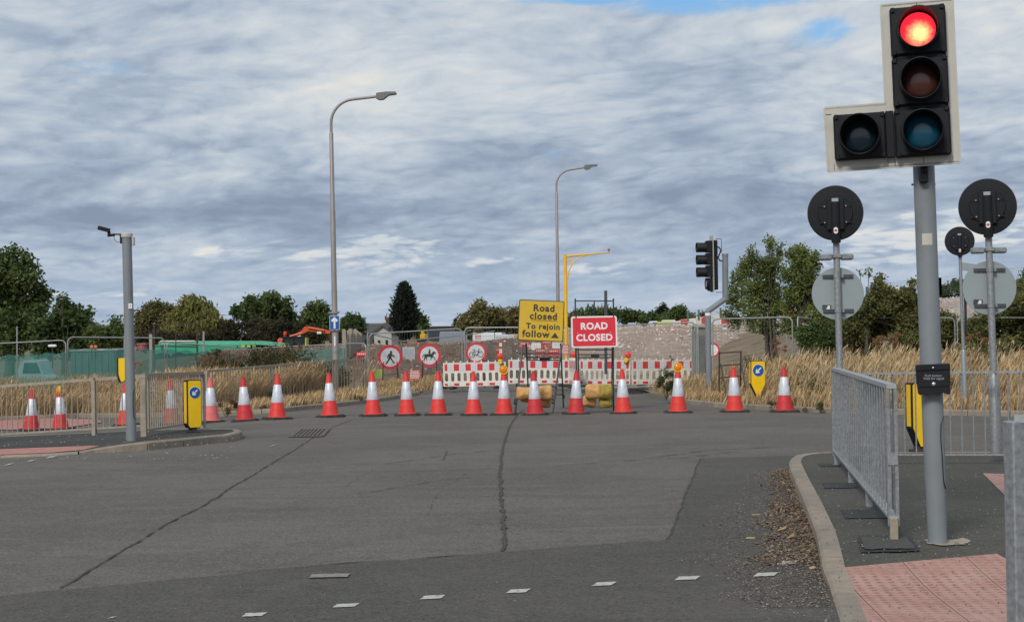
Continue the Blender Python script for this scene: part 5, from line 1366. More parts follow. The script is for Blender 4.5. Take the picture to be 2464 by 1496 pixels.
for a, b2 in (((1647, 1015), (1680, 968)), ((1680, 970), (1740, 968)), ((1740, 968), (1765, 1008)), ((1680, 970), (1712, 1024)), ((1712, 1024), (1740, 968)), ((1647, 1015), (1712, 1024)), ((1658, 948), (1688, 946)), ((1672, 948), (1682, 972)), ((1728, 947), (1758, 940)), ((1738, 944), (1742, 970)), ((1700, 1028), (1724, 1020))): bl(a, b2)
m_.build('bicycle_symbol', M['sign_black'], t, False)

# ---------------- empty frame in the right grass
Zf = 37.5
fo = at(1758, 985, Zf)
ef = thing('empty_sign_frame', 'rusty empty sign frame standing in the dry grass', 'sign frame', fo)
def Ye(u, v, dy=0): return at(u, v, Zf + dy) - fo
frame_part(ef, Ye, 'leg', [((1731, 846, 0), (1730, 990, .1))], M['rust'], .035); frame_part(ef, Ye, 'leg', [((1783, 844, 0), (1781, 965, .1))], M['rust'], .035)
frame_part(ef, Ye, 'leg', [((1734, 875, 0), (1755, 985, -.5))], M['frame_grey'], .03); frame_part(ef, Ye, 'leg', [((1784, 875, 0), (1800, 968, -.5))], M['frame_grey'], .03)
frame_part(ef, Ye, 'crossbars', [((1731, 849, 0), (1783, 846, 0)), ((1729, 880, 0), (1784, 876, 0)), ((1729, 909, -.05), (1783, 904, -.05)), ((1753, 965, -.4), (1798, 965, -.4))], M['rust'], .032)
sandbag(1789, 968, 25, 17, 36.6, M['sand_tan'], 'flat tan sandbag in the grass at the empty rusty frame', dep=.3)
# second rusty frame above left verge (scaffold of thin posts)
Zq = 55; fo = at(430, 900, Zq)
sf = thing('rusty_scaffold', 'thin rusty rectangular frame rising left of the green boom', 'frame', fo)
def Yq(u, v, dy=0): return at(u, v, Zq + dy) - fo
frame_part(sf, Yq, 'post', [((371, 778, 0), (371, 905, 0))], M['rust'], .05); frame_part(sf, Yq, 'post', [((423, 778, 1), (423, 905, 1))], M['rust'], .03); frame_part(sf, Yq, 'post', [((474, 780, 0), (475, 905, 0))], M['rust'], .055)
frame_part(sf, Yq, 'crossbars', [((371, 780, 0), (475, 779, 0)), ((371, 833, 0), (475, 835, 0)), ((371, 898, 0), (475, 898, 0))], M['rust'], .04)
for (u, v0, v1, Z, m, lab) in ((490, 797, 860, 60, 'galv', 'grey upright post left of the green boom'), (302, 807, 880, 52, 'timber', 'pale upright post just left of the camera pole'), (363, 804, 870, 54, 'timber', 'pale upright post just right of the camera pole'),
                               (41, 785, 860, 58, 'galv', 'thin grey pole in front of the big left tree')):
    a, b2 = at(u, v0, Z), at(u, v1 + 60, Z); m_ = MB(); w_ = (.10 if m == 'timber' else .07) if u != 41 else .04; m_.bar((0, 0, 0), a - b2, w_, w_); o = m_.build('post', M[m], None, False); o.location = b2; tag(o, lab, 'post')
# timber piles
for i, (u, v0) in enumerate(((829, 791), (838, 793), (846, 790), (852, 791), (860, 796), (866, 799))):
    a, b2 = at(u, v0, 60 + i * .3), at(u, 860, 60 + i * .3); m_ = MB(); d = a - b2
    m_.prism([(-.07, 0), (.07, 0), (.075, d.z - .05), (.02, d.z), (-.06, d.z - .03)], -.05, .05); o = m_.build('sheet_pile', M['timber'], None, False); o.location = b2; o.rotation_euler = (0, R((-1, 2, -2, 3, 1, 0)[i]), R(20))
    tag(o, ['leftmost pale upright plank right of the nearer street lamp', 'second pale upright plank from the street lamp', 'third pale upright plank, the tallest of the row', 'fourth pale upright plank from the street lamp', 'fifth pale upright plank, lower than its neighbours', 'rightmost and shortest pale upright plank'][i], 'plank', 'pale planks right of the street lamp')
# ================================================================== SITE PLANT AND VEHICLES
# orange excavator
Ze = 92; fo = at(712, 835, Ze); fo = Vector((fo.x, Ze, fo.z - .9))
ex = thing('excavator', 'orange excavator with raised arm standing behind the green fence', 'excavator', fo)
E = lambda u, v, dy=0: at(u, v, Ze + dy) - fo
kp = px(Ze)
m_ = MB(); m_.box(tuple(E(712, 850)), (1.9, 2.2, .7), 0, .08); m_.box(tuple(E(682, 831, .3)), (.5, 1.6, .9), 0, .1); m_.build('body', M['orange'], ex)
m_ = MB()
for sg in (-1, 1): m_.box((0, sg * .95, .3), (2.9, .5, .62), 0, .2)
m_.build('tracks', M['tyre'], ex)
m_ = MB(); a, b2 = E(683, 834), E(735, 811)
for x in (a.x + .03, (a.x + b2.x) / 2, b2.x - .03):
    for y in (-.55, .55): m_.bar((x, y, a.z), (x + .03, y, b2.z), .09)
m_.box(((a.x + b2.x) / 2, 0, b2.z), (b2.x - a.x + .05, 1.2, .08), 0, .03); m_.box(((a.x + b2.x) / 2, -.55, a.z + .05), (b2.x - a.x, .08, .14)); m_.build('cab_frame', M['black_matt'], ex, False)
m_ = MB(); m_.box(((a.x + b2.x) / 2, 0, (a.z + b2.z) / 2), (b2.x - a.x - .06, 1.05, b2.z - a.z - .08)); m_.build('cab_glass', M['glass'], ex, False)
m_ = MB(); b_ = [E(u, v) for u, v in ((692, 812), (712, 803), (727, 795), (733, 786), (741, 785), (758, 788), (780, 792), (797, 797), (795, 803), (778, 801), (754, 798), (743, 796), (735, 800), (721, 807), (700, 814))]
m_.prism([(p.x, p.z) for p in b_], -.22, .22); m_.build('boom', M['orange'], ex, False)
m_ = MB(); m_.tube([E(697, 809, -.3), E(728, 801, -.3)], .06, 8); m_.tube([E(742, 788, -.3), E(780, 795, -.3)], .07, 8); m_.build('hydraulic_ram', M['orange'], ex)
m_ = MB(); s_ = [E(u, v) for u, v in ((789, 796), (800, 798), (801, 816), (795, 823), (791, 812))]; m_.prism([(p.x, p.z) for p in s_], -.15, .15); m_.build('stick', M['rust'], ex, False)
m_ = MB(); m_.box(tuple(E(719, 806, -.26)), (.22, .02, .16)); m_.box(tuple(E(768, 800, -.26)), (.26, .02, .14)); m_.build('white_markings', M['sign_white'], ex, False)
m_ = MB(); c_ = E(686, 801); m_.lathe([(.10, -.12), (.10, .05), (.06, .1)], 12, tuple(c_)); m_.bar((c_.x, c_.y, c_.z - .45), (c_.x, c_.y, c_.z - .1), .05); m_.build('beacon', M['cone_red'], ex)
m_ = MB(); m_.box(tuple(E(738, 822)), (.08, 1.1, .5)); m_.build('lime_stripe', M['lime'], ex, False)
# green boom machine
Zg = 78; fo = at(520, 850, Zg); fo = Vector((fo.x, Zg, fo.z - .8))
gm = thing('mobile_crane', 'long low green crane with its boom lying flat behind the dry bushes', 'crane', fo)
G = lambda u, v, dy=0: at(u, v, Zg + dy) - fo
def gp_(name, pts, y0, y1, m): m_ = MB(); m_.prism([(G(u, v).x, G(u, v).z) for u, v in pts], y0, y1); return m_.build(name, m, gm, False)
gp_('chassis', [(378, 829), (596, 829), (598, 850), (378, 850)], -.8, .9, M['green'])
gp_('boom', [(388, 822), (400, 820), (628, 820), (692, 826), (694, 832), (620, 829), (390, 830)], -.35, .35, mat('pale_plant_green', (.10, .42, .27), .5, dirt=(.08, .3, .2), dirt_amt=.4))
m_ = MB(); m_.tube([G(384, 836, -1), G(384, 824, -1), G(388, 821, -1), G(470, 821, -1)], .05, 8); m_.build('handrail', M['fence_steel'], gm)
m_ = MB()
for u in (585, 598, 611, 684): c_ = G(u, 832.5, -.9); m_.box(tuple(c_), (.16, .03, .09))
m_.build('lime_markers', M['lime'], gm, False)
m_ = MB(); 
for u in (400, 440, 545, 580): c_ = G(u, 858); m_.T = Matrix.Translation((c_.x, -.8, .45)) @ Matrix.Rotation(R(90), 4, 'X'); m_.lathe([(.45, -.15), (.45, .15)], 18)
m_.build('wheels', M['tyre'], gm)
m_ = MB(); c_ = G(800, 825)
# vehicles
def van(u, v_roof, wpx, Z, label, body, kind='van', rz=0, hh=None, name=None, rear=True, chevron=False):
    Wd = wpx * px(Z); c_ = at(u, v_roof, Z); Ht = hh or (2.0 if kind == 'van' else 1.45)
    t = thing(name or ('parked_van' if kind == 'van' else 'parked_car'), label, kind, (c_.x, c_.y, c_.z - Ht), R(rz), 'vehicles on the works site')
    L = Wd / 2
    if kind == 'van': prof = [(-L, .35), (L, .35), (L, .95), (L * .82, 1.15), (L * .58, Ht - .06), (L * .5, Ht), (-L * .94, Ht), (-L, Ht - .1)]
    else: prof = [(-L, .3), (L, .3), (L, .72), (L * .55, .88), (L * .28, Ht - .05), (L * .15, Ht), (-L * .55, Ht), (-L * .72, Ht - .06), (-L * .96, .92), (-L, .8)]
    m_ = MB(); m_.prism(prof, -.85, .85); m_.build('body', body, t, False)
    m_ = MB()
    if kind == 'van': m_.prism([(L * .30, 1.12), (L * .78, 1.12), (L * .56, Ht - .18), (L * .30, Ht - .18)], -.862, .862); m_.prism([(L * .815, 1.17), (L * .585, Ht - .1), (L * .60, Ht - .1), (L * .835, 1.17)], -.75, .75)
    else: m_.prism([(-L * .62, .93), (L * .42, .93), (L * .20, Ht - .1), (-L * .52, Ht - .1)], -.862, .862)
    m_.build('windows', M['glass'], t, False)
    for x in (-L * .62, L * .62):
        m_ = MB(); m_.T = Matrix.Translation((x, 0, .34)) @ Matrix.Rotation(R(90), 4, 'X'); m_.lathe([(.34, -.88), (.34, -.6)], 18); m_.lathe([(.34, .6), (.34, .88)], 18); m_.build('wheels', M['tyre'], t)
    m_ = MB(); m_.box((-L * .98, -.7, .8), (.06, .2, .2)); m_.build('tail_light', M['cone_red'], t, False)
    return t
M['car_white'] = mat('vehicle_white', (.62, .64, .66), .3, 0, var=.04, coat=.4); M['car_blue'] = mat('vehicle_pale_blue', (.36, .46, .52), .3, 0, var=.05, coat=.4); M['car_grey'] = mat('vehicle_grey', (.22, .24, .27), .3, .2, coat=.4)
cv = van(93, 865, 82, 60, 'pale car behind the green netting at the left edge', M['car_blue'], 'car', 4)
m_ = MB(); m_.prism(rect(-.27, .52, .27, .66), -.872, -.862); m_.build('number_plate', M['sign_black'], cv, False)
van(1178, 800, 34, 84, 'white van parked far behind the slanting fence panel, left of the trees', M['car_white'], 'van', 70)
van(1225, 804, 40, 78, 'white van behind the cycle sign fence', M['car_white'], 'van', 20, 1.7)
van(1092, 797, 22, 88, 'small grey vehicle left of the white van behind the horse sign', M['car_grey'], 'car', 60)
van(1604, 769.5, 40, 94, 'white van with yellow chevrons on the rubble bank skyline', M['car_white'], 'van', 176, 1.5)
o = [x for x in C.objects if x.get('label', '').startswith('white van with yellow')][0]
m_ = MB()
for k in range(5): m_.prism([(-.42 + .2 * k, .75), (-.32 + .2 * k, .75), (-.20 + .2 * k, 1.35), (-.30 + .2 * k, 1.35)], .863, .868); 
m_.prism(rect(-.50, .70, .62, 1.40), .8605, .8625); mc = m_.build('chevron_panel', [M['lime']], o, False)
van(1575, 772, 30, 96, 'white car in front of the far tree line on the bank skyline', M['car_white'], 'car', 0, 1.2)
van(1522, 776, 26, 98, 'pale car half hidden by the red sign on the bank skyline', M['car_blue'], 'car', 0, 1.1)
van(2165, 690, 70, 90, 'white lorry roof glimpsed over the bushes right of the round sign', M['car_white'], 'van', 0, 2.2)
van(960, 776, 14, 150, 'tiny white lorry in front of the far bridge, right of the conifer', M['car_white'], 'van', 60, 2.2) if False else None
# white excavator bonnet left
p = at(126, 832, 62); t = thing('site_mirror_lamp', 'white rounded site lamp head above the green netting at left', 'lamp', p); m_ = MB(); m_.box((0, 0, 0), (.34, .14, .11), 0, .04); m_.build('lamp_head', M['sign_white'], t); m_ = MB(); m_.bar((0, 0, -.05), (0, 0, -.9), .04); m_.build('stand', M['frame_black'], t, False)
for u, lab in ((220.5, 'left one of two small red lamps above the green netting'), (230, 'right one of two small red lamps above the green netting')):
    p = at(u, 833.5, 58); t = thing('warning_lamp', lab, 'warning lamp', p, 0, 'pair of red lamps at left'); m_ = MB(); m_.disc(0, 0, .058, -.03, .03, 16); m_.build('lens', mat('salmon_lens', (.62, .16, .09), .5), t); m_ = MB(); m_.bar((0, .02, 0), (0, .02, -.5), .03); m_.build('stem', M['frame_black'], t, False)
# long containers behind netting
def box_thing(u0, u1, v0, v1, Z, m, label, cat, name, dep=2.4, lid=None):
    a, b2 = at(u0, v0, Z), at(u1, v1, Z); t = thing(name, label, cat, ((a.x + b2.x) / 2, Z, b2.z)); w_ = b2.x - a.x; h_ = a.z - b2.z
    m_ = MB(); m_.box((0, 0, h_ / 2), (w_, dep, h_), 0, .03)
    n = int(w_ / .25)
    for k in range(n): m_.box((-w_ / 2 + (k + .5) * w_ / n, -dep / 2 - .01, h_ / 2), (w_ / n * .45, .05, h_ * .86))
    m_.build('body', m, t, False); m_ = MB(); m_.box((0, 0, h_ + .03), (w_ + .08, dep + .08, .07)); m_.build('top_rim', lid or m, t, False); return t
box_thing(190, 300, 844, 905, 62, mat('dull_teal_container', (.10, .17, .16), .7), 'dull green container behind the netting left of the camera pole', 'container', 'container', lid=M['fence_steel'])
box_thing(335, 352, 829, 843, 64, mat('dull_red_crate', (.32, .10, .11), .7), 'small dull red crate right of the camera pole', 'crate', 'crate', .5)
# plastic road barriers in the works (chapter 8 style), each an object
def make_ch8(m, flip=False):
    t = thing('site_barrier', 'x', 'barrier'); m_ = MB()
    m_.prism(rect(-.5, .12, .5, .2), -.03, .03); m_.prism(rect(-.5, .52, .5, .60), -.03, .03); m_.prism(rect(-.5, .9, .5, 1.0), -.03, .03)
    for k in range(6): x = -.47 + k * .188; m_.box((x, 0, .55), (.05, .05, .88))
    m_.prism(rect(-.44, .62, .44, .88), -.012, .012); m_.build('panel', m, t, False)
    m_ = MB(); m_.box((-.35, 0, .05), (.08, .5, .1)); m_.box((.35, 0, .05), (.08, .5, .1)); m_.build('feet', M['rubber'], t, False)
    m_ = MB(); m_.prism(rect(-.40, .66, .40, .84), -.02, -.0135); m_.build('reflective_strip', M['refl_sheet'] if not flip else M['barrier_red'], t, False); return t
def make_block(m):
    t = thing('water_filled_barrier', 'x', 'barrier'); m_ = MB()
    m_.prism([(-.5, 0), (.5, 0), (.5, .8), (.42, 1.0), (-.42, 1.0), (-.5, .8)], -.2, .2); m_.build('body', m, t, False)
    m_ = MB(); m_.prism([(-.52, .1), (-.44, .1), (-.44, .9), (-.52, .9)], -.215, .215); m_.prism([(.44, .1), (.52, .1), (.52, .9), (.44, .9)], -.215, .215); m_.box((0, 0, .96), (.8, .43, .05)); m_.build('edge_ribs', M['barrier_white'], t, False)
    m_ = MB(); m_.prism(rect(-.30, .25, .30, .7), -.206, -.2005); m_.build('flat_recess', mat('recess_shade_panel', (.33, .08, .08), .7) if m is M['barrier_red'] else M['refl_sheet'], t, False); return t  # raised flat panel; on red blocks a darker red paints a hollow's shade
chR, blR, blW = make_ch8(M['barrier_red']), make_block(M['barrier_red']), make_block(M['barrier_white'])
fl = set()
def put(proto, u, v, wpx, Z, label, rz=0, grp='barriers on the rubble bank', sz=1.0, tilt=0):
    t = proto if id(proto) not in fl else dup(proto); fl.add(id(proto)); s_ = wpx * px(Z)
    p = at(u, v, Z); t.location = (p.x, p.y, max(p.z - s_ * sz, heap_h(p.x, p.y) - .03 if grp.endswith('bank') else -9)); t.scale = (s_, s_, s_ * sz); t.rotation_euler = (0, R(tilt), R(rz)); t['label'] = label; t['group'] = grp
Zt = 85
put(blW, 1627, 772, 17, Zt, 'low white block barrier at the left end of the skyline row', 4, sz=.7)
put(blR, 1646, 768, 20, Zt, 'faded red block barrier second in the skyline row', 8, sz=.95, tilt=-4)
put(blW, 1665, 766, 20, Zt, 'white block barrier with grey face in the skyline row', -10, sz=.85, tilt=-6)
put(blW, 1681, 761.5, 13, Zt, 'narrow white block barrier before the tall red one', 30, sz=1.5)
put(blR, 1694, 762, 17, Zt, 'tall dark red block barrier left of the cranked pole', 0, sz=1.3, tilt=3)
put(blW, 1726, 770, 20, Zt, 'white block barrier just right of the cranked pole', 8, sz=1.3)
put(blR, 1745, 774, 22, Zt, 'red block barrier partly behind the sapling leaves', -5, sz=1.1)
put(blR, 1895, 738, 34, 70, 'red block barrier glimpsed through the saplings at right', 0, sz=.8)
for i, (u, v, w_, Z, pr, lab) in enumerate((
    (1262, 822, 22, 62, chR, 'red slotted barrier left of the yellow sign legs'), (1290, 824, 22, 62, blW, 'white barrier between the yellow sign legs, left'), (1316, 818, 24, 63, chR, 'red slotted barrier in the middle below the yellow sign'),
    (1340, 820, 22, 62, blW, 'white barrier below the right half of the yellow sign'), (1300, 838, 26, 60, chR, 'lower red slotted barrier between the yellow sign legs'), (1332, 839, 26, 60, chR, 'lower red slotted barrier right of the middle leg'),
    (1247, 806, 20, 70, chR, 'red barrier standing left of the yellow board edge'), (1236, 812, 16, 70, blW, 'white barrier on the bank left of the yellow board'),
    (1200, 838, 16, 60, chR, 'small red barrier above the red lamp by the cycle sign'), (1010, 823, 26, 66, chR, 'red slotted barrier above the horse sign'), (985, 826, 24, 66, chR, 'red slotted barrier above the pale notice sheet'),
    (1040, 822, 24, 67, chR, 'red slotted barrier right above the horse sign ring'), (870, 846, 26, 60, chR, 'red slotted barrier left of the fence post by the planks'), (900, 832, 26, 62, chR, 'red barrier behind the left fence end'),
    (1150, 806, 14, 72, chR, 'narrow red barrier right of the fence joint'), (925, 833, 24, 64, chR, 'red barrier behind the no pedestrians sign'))):
    put(pr, u, v, w_, Z, lab, random.uniform(-20, 20), 'barriers down on the works site', sz=.8)
# white edge panel by the cranked pole, red and white
p = at(1714, 842, 46); t = thing('prohibition_sign', 'half hidden round red-rimmed sign just right of the cranked pole', 'road sign', p); m_ = MB(); m_.ring(0, 0, .225, .175, -.01, .01, 28); m_.build('red_ring', M['red_ring'], t, False); m_ = MB(); m_.disc(0, 0, .18, -.004, .004, 28); m_.build('white_face', M['sign_white'], t, False); m_ = MB(); m_.bar((-.2, .03, -.2), (-.22, .1, -1.3), .03); m_.bar((.2, .03, -.2), (.22, .1, -1.3), .03); m_.build('legs', M['rust'], t, False)
p = at(1184, 832, 56); 
def marker(u, v0, v1, Z, label):
    a, b2 = at(u, v0, Z), at(u, v1, Z); t = thing('marker_post', label, 'marker post', b2); m_ = MB(); H_ = a.z - b2.z; m_.box((0, 0, H_ / 2), (.10, .06, H_)); m_.build('post', M['barrier_white'], t, False)
    for k in (0.92, .55): m_ = MB(); m_.box((0, 0, H_ * k), (.108, .068, H_ * .14)); m_.build('red_band', M['cone_dark'], t, False)
marker(1205, 818, 858, 57, 'red and white marker post standing on the bank left of the yellow sign')
marker(1618, 783, 795, 66, 'tiny red and white marker on the rubble slope')
p = at(1262, 826, 58)
t = MB(); t.prism([(-.06, -.5), (.06, -.5), (.05, .5), (-.04, .55)], -.02, .02)
# yellow digger part far
p = at(1018, 801, 130); t = thing('small_dumper', 'small yellow machine far behind the fence, right of the conifer', 'machine', (p.x, p.y, p.z - .9)); m_ = MB(); m_.box((0, 0, .6), (.5, .8, .5), 0, .1); m_.box((-.03, 0, .95), (.3, .5, .25), 0, .08); m_.build('body', M['sign_yellow'], t); m_ = MB(); m_.box((0, 0, .2), (.7, 1.2, .4), 0, .1); m_.build('tracks', M['tyre'], t)

# ================================================================== FAR BUILDINGS
def gable_house(u0, u1, v_eave, v_ridge, Z, wallm, roofm, label, name='house', dep=8, gable_front=True, chimneys=()):
    a, b2 = at(u0, v_eave, Z), at(u1, v_eave, Z); rz_ = at((u0 + u1) / 2, v_ridge, Z).z; base_z = -1.2
    t = thing(name, label, 'house', ((a.x + b2.x) / 2, Z, base_z)); w_ = b2.x - a.x; he, hr = a.z - base_z, rz_ - base_z
    m_ = MB()
    if gable_front:
        m_.prism([(-w_ / 2, 0), (w_ / 2, 0), (w_ / 2, he), (0, hr), (-w_ / 2, he)], 0, dep); m_.build('wall', wallm, t, False)
        m_ = MB()
        for sg in (-1, 1): m_.prism([(sg * (w_ / 2 + .25), he - .2), (sg * (w_ / 2 + .25), he - .02), (0, hr + .2), (0, hr + .02)], -.2, dep + .2)
    else:
        m_.box((0, dep / 2, he / 2), (w_, dep, he)); m_.build('wall', wallm, t, False)
        m_ = MB(); m_.prism([(-.2, he - .05), (dep / 2, hr), (dep + .2, he - .05)], -w_ / 2 - .2, w_ / 2 + .2, 'yz')
    rf = m_.build('roof', roofm, t, False)
    for (u, v0, w2) in chimneys:
        c_ = at(u, v0, Z) - t.location; m_ = MB(); h2 = 2.2
        m_.box((c_.x, dep * .4, c_.z - h2 / 2), (w2 * px(Z), .9, h2)); m_.box((c_.x, dep * .4, c_.z - .05), (w2 * px(Z) + .15, 1.05, .15))
        for k in (-.22, .22): m_.lathe([(.12, 0), (.10, .35)], 10, (c_.x + k, dep * .4, c_.z))
        m_.build('chimney', M['brick'], rf, False)
    for sx in (-.22, .22):
        m_ = MB(); m_.box((sx * w_, -.02, he * .62), (w_ * .14, .06, he * .22)); m_.build('window', M['glass'], t, False)
    return t
gable_house(900, 942, 800, 786, 135, M['render_wall'], M['slate'], 'pale rendered gable house left of the tall conifer')
gable_house(868, 912, 800, 778, 150, M['slate'], M['slate'], 'dark roofed house behind the pale gable', gable_front=False)
gable_house(920, 950, 790, 776, 165, M['brick'], M['slate'], 'red brick house with two chimneys just left of the conifer', gable_front=False, chimneys=((927, 767, 8), (938, 764, 7)))
def shed_(u0, u1, v_top, v_roof, Z, label, name='warehouse', h_=9):
    a, b2 = at(u0, v_top, Z), at(u1, v_top, Z); t = thing(name, label, 'warehouse', ((a.x + b2.x) / 2, Z, (a.z + b2.z) / 2 - h_)); w_ = b2.x - a.x; k = (v_roof) * px(Z)
    m_ = MB(); m_.box((0, 15, (h_ - k) / 2), (w_, 30, h_ - k)); m_.build('wall', M['shed'], t, False)
    m_ = MB(); m_.prism([(-.3, h_ - k), (-.3, h_ - k * .35), (15, h_), (30.3, h_ - k * .35), (30.3, h_ - k)], -w_ / 2 - .3, w_ / 2 + .3, 'yz'); m_.build('roof', M['shed_roof'], t, False); return t
shed_(195, 440, 779, 7, 380, 'long dark warehouse with pale roof behind the left pole and willow')
shed_(640, 930, 777, 5, 420, 'long dark warehouse with pale roof left of the conifer')
t = shed_(1030, 1112, 783, 2, 330, 'dark bridge-like block on the skyline right of the conifer', 'viaduct', 3.5)
van(957, 774, 16, 300, 'tiny white lorry on the skyline just right of the conifer', M['car_white'], 'van', 0, 3)
# green mesh fence on the far bank
def line_fence(pts, Z, hpx, label, every=40):
    P = [at(u, v, Z + dz_) for u, v, dz_ in pts]; t = thing('security_fence', label, 'fence', (P[0].x, P[0].y, P[0].z - hpx * px(Z))); o_ = Vector(t.location); hh = hpx * px(Z)
    MF = mat('green_fence_paint', (.09, .12, .12), .6)
    for i in range(len(P) - 1):
        n = max(1, round(abs(pts[i + 1][0] - pts[i][0]) / every)); 
        m_ = MB()
        for k in range(n + 1):
            p = P[i].lerp(P[i + 1], k / n) - o_; m2 = MB(); m2.bar((p.x, p.y, p.z - hh), (p.x, p.y, p.z), .09); m2.build('post', MF, t, False)
        for j in range(9): a, b2 = P[i] - o_, P[i + 1] - o_; dz_ = -hh * j / 8; m_.bar(a + Vector((0, 0, dz_)), b2 + Vector((0, 0, dz_)), .011)
        m_.build('mesh', MF, t, False)
line_fence([(1655, 747, 0), (1760, 738, 0)], 80, 26, 'green mesh fence on the skyline left of the saplings', 24)
line_fence([(2086, 690, 0), (2190, 674, 0), (2262, 668, 0), (2400, 650, 0), (2600, 632, 0)], 62, 42, 'green mesh fence on the skyline above the right bushes', 70)
# crash rail and gravel bank far right
p = [at(u, v, 70) for u, v in ((2255, 735), (2620, 712))]
t = thing('crash_barrier', 'distant crash barrier on the bank right of the near signal pole', 'crash barrier', p[0]); m_ = MB(); m_.bar((0, 0, 0), p[1] - p[0], .06, .3); m_.build('beam', M['galv'], t, False)
for k in range(6):
    q = (p[1] - p[0]) * (k / 5); m_ = MB(); m_.bar(q, q - Vector((0, 0, .8)), .12); m_.build('post', M['rust'], t, False)
vs, fs = [], []
for i in range(41):
    for j in range(16):
        x = 15 + 14 * i / 40; y = 55 + 16 * j / 15; z = -.3 + (2.75 + .04 * (x - 18)) * sstep(y, 55, 68) + .12 * mnoise.noise(Vector((x, y, 0))); vs.append((x, y, z))
for i in range(40):
    for j in range(15): a = i * 16 + j; fs.append((a, a + 16, a + 17, a + 1))
m_ = MB(); m_.add(vs, fs); M['gravel'] = mat('pale_gravel', (.36, .31, .27), .95, 0, var=.35, scale=6, bump=1, bscale=12); o = m_.build('gravel_bank', M['gravel']); tag(o, kind='structure')
stones(6000, lambda: (rng.uniform(16, 27), rng.uniform(56, 70)), lambda x, y: -.3 + (2.75 + .04 * (x - 18)) * sstep(y, 55, 68), .03, .13, [(.45, .37, .32), (.52, .45, .40), (.34, .26, .21), (.40, .32, .27)])

# ================================================================== FOLIAGE (numpy)
def mesh_np(name, V, F, Cc, material):
    """V (n,3) F (m,k) quads or tris, Cc (m,3) colour per face"""
    me = bpy.data.meshes.new(name); n, m_, k = len(V), len(F), F.shape[1]
    me.vertices.add(n); me.vertices.foreach_set('co', V.astype(np.float32).ravel())
    me.loops.add(m_ * k); me.loops.foreach_set('vertex_index', F.astype(np.int32).ravel())
    me.polygons.add(m_); me.polygons.foreach_set('loop_start', np.arange(0, m_ * k, k, dtype=np.int32))
    try: me.polygons.foreach_set('loop_total', np.full(m_, k, dtype=np.int32))
    except Exception: pass
    me.update(calc_edges=True)
    ca = me.color_attributes.new('Col', 'FLOAT_COLOR', 'CORNER')
    cc = np.ones((m_, k, 4), np.float32); cc[:, :, :3] = Cc[:, None, :]; ca.data.foreach_set('color', cc.ravel())
    me.materials.append(material); o = bpy.data.objects.new(name, me); C.objects.link(o); return o
def rdir(n):
    v = rng.normal(size=(n, 3)); return v / np.linalg.norm(v, axis=1)[:, None]
def leaves(cent, rad, count, size, cols_, flat=.75, hollow=.35, squash=1.0, droop=0.0, elong=1.7, clump=7):
    """leaf clusters filling the balls cent/rad. returns V,F,C"""
    cent = np.array(cent, float); rad = np.array(rad, float); w_ = rad ** 2.2; w_ /= w_.sum()
    ntw = max(1, count // clump); idx = rng.choice(len(cent), ntw, p=w_); d = rdir(ntw)
    # lumpy balls : directions carry a bump field
    bumpf = 1 + .22 * np.sin(d[:, 0] * 5 + idx * 2.1) * np.sin(d[:, 2] * 6 + idx) + .12 * np.sin(d[:, 1] * 9 + idx * .7)
    r = (hollow + (1 - hollow) * rng.random(ntw) ** .6) * bumpf
    tw = cent[idx] + d * (rad[idx] * r)[:, None] * np.array([1, 1, squash])
    tone = rng.random(ntw); ct = rng.random(len(cent))
    P = np.repeat(tw, clump, 0); P += rng.normal(size=P.shape) * size * 1.1
    if droop: P[:, 2] -= rng.random(len(P)) * droop
    N = len(P); a = rdir(N); a[:, 2] *= flat; a /= np.linalg.norm(a, axis=1)[:, None]
    b_ = np.cross(a, rdir(N)); b_ /= np.linalg.norm(b_, axis=1)[:, None] + 1e-9
    s_ = size * (.6 + .8 * rng.random(N))[:, None]
    V = np.stack([P - a * s_ * elong * .5, P - b_ * s_ * .42, P + a * s_ * elong * .5, P + b_ * s_ * .42], 1).reshape(-1, 3)
    F = np.arange(N * 4).reshape(-1, 4); cols_ = np.array(cols_, float)
    t = np.clip(.45 * np.repeat(tone, clump) + .3 * np.repeat(ct[idx], clump) + .25 * rng.random(N), 0, .999) * (len(cols_) - 1)
    i0 = t.astype(int); f = (t - i0)[:, None]; cc = cols_[i0] * (1 - f) + cols_[np.minimum(i0 + 1, len(cols_) - 1)] * f
    return V, F, cc * (.85 + .3 * rng.random((N, 1)))
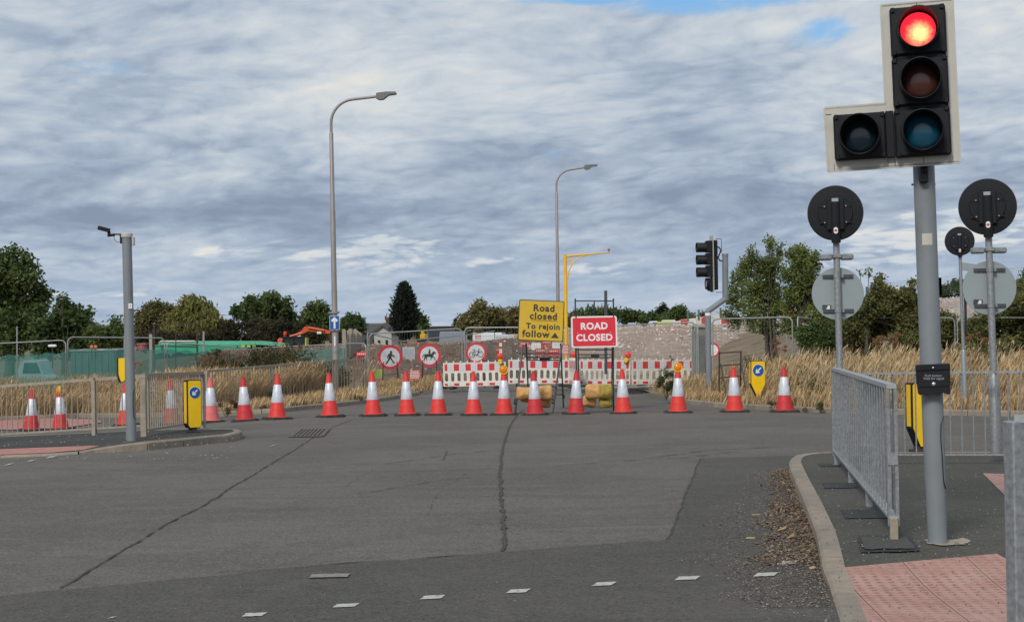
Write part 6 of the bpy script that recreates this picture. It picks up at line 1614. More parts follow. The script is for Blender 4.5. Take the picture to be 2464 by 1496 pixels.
def tree(name, label, cat, base_uv, Z, blobs, n, size, colors, group=None, trunk_r=.12, stems=1, depth=.6, gz=None, droop=0, hollow=.35, limb=True, elong=1.7, flat=.75, clump=7, thick=.012):
    """blobs: (u, v, r) of foliage masses as photo sizes at depth Z, spread in depth"""
    bx = at(base_uv[0], base_uv[1], Z); g = gz if gz is not None else bx.z
    t = thing(name, label, cat, (bx.x, Z, g), 0, group); o = np.array([bx.x, Z, g])
    ext = (max(b_[0] + b_[2] for b_ in blobs) - min(b_[0] - b_[2] for b_ in blobs)) * px(Z)
    cent, rad, cent2, rad2 = [], [], [], []
    for u, v, r in blobs:
        c_ = at(u, v, Z); dy = rng.uniform(-1, 1) * ext * depth * .35
        cent.append([c_.x - o[0], dy, c_.z - o[2]]); rad.append(r * px(Z))
    for c0, r0 in list(zip(cent, rad)):                # smaller sprays standing out of every mass
        for _ in range(3):
            d_ = rdir(1)[0]; d_[2] = abs(d_[2]) * .9 + .1 * d_[2]; r1 = r0 * rng.uniform(.28, .45); cent2.append(list(np.array(c0) + d_ * r0 * rng.uniform(.85, 1.15))); rad2.append(r1)
    V, F, cc = leaves(cent + cent2, rad + rad2, n, size, colors, hollow=hollow, droop=droop, elong=elong, flat=flat, clump=clump)
    V[:, 2] = np.maximum(V[:, 2], -.1)
    c = mesh_np('crown', V, F, cc, M['leaf']); c.parent = t
    mb = MB(); top = max(c_[2] for c_ in cent)
    starts = [Vector((rng.uniform(-1, 1) * ext * .12 * (stems > 1), rng.uniform(-1, 1) * .3 * (stems > 1), -.2)) for _ in range(stems)]
    mids = []
    for s_ in starts:
        tgt = np.mean(cent, 0); m2 = Vector((s_.x * .6 + tgt[0] * .25, s_.y, top * .42)); mids.append(m2)
        mb.tube([s_, (s_ + m2) / 2 + Vector((.05 * trunk_r * 4, 0, 0)), m2], [trunk_r, trunk_r * .8, trunk_r * .62], 8)
    if limb:
        for c_, r_ in zip(cent, rad):
            c_ = Vector(c_); m2 = min(mids, key=lambda q: (q - c_).length); mid = (m2 + c_) / 2 + Vector((0, 0, -.12 * (c_ - m2).length + .05)); k = trunk_r * .36
            if c_.z < m2.z * .5: continue
            mb.tube([m2, mid, c_], [k, k * .7, k * .35], 6)
            for q in range(5): e = c_ + Vector(rdir(1)[0]) * r_ * .85; e.z = max(e.z, c_.z - r_ * .4); mb.tube([mid.lerp(c_, .6), (c_ + e) / 2, e], [k * .35, k * .22, thick * .4], 5, False)
    mb.build('trunk', M['bark'], t); return t
DG = [(0.0322, 0.0483, 0.0242), (0.0604, 0.0905, 0.0322), (0.0926, 0.1329, 0.0443), (0.1509, 0.2013, 0.0644)]
MG = [(0.0443, 0.0684, 0.0282), (0.0966, 0.1369, 0.0443), (0.161, 0.2214, 0.0684), (0.2617, 0.3321, 0.1007)]
BG_ = [(0.0604, 0.0564, 0.0282), (0.1208, 0.1208, 0.0483), (0.2013, 0.1812, 0.0725), (0.2818, 0.2214, 0.1007)]
YG = [(0.0945, 0.1013, 0.0297), (0.1755, 0.1823, 0.0513), (0.27, 0.2565, 0.0878), (0.378, 0.3375, 0.1283)]
CON = [(0.015, 0.024, 0.018), (0.027, 0.039, 0.027), (0.048, 0.063, 0.039)]
TG = 'trees beyond the works'
tree('broadleaf_tree', 'tall dark tree filling the left edge of the picture', 'tree', (20, 860), 92,
     [(0, 640, 34), (30, 628, 26), (58, 650, 30), (78, 680, 28), (20, 680, 40), (-30, 670, 45), (60, 720, 40), (95, 745, 24), (100, 715, 18), (10, 735, 48), (-40, 750, 50), (50, 780, 45), (90, 800, 30), (0, 810, 45), (-50, 620, 30), (88, 700, 16), (40, 820, 40)],
     15500, .17, DG + [(.17, .19, .065)], TG, .35, depth=.5, gz=-1.2)
tree('broadleaf_tree', 'dark spreading tree with long side shoots next to the tall left tree', 'tree', (150, 870), 84,
     [(150, 735, 13), (140, 765, 26), (170, 760, 22), (120, 795, 32), (165, 795, 32), (195, 760, 13), (205, 790, 14), (212, 750, 5), (214, 778, 5), (200, 775, 12), (110, 830, 30), (165, 830, 30), (200, 820, 22), (155, 722, 6)],
     9500, .15, DG, TG, .22, gz=-1.2, clump=5)
tree('bush', 'low dark bush with a thin upright shoot left of the camera pole', 'bush', (255, 860), 78,
     [(272, 775, 8), (275, 790, 12), (245, 800, 14), (260, 815, 24), (225, 815, 22), (290, 815, 22), (300, 800, 10), (250, 835, 25)], 7000, .12, DG + BG_[1:3], TG, .08, gz=-1.2)
tree('broadleaf_tree', 'thin brownish tree between the camera pole and the willow', 'tree', (370, 860), 120,
     [(378, 742, 15), (360, 748, 15), (395, 752, 16), (340, 765, 14), (365, 770, 18), (400, 775, 16), (345, 785, 12), (335, 800, 14), (410, 795, 14), (405, 744, 8)],
     6500, .15, BG_, TG, .16, gz=-1.2, hollow=.5)
tree('willow_tree', 'yellow-green drooping willow left of centre', 'tree', (470, 880), 112,
     [(440, 735, 17), (470, 735, 22), (455, 755, 26), (490, 755, 26), (425, 765, 16), (510, 770, 20), (450, 785, 28), (490, 790, 28), (530, 782, 15), (540, 800, 12), (425, 800, 20), (515, 810, 20), (455, 725, 10), (470, 815, 24)],
     13000, .17, YG, TG, .22, gz=-1.2, droop=.55, elong=3.0, flat=2.2, hollow=.3)
tree('broadleaf_tree', 'broad open-crowned tree right of the willow', 'tree', (640, 870), 112,
     [(600, 735, 16), (630, 728, 16), (660, 724, 15), (690, 738, 15), (575, 752, 12), (565, 748, 7), (610, 755, 20), (645, 752, 24), (680, 758, 20), (705, 765, 12), (590, 775, 14), (630, 780, 20), (670, 782, 20), (710, 785, 14), (642, 716, 7), (610, 722, 8)],
     8500, .16, DG + [(.15, .18, .07)], TG, .22, gz=-1.2, hollow=.55)
tree('bush', 'grey-brown scrubby hedge under the broad tree', 'hedge', (620, 880), 104,
     [(570, 800, 22), (600, 795, 24), (640, 800, 26), (680, 800, 26), (720, 805, 24), (545, 812, 22), (500, 815, 20), (760, 812, 22), (420, 825, 26), (460, 828, 24), (620, 822, 26), (700, 825, 26), (800, 818, 18), (380, 822, 18), (345, 825, 20)],
     16000, .14, [(.02, .02, .013), (.045, .042, .022), (.075, .066, .038), (.10, .085, .05)], TG, .1, gz=-1.2, limb=False)
tree('broadleaf_tree', 'rounded dark tree directly behind the excavator arm', 'tree', (755, 870), 118,
     [(748, 748, 14), (765, 742, 13), (740, 765, 16), (770, 762, 20), (788, 768, 14), (750, 785, 20), (780, 788, 20), (735, 785, 12), (778, 745, 9), (793, 785, 14), (760, 805, 20)],
     7000, .16, DG + BG_[1:3], TG, .2, gz=-1.2)
tree('broadleaf_tree', 'small dark tree just right of the nearer street lamp', 'tree', (848, 870), 126,
     [(845, 768, 10), (835, 780, 13), (855, 778, 13), (865, 770, 5), (845, 795, 18), (828, 795, 10), (866, 790, 10)], 5500, .15, DG, TG, .14, gz=-1.2)
# conifer
def conifer(name, label, u0, v_top, v_bot, wpx, Z, n, size):
    a, b2 = at(u0, v_top, Z), at(u0, v_bot, Z); t = thing(name, label, 'tree', b2, 0, TG); Hh_ = a.z - b2.z; w_ = wpx * px(Z) / 2
    nb = 330; k = rng.random(nb) ** 1.1; z = Hh_ * (.02 + .93 * k); r = w_ * np.clip(1.08 - .98 * k ** 1.7, .10, 1) * (.50 + .68 * rng.random(nb) ** 1.3); ang_ = rng.random(nb) * 6.283
    L_ = []
    per = n // nb
    for i in range(nb):
        s_ = rng.random(per) ** .7
        base_ = np.stack([np.cos(ang_[i]) * r[i] * s_, np.sin(ang_[i]) * r[i] * s_, z[i] + s_ ** 1.6 * r[i] * 1.0], 1)
        L_.append(base_ + rng.normal(size=base_.shape) * size * .9)
    P = np.concatenate(L_); N = len(P); a_ = rng.normal(size=(N, 3)) * .5; a_[:, :2] += P[:, :2] / (w_ + .01) * 1.0; a_[:, 2] += 1.0; a_ /= np.linalg.norm(a_, axis=1)[:, None]
    b_ = np.cross(a_, rdir(N)); b_ /= np.linalg.norm(b_, axis=1)[:, None]; s_ = size * (.7 + .8 * rng.random(N))[:, None]
    V = np.stack([P - a_ * s_, P - b_ * s_ * .4, P + a_ * s_ * 1.2, P + b_ * s_ * .4], 1).reshape(-1, 3); F = np.arange(N * 4).reshape(-1, 4)
    cols_ = np.array(CON); tt = rng.random(N) * (len(cols_) - 1.001); i0 = tt.astype(int); cc = cols_[i0] + (cols_[i0 + 1] - cols_[i0]) * (tt - i0)[:, None]
    c = mesh_np('crown', V, F, cc, M['leaf']); c.parent = t; m_ = MB(); m_.tube([(0, 0, -.5), (0, 0, Hh_ * .9)], [.16, .04], 8); m_.build('trunk', M['bark'], t); return t
conifer('conifer_tree', 'tall dark conifer standing alone left of centre', 975, 682, 815, 64, 120, 16000, .15)
conifer('conifer_tree', 'small far conifer on the skyline above the cycle sign', 1120, 757, 800, 16, 180, 1800, .16)
conifer('conifer_tree', 'tiny far conifer left of the small skyline conifer', 1097, 768, 790, 7, 260, 700, .16)
tree('broadleaf_tree', 'rounded dark tree immediately right of the conifer', 'tree', (1010, 860), 150,
     [(1010, 765, 9), (1018, 775, 10), (1003, 780, 12), (1022, 790, 8), (1005, 797, 12), (990, 785, 10), (952, 780, 10), (950, 795, 12)], 5000, .17, MG[:3], TG, .12, gz=-1.2)
tree('hedge', 'tall mixed hedge of trees left of the yellow sign', 'hedge', (1190, 870), 118,
     [(1150, 742, 13), (1140, 757, 15), (1165, 755, 17), (1125, 775, 15), (1150, 778, 20), (1185, 762, 16), (1205, 757, 12), (1215, 770, 18), (1235, 760, 14), (1180, 785, 20), (1215, 790, 20), (1250, 770, 20), (1105, 790, 12), (1130, 795, 18), (1160, 800, 16), (1195, 752, 8), (1245, 790, 20), (1158, 735, 7), (1280, 775, 20), (1310, 780, 20), (1340, 785, 18), (1370, 780, 14), (1385, 770, 12), (1240, 750, 6)],
     15000, .16, BG_ + [(.06, .08, .025), (.03, .04, .016)], TG, .2, gz=-1.2)
tree('hedge', 'dark wooded skyline right of the red road closed sign', 'hedge', (1480, 870), 210,
     [(1385, 760, 8), (1400, 762, 10), (1420, 756, 10), (1440, 757, 9), (1462, 753, 10), (1485, 756, 10), (1505, 760, 10), (1525, 761, 9), (1545, 764, 9), (1565, 765, 8), (1580, 764, 8), (1600, 768, 8), (1620, 768, 7), (1430, 770, 12), (1470, 768, 12), (1510, 771, 11), (1550, 773, 9), (1395, 774, 12), (1650, 768, 8), (1670, 768, 8), (1690, 766, 8), (1590, 774, 8), (1630, 775, 8), (1452, 745, 3)],
     12000, .26, DG + [(.09, .10, .035)], TG, .2, gz=-1.5, limb=False)
# cedar
t = tree('cedar_tree', 'distant cedar with flat layered branches on the skyline', 'tree', (1596, 790), 230, [(1596, 736, 3.2), (1597, 742, 4), (1590, 748, 5), (1603, 749, 6), (1586, 756, 7), (1600, 757, 8), (1612, 756, 5), (1596, 764, 8)], 2600, .22, CON, TG, .3, gz=-1.5, elong=2.6, flat=.3)
tree('broadleaf_tree', 'rounded bush on the skyline left of the cranked pole', 'tree', (1636, 800), 200, [(1634, 746, 6), (1628, 752, 8), (1642, 753, 8), (1635, 762, 12), (1622, 764, 7), (1650, 764, 7)], 3000, .24, MG[:3], TG, .2, gz=-1.5)
# saplings behind right fence
SAP = [(0.0524, 0.0718, 0.0209), (0.0971, 0.1271, 0.0359), (0.1645, 0.2018, 0.0598), (0.2542, 0.299, 0.0971), (0.3588, 0.3887, 0.1346)]
tree('sapling_clump', 'leafy ash saplings behind the fence, left part nearest the cranked pole', 'tree', (1850, 850), 48,
     [(1852, 580, 10), (1853, 600, 12), (1848, 585, 8), (1876, 590, 9), (1880, 612, 14), (1805, 610, 12), (1800, 632, 18), (1820, 640, 20), (1790, 660, 22), (1775, 680, 18), (1850, 640, 22), (1865, 660, 24), (1835, 670, 24), (1800, 700, 26), (1765, 710, 18), (1840, 710, 28), (1870, 700, 24), (1760, 735, 18), (1800, 740, 26), (1850, 750, 26), (1875, 740, 24), (1750, 755, 12), (1810, 775, 24), (1855, 790, 26), (1770, 775, 18)],
     15500, .052, SAP, 'saplings behind the right fence', .045, stems=7, hollow=.5, clump=5, thick=.02)
tree('sapling_clump', 'greener leafy saplings just left of the round sign pair', 'tree', (1930, 850), 47,
     [(1908, 612, 16), (1930, 605, 14), (1935, 620, 18), (1955, 618, 12), (1962, 640, 12), (1912, 640, 20), (1940, 650, 22), (1900, 665, 18), (1930, 685, 26), (1955, 680, 20), (1905, 710, 22), (1940, 720, 26), (1968, 710, 18), (1915, 750, 26), (1950, 755, 26), (1900, 780, 22), (1935, 790, 28)],
     13500, .055, SAP, 'saplings behind the right fence', .045, stems=6, hollow=.5, clump=5, thick=.02)
HB_ = [(0.0522, 0.0694, 0.0265), (0.0958, 0.1124, 0.0378), (0.1653, 0.1736, 0.0605), (0.2435, 0.235, 0.0945), (0.2087, 0.143, 0.0662)]
tree('hedge', 'brown-green hedge behind the left round sign pair', 'hedge', (2060, 850), 50,
     [(1990, 760, 24), (1985, 735, 14), (2040, 745, 26), (2090, 740, 30), (2130, 730, 30), (2170, 722, 26), (2105, 690, 12), (2115, 672, 9), (2095, 655, 6), (2080, 648, 4), (2130, 705, 18), (2100, 710, 16), (2140, 695, 10), (2190, 700, 9), (2198, 680, 6), (2200, 735, 30), (2000, 790, 30), (2060, 790, 34), (2120, 785, 36), (2180, 785, 36), (1960, 790, 22), (2020, 820, 26), (2090, 825, 30), (2160, 825, 30), (2010, 770, 28), (2150, 765, 34), (2080, 775, 34), (2215, 780, 30), (2210, 820, 26), (2025, 850, 26), (2100, 850, 26), (2180, 850, 26), (1960, 840, 24)],
     44000, .066, HB_, 'hedges behind the right verge', .06, stems=4, hollow=.3)
tree('hedge', 'dense hedge behind the right round sign pair at the picture edge', 'hedge', (2380, 850), 51,
     [(2225, 745, 22), (2245, 790, 34), (2300, 800, 30), (2350, 770, 28), (2330, 810, 34), (2400, 760, 30), (2440, 735, 30), (2470, 710, 26), (2475, 690, 14), (2395, 800, 36), (2450, 795, 40), (2500, 760, 40), (2520, 710, 30), (2250, 830, 28), (2320, 840, 28), (2390, 840, 30), (2460, 840, 34), (2490, 680, 14), (2540, 800, 40), (2262, 775, 24), (2285, 770, 16), (2350, 845, 26), (2430, 850, 28), (2270, 855, 26), (2420, 730, 20)],
     42000, .068, HB_[:4] + [(.06, .08, .03)], 'hedges behind the right verge', .06, stems=4, hollow=.3)
tree('bush', 'dark ivy-like bush at the fence corner below the grey sign disc', 'bush', (1965, 850), 42.5, [(1965, 800, 26), (1940, 815, 22), (1990, 815, 22), (1960, 830, 24), (1935, 795, 12), (1985, 790, 14)], 7000, .05, DG + [(.1, .12, .04)], 'hedges behind the right verge', .03, stems=2)
tree('broadleaf_tree', 'dark far trees glimpsed right of the near signal pole', 'tree', (2300, 780), 115, [(2270, 700, 12), (2290, 695, 14), (2310, 690, 12), (2330, 694, 12), (2285, 712, 16), (2320, 712, 16), (2480, 665, 20), (2450, 690, 16)], 5000, .14, DG, TG, .1, gz=1.2)

o = mesh_np('rubble_stones', np.array(st_v), np.array(st_f), np.array(st_c), M['litter']); tag(o, kind='stuff')
# ================================================================== DRY GRASS
def blades(name, label_kind, pos, h, w_, cols_, lean=(.25, .05), seed_heads=True, curve=.25):
    """pos (n,3), h (n,) heights. bent three-segment blades with feathery heads"""
    n = len(pos); yaw = rng.random(n) * 6.283; side = np.stack([np.cos(yaw), np.sin(yaw), np.zeros(n)], 1)
    bend = np.stack([lean[0] + rng.normal(size=n) * .16, lean[1] + rng.normal(size=n) * .16, np.zeros(n)], 1)
    V, K = [], [0, .4, .75, 1.0]; wd = [1, .9, .65, .25]
    pts = []
    for k, wk in zip(K, wd):
        c_ = pos + np.stack([bend[:, 0] * (k ** 1.8) * h, bend[:, 1] * (k ** 1.8) * h, k * h * (1 - .12 * k)], 1)
        pts.append(c_ - side * (w_ * wk)[:, None]); pts.append(c_ + side * (w_ * wk)[:, None])
    V = np.stack(pts, 1).reshape(-1, 3); b_ = np.arange(n)[:, None] * 8
    F = np.concatenate([b_ + np.array([[2 * j, 2 * j + 1, 2 * j + 3, 2 * j + 2]]) for j in range(3)], 0)
    cols_ = np.array(cols_, float); t = np.clip(rng.random(n), 0, .999) * (len(cols_) - 1); i0 = t.astype(int); cc = cols_[i0] + (cols_[i0 + 1] - cols_[i0]) * (t - i0)[:, None]
    CF = np.concatenate([cc, cc, cc], 0)
    if seed_heads:
        sel = rng.random(n) < .55; m_ = sel.sum(); tip = (pts[6] + pts[7])[sel] / 2; hh = h[sel]; d = np.stack([bend[sel, 0] * 1.4, bend[sel, 1] * 1.4, np.ones(m_) * .8], 1); d /= np.linalg.norm(d, axis=1)[:, None]
        s2 = side[sel]; L_ = (.06 + .10 * rng.random(m_))[:, None]; wh = (.008 + .012 * rng.random(m_))[:, None]
        Vh = np.stack([tip - d * L_ * .6, tip + s2 * wh, tip + d * L_, tip - s2 * wh], 1).reshape(-1, 3)
        Fh = np.arange(m_ * 4).reshape(-1, 4) + len(V); V = np.concatenate([V, Vh]); F = np.concatenate([F, Fh]); CF = np.concatenate([CF, cc[sel] * np.array([1.12, 1.05, .98])])
    o = mesh_np(name, V, F, np.clip(CF, 0, .7), M['straw']); return tag(o, kind=label_kind)
ST = [(0.187, 0.1265, 0.0688), (0.396, 0.276, 0.15), (0.572, 0.4255, 0.25), (0.726, 0.575, 0.375), (0.506, 0.345, 0.1875), (0.308, 0.276, 0.1375)]
def scatter(n, x0, x1, d0, d1, dens=None):
    out = []
    while len(out) < n:
        x = rng.uniform(x0, x1, n); d = rng.uniform(d0, d1, n) ** 1.0
        for xi, di in zip(x, d):
            y = yend(xi) + .12 + di
            if dens is None or rng.random() < dens(xi, di): out.append((xi, y, verge_z(xi, y)))
            if len(out) >= n: break
    return np.array(out)
# right verge
def dens_r(x, d): return (.35 + .65 * sstep(mnoise.noise(Vector((x * .9, d * .9, 3))), -.45, .3)) * (1.0 if not (3.2 < x < 4.6 and d > 4) else .25)
P_ = scatter(38000, 4.15, 17.5, .02, 7.5, dens_r); dd = P_[:, 1] - np.array([yend(x) for x in P_[:, 0]])
hN = np.array([mnoise.noise(Vector((x * .6, y * .6, 1))) for x, y, z in P_]); tall = rng.random(len(P_)) < .45
nearc = np.clip(.35 + (P_[:, 0] - 4.1) * .28, .32, 1)
h = np.where(tall, (.12 + .66 * np.clip((dd - .8) / 3.0, 0, 1)) * (.75 + .5 * rng.random(len(P_))), .10 + .25 * rng.random(len(P_))) * (1 + .45 * hN) * nearc
blades('dry_grass', 'stuff', P_, h, .004 + .006 * rng.random(len(P_)), ST, (.20, 0))
T_ = scatter(3200, 6.0, 17.5, 1.8, 7.5, dens_r); blades('tall_dry_stems', 'stuff', T_, .75 + .45 * rng.random(len(T_)), .0045 + .004 * rng.random(len(T_)), ST[2:5], (.30, 0))
# left verge
def dens_l(x, d): return .3 + .7 * sstep(mnoise.noise(Vector((x * .7, d * .7, 8))), -.5, .3)
P_ = scatter(56000, -18, -2.6, .2, 8.5, dens_l); dd = P_[:, 1] - np.array([yend(x) for x in P_[:, 0]])
hN = np.array([mnoise.noise(Vector((x * .45, y * .45, 5))) for x, y, z in P_])
RL = [(pD.x, pD.y), (pE.x, pE.y), (pF.x, pF.y), (pG.x, pG.y), (pG.x + 1.5, pG.y + .6)]
infront = np.array([x > pD.x - .2 and y < interp(x, RL) + .12 for x, y, z in P_])
h = (.45 + .42 * np.clip(dd / 3.5, 0, 1)) * (.65 + .6 * rng.random(len(P_))) * (1 + .3 * hN)
h = np.where(P_[:, 0] > -4.6, h * .28, h); h = np.where(infront, .05 + .10 * rng.random(len(P_)), h)
keep = ~(infront & (rng.random(len(P_)) < .55)); P_ = P_[keep]; h = h[keep]
blades('dry_grass', 'stuff', P_, h, .0045 + .006 * rng.random(len(P_)), ST, (.24, 0))
T_ = scatter(2600, -15, -5.2, 2.0, 7.5, dens_l); T_ = T_[np.array([not (x > pD.x - .2 and y < interp(x, RL) + .3) for x, y, z in T_])]
blades('tall_dry_stems', 'stuff', T_, .7 + .45 * rng.random(len(T_)), .0045 + .004 * rng.random(len(T_)), ST[2:5], (.38, 0))
# dark green scrub showing through at the grass's foot, and behind it
GR = [(0.054, 0.066, 0.024), (0.108, 0.12, 0.048), (0.204, 0.18, 0.084), (0.336, 0.252, 0.132)]
def scrub(name, label, cells, n, size, colors, hrange=(.3, .7)):
    cent, rad = [], []
    for (x, y, hh, r_) in cells: z = verge_z(x, y); cent.append((x, y, z + hh)); rad.append(r_)
    V, F, cc = leaves(cent, rad, n, size, colors, hollow=.2, elong=2.2, flat=1.4); o = mesh_np(name, V, F, cc, M['leaf']); return tag(o, label, None, None, 'stuff')
cells = []
for _ in range(150):
    x = rng.uniform(6.3, 19); d = rng.uniform(1.6, 9); cells.append((x, yend(x) + d, rng.uniform(.05, .18) + .07 * d * rng.random(), rng.uniform(.16, .3) + .025 * d))
scrub('undergrowth', None, cells, 60000, .040, GR)
cells = [(rng.uniform(-13, -5.6), rng.uniform(49, 52.0), rng.uniform(.2, .65), rng.uniform(.3, .55)) for _ in range(50)] + [(rng.uniform(-10.4, -6.6), rng.uniform(49, 51.5), rng.uniform(.6, 1.35), rng.uniform(.3, .5)) for _ in range(40)]
scrub('undergrowth', None, cells, 38000, .045, [(.05, .055, .022), (.08, .075, .035), (.15, .12, .06), (.24, .17, .10)])
# individual plants
def umbel(u, v_top, Z, label, n=9, wpx=34, col=[(.22, .11, .06), (.36, .20, .11)], hpx=90, group='dead flower heads in the right verge'):
    p = at(u, v_top + hpx, Z); t = thing('dried_flower_plant', label, 'plant', p, 0, group); m_ = MB(); cent, rad = [], []
    for k in range(n):
        a = at(u + rng.uniform(-.5, .5) * wpx, v_top + rng.uniform(0, .55) * hpx * .6, Z + rng.uniform(-.2, .2)) - p
        m_.tube([(0, 0, -.1), (a.x * .35, a.y * .3, a.z * .6), tuple(a)], [.009, .007, .004], 5, False); cent.append(tuple(a)); rad.append(rng.uniform(.05, .11))
    m_.build('stems', mat('dry_stem', (.27, .17, .10), .9), t)
    V, F, cc = leaves(cent, rad, 1500, .016, col, hollow=.1, squash=.38); c = mesh_np('flower_heads', V, F, cc, M['straw']); c.parent = t
umbel(2120, 808, 41, 'tall dead umbel plant left of the near signal pole'); umbel(2155, 800, 41, 'dead umbel plant close to the near signal pole', 7, 26); umbel(2050, 835, 40, 'low dead umbel plant right of the left sign pair', 7, 40, hpx=70)
umbel(2350, 800, 41, 'dead umbel plant between the small and the large round sign', 6, 40); umbel(1880, 815, 41, 'dead umbel plant behind the pointed yellow bollard', 5, 30)
umbel(320, 868, 43, 'pale dead flower clump right behind the camera pole', 7, 40, [(.3, .2, .12), (.42, .3, .2)], 60, 'dead flower heads in the left verge'); umbel(560, 838, 49, 'dead flower clump rising below the green boom', 10, 60, [(.22, .13, .09), (.38, .26, .18)], 90, 'dead flower heads in the left verge'); umbel(500, 848, 49, 'dead flower clump left of the larger one below the green boom', 8, 50, [(.22, .13, .09), (.38, .26, .18)], 70, 'dead flower heads in the left verge')
def weed(u, v, Z, hpx, wpx, label, n, size, col, gz=None, group='weeds along the kerbs'):
    p = at(u, v, Z); t = thing('roadside_weed', label, 'plant', p, 0, group); cent, rad = [], []; m_ = MB()
    for k in range(max(5, n // 260)):
        a = at(u + rng.uniform(-.5, .5) * wpx, v - rng.uniform(.15, 1) * hpx, Z + rng.uniform(-.2, .2)) - p; cent.append(tuple(a)); rad.append(wpx * px(Z) * .16); m_.tube([(a.x * .15, 0, -.02), (a.x * .6, a.y, a.z * .6), tuple(a)], [.008, .006, .003], 5, False)
    m_.build('stems', mat('weed_stem', (.16, .13, .07), .9), t); V, F, cc = leaves(cent, rad, n, size, col, hollow=.1); V[:, 2] = np.maximum(V[:, 2], 0); c = mesh_np('leaves', V, F, cc, M['leaf']); c.parent = t
WD = [(.05, .06, .025), (.09, .11, .045), (.15, .16, .08)]; WB = [(.10, .06, .035), (.18, .12, .07), (.26, .18, .11)]
weed(1603, 953, 39, 55, 44, 'green leafy weed growing at the corner of the right verge', 3200, .026, WD)
weed(1605, 900, 40, 50, 30, 'tall wispy dead stalks above the corner weed', 500, .014, WB)
weed(1880, 985, 34.2, 22, 20, 'small dry weed in the kerb joint below the pointed bollard', 500, .02, WB); weed(1860, 982, 34.4, 14, 18, 'low brown tuft at the kerb left of the small dry weed', 400, .018, WB)
weed(1936, 990, 33, 10, 12, 'tiny dark tuft at the kerb right of the last cone', 260, .018, WB); weed(1975, 990, 32.5, 20, 18, 'small green kerb weed near the end of the guard rail', 500, .02, WD); weed(2345, 1000, 31, 20, 40, 'brown kerb tufts behind the thin-barred rail', 700, .02, WB)
for u, v, h_, w_, lab in ((545, 1003, 40, 32, 'dark red dried weed between the faded and the next cone'), (577, 1000, 34, 26, 'brown dried weed left of the second small cone'), (640, 993, 18, 26, 'brown tuft at the kerb left of the lamp column cones'), (710, 985, 16, 50, 'low brown tufts at the kerb below the last rail panels'), (760, 980, 14, 40, 'dry tufts left of the lamp column cone'), (860, 972, 18, 44, 'green and brown tufts below the fence corner'), (300, 990, 30, 20, 'dark weed behind the short rail by the camera pole')):
    p = ground(u, v); weed(u, v, p.y + .1, h_, w_, lab, 900, .022, WB if 'green' not in lab else WD + WB)
weed(667, 975, 42, 40, 34, 'green leafy plant behind the verge rail post', 1200, .03, WD)
# leaf litter and grit in the gutter of the right kerb
n = 9000; V, F, CC = [], [], []
K_ = [ground(*c6(x, y), 0, road_z) for x, y in ((140, 640), (165, 700), (225, 830), (255, 905), (284, 985), (305, 1095), (322, 1190), (350, 1275), (385, 1390), (420, 1496))]
def litter(n, spread, size, colors, t0=0, t1=1, pw=2.2, off=.02):
    Vl, Cl = [], []
    for _ in range(n):
        t = t0 + (t1 - t0) * rng.random(); s_ = t * (len(K_) - 1); i = min(int(s_), len(K_) - 2); f = s_ - i; x = K_[i].x + (K_[i + 1].x - K_[i].x) * f; y = K_[i].y + (K_[i + 1].y - K_[i].y) * f
        sp_ = spread * (.35 + .65 * math.sin(min(1, max(0, t)) * math.pi)) * (1 + .5 * mnoise.noise(Vector((y * 2.2, 0, 4)))); d = off + sp_ * rng.random() ** pw; x -= d; z = road_z(x, y) + .006 + .02 * rng.random() * max(0, 1 - d / .25)
        a = rng.random() * 6.283; L_ = size * (.4 + 1.2 * rng.random()); w2 = L_ * rng.uniform(.35, .9); ca, sa = math.cos(a) * L_, math.sin(a) * L_; cb, sb = -math.sin(a) * w2, math.cos(a) * w2; tz = rng.uniform(-.5, .9) * L_
        Vl += [(x - ca, y - sa, z), (x - cb, y - sb, z + abs(tz) * .5), (x + ca, y + sa, z + abs(tz)), (x + cb, y + sb, z + .003)]; c_ = colors[rng.integers(len(colors))]; k = rng.uniform(.7, 1.25); Cl.append([q * k for q in c_])
    return np.array(Vl), np.array(Cl)
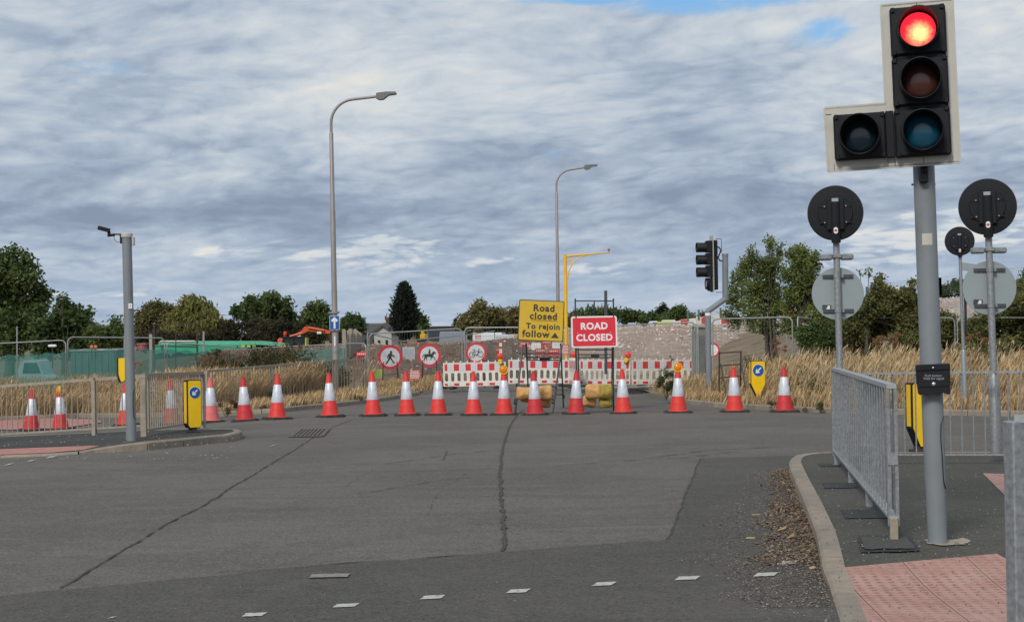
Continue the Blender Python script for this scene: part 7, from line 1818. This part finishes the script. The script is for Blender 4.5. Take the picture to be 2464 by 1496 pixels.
LB = [(0.13, 0.0845, 0.052), (0.208, 0.143, 0.091), (0.091, 0.0585, 0.039), (0.286, 0.208, 0.13), (0.338, 0.26, 0.195)]
a1, b1_ = litter(11000, .36, .0095, LB, .02, .66, 1.9); a2, b2_ = litter(9000, .74, .006, [(.19, .145, .11), (.25, .20, .16), (.13, .10, .08), (.30, .25, .21)], .0, .92, 1.6); a3, b3_ = litter(700, .9, .004, [(.4, .37, .33), (.3, .26, .22)], .0, 1, .9); a4, b4_ = litter(24, .5, .035, [(.30, .17, .07), (.40, .30, .14), (.33, .13, .05)], .1, .7, 1)
V = np.concatenate([a1, a2, a3, a4]); CC = np.concatenate([b1_, b2_, b3_, b4_]); F = np.arange(len(V)).reshape(-1, 4)
o = mesh_np('leaf_litter', V, F, CC, M['litter']); tag(o, kind='stuff')
# loose grit on road, pavement and island
pts = []
for _ in range(420):
    u, v = rng.uniform(-50, 2500), rng.uniform(1040, 1560); p = ground(u, v); 
    if p.y < 4 or p.x > yend(0): continue
    pts.append((p.x, p.y, p.z + .006, rng.uniform(.002, .0055)))
for _ in range(500):
    u, v = rng.uniform(1960, 2460), rng.uniform(1100, 1500); p = pz(u, v); pts.append((p.x, p.y, p.z + .008, rng.uniform(.003, .007)))
for _ in range(260):
    u, v = rng.uniform(0, 560), rng.uniform(1045, 1110); p = ground(u, v, 0, isl_z if v < 1075 else road_z); pts.append((p.x, p.y, p.z + .01, rng.uniform(.006, .016)))
Vg, Fg, Cg = [], [], []
for x, y, z, r in pts:
    b_ = len(Vg); Vg += [(x - r, y, z), (x, y - r, z), (x + r, y, z), (x, y + r, z), (x, y, z + r * 1.2)]; Fg += [(b_, b_ + 1, b_ + 4), (b_ + 1, b_ + 2, b_ + 4), (b_ + 2, b_ + 3, b_ + 4), (b_ + 3, b_, b_ + 4)]
    c_ = rng.uniform(.10, .32); Cg += [(c_, c_ * .95, c_ * .87)] * 4
o = mesh_np('loose_grit', np.array(Vg), np.array(Fg), np.array(Cg), M['litter']); tag(o, kind='stuff')
bpy.context.view_layer.update()
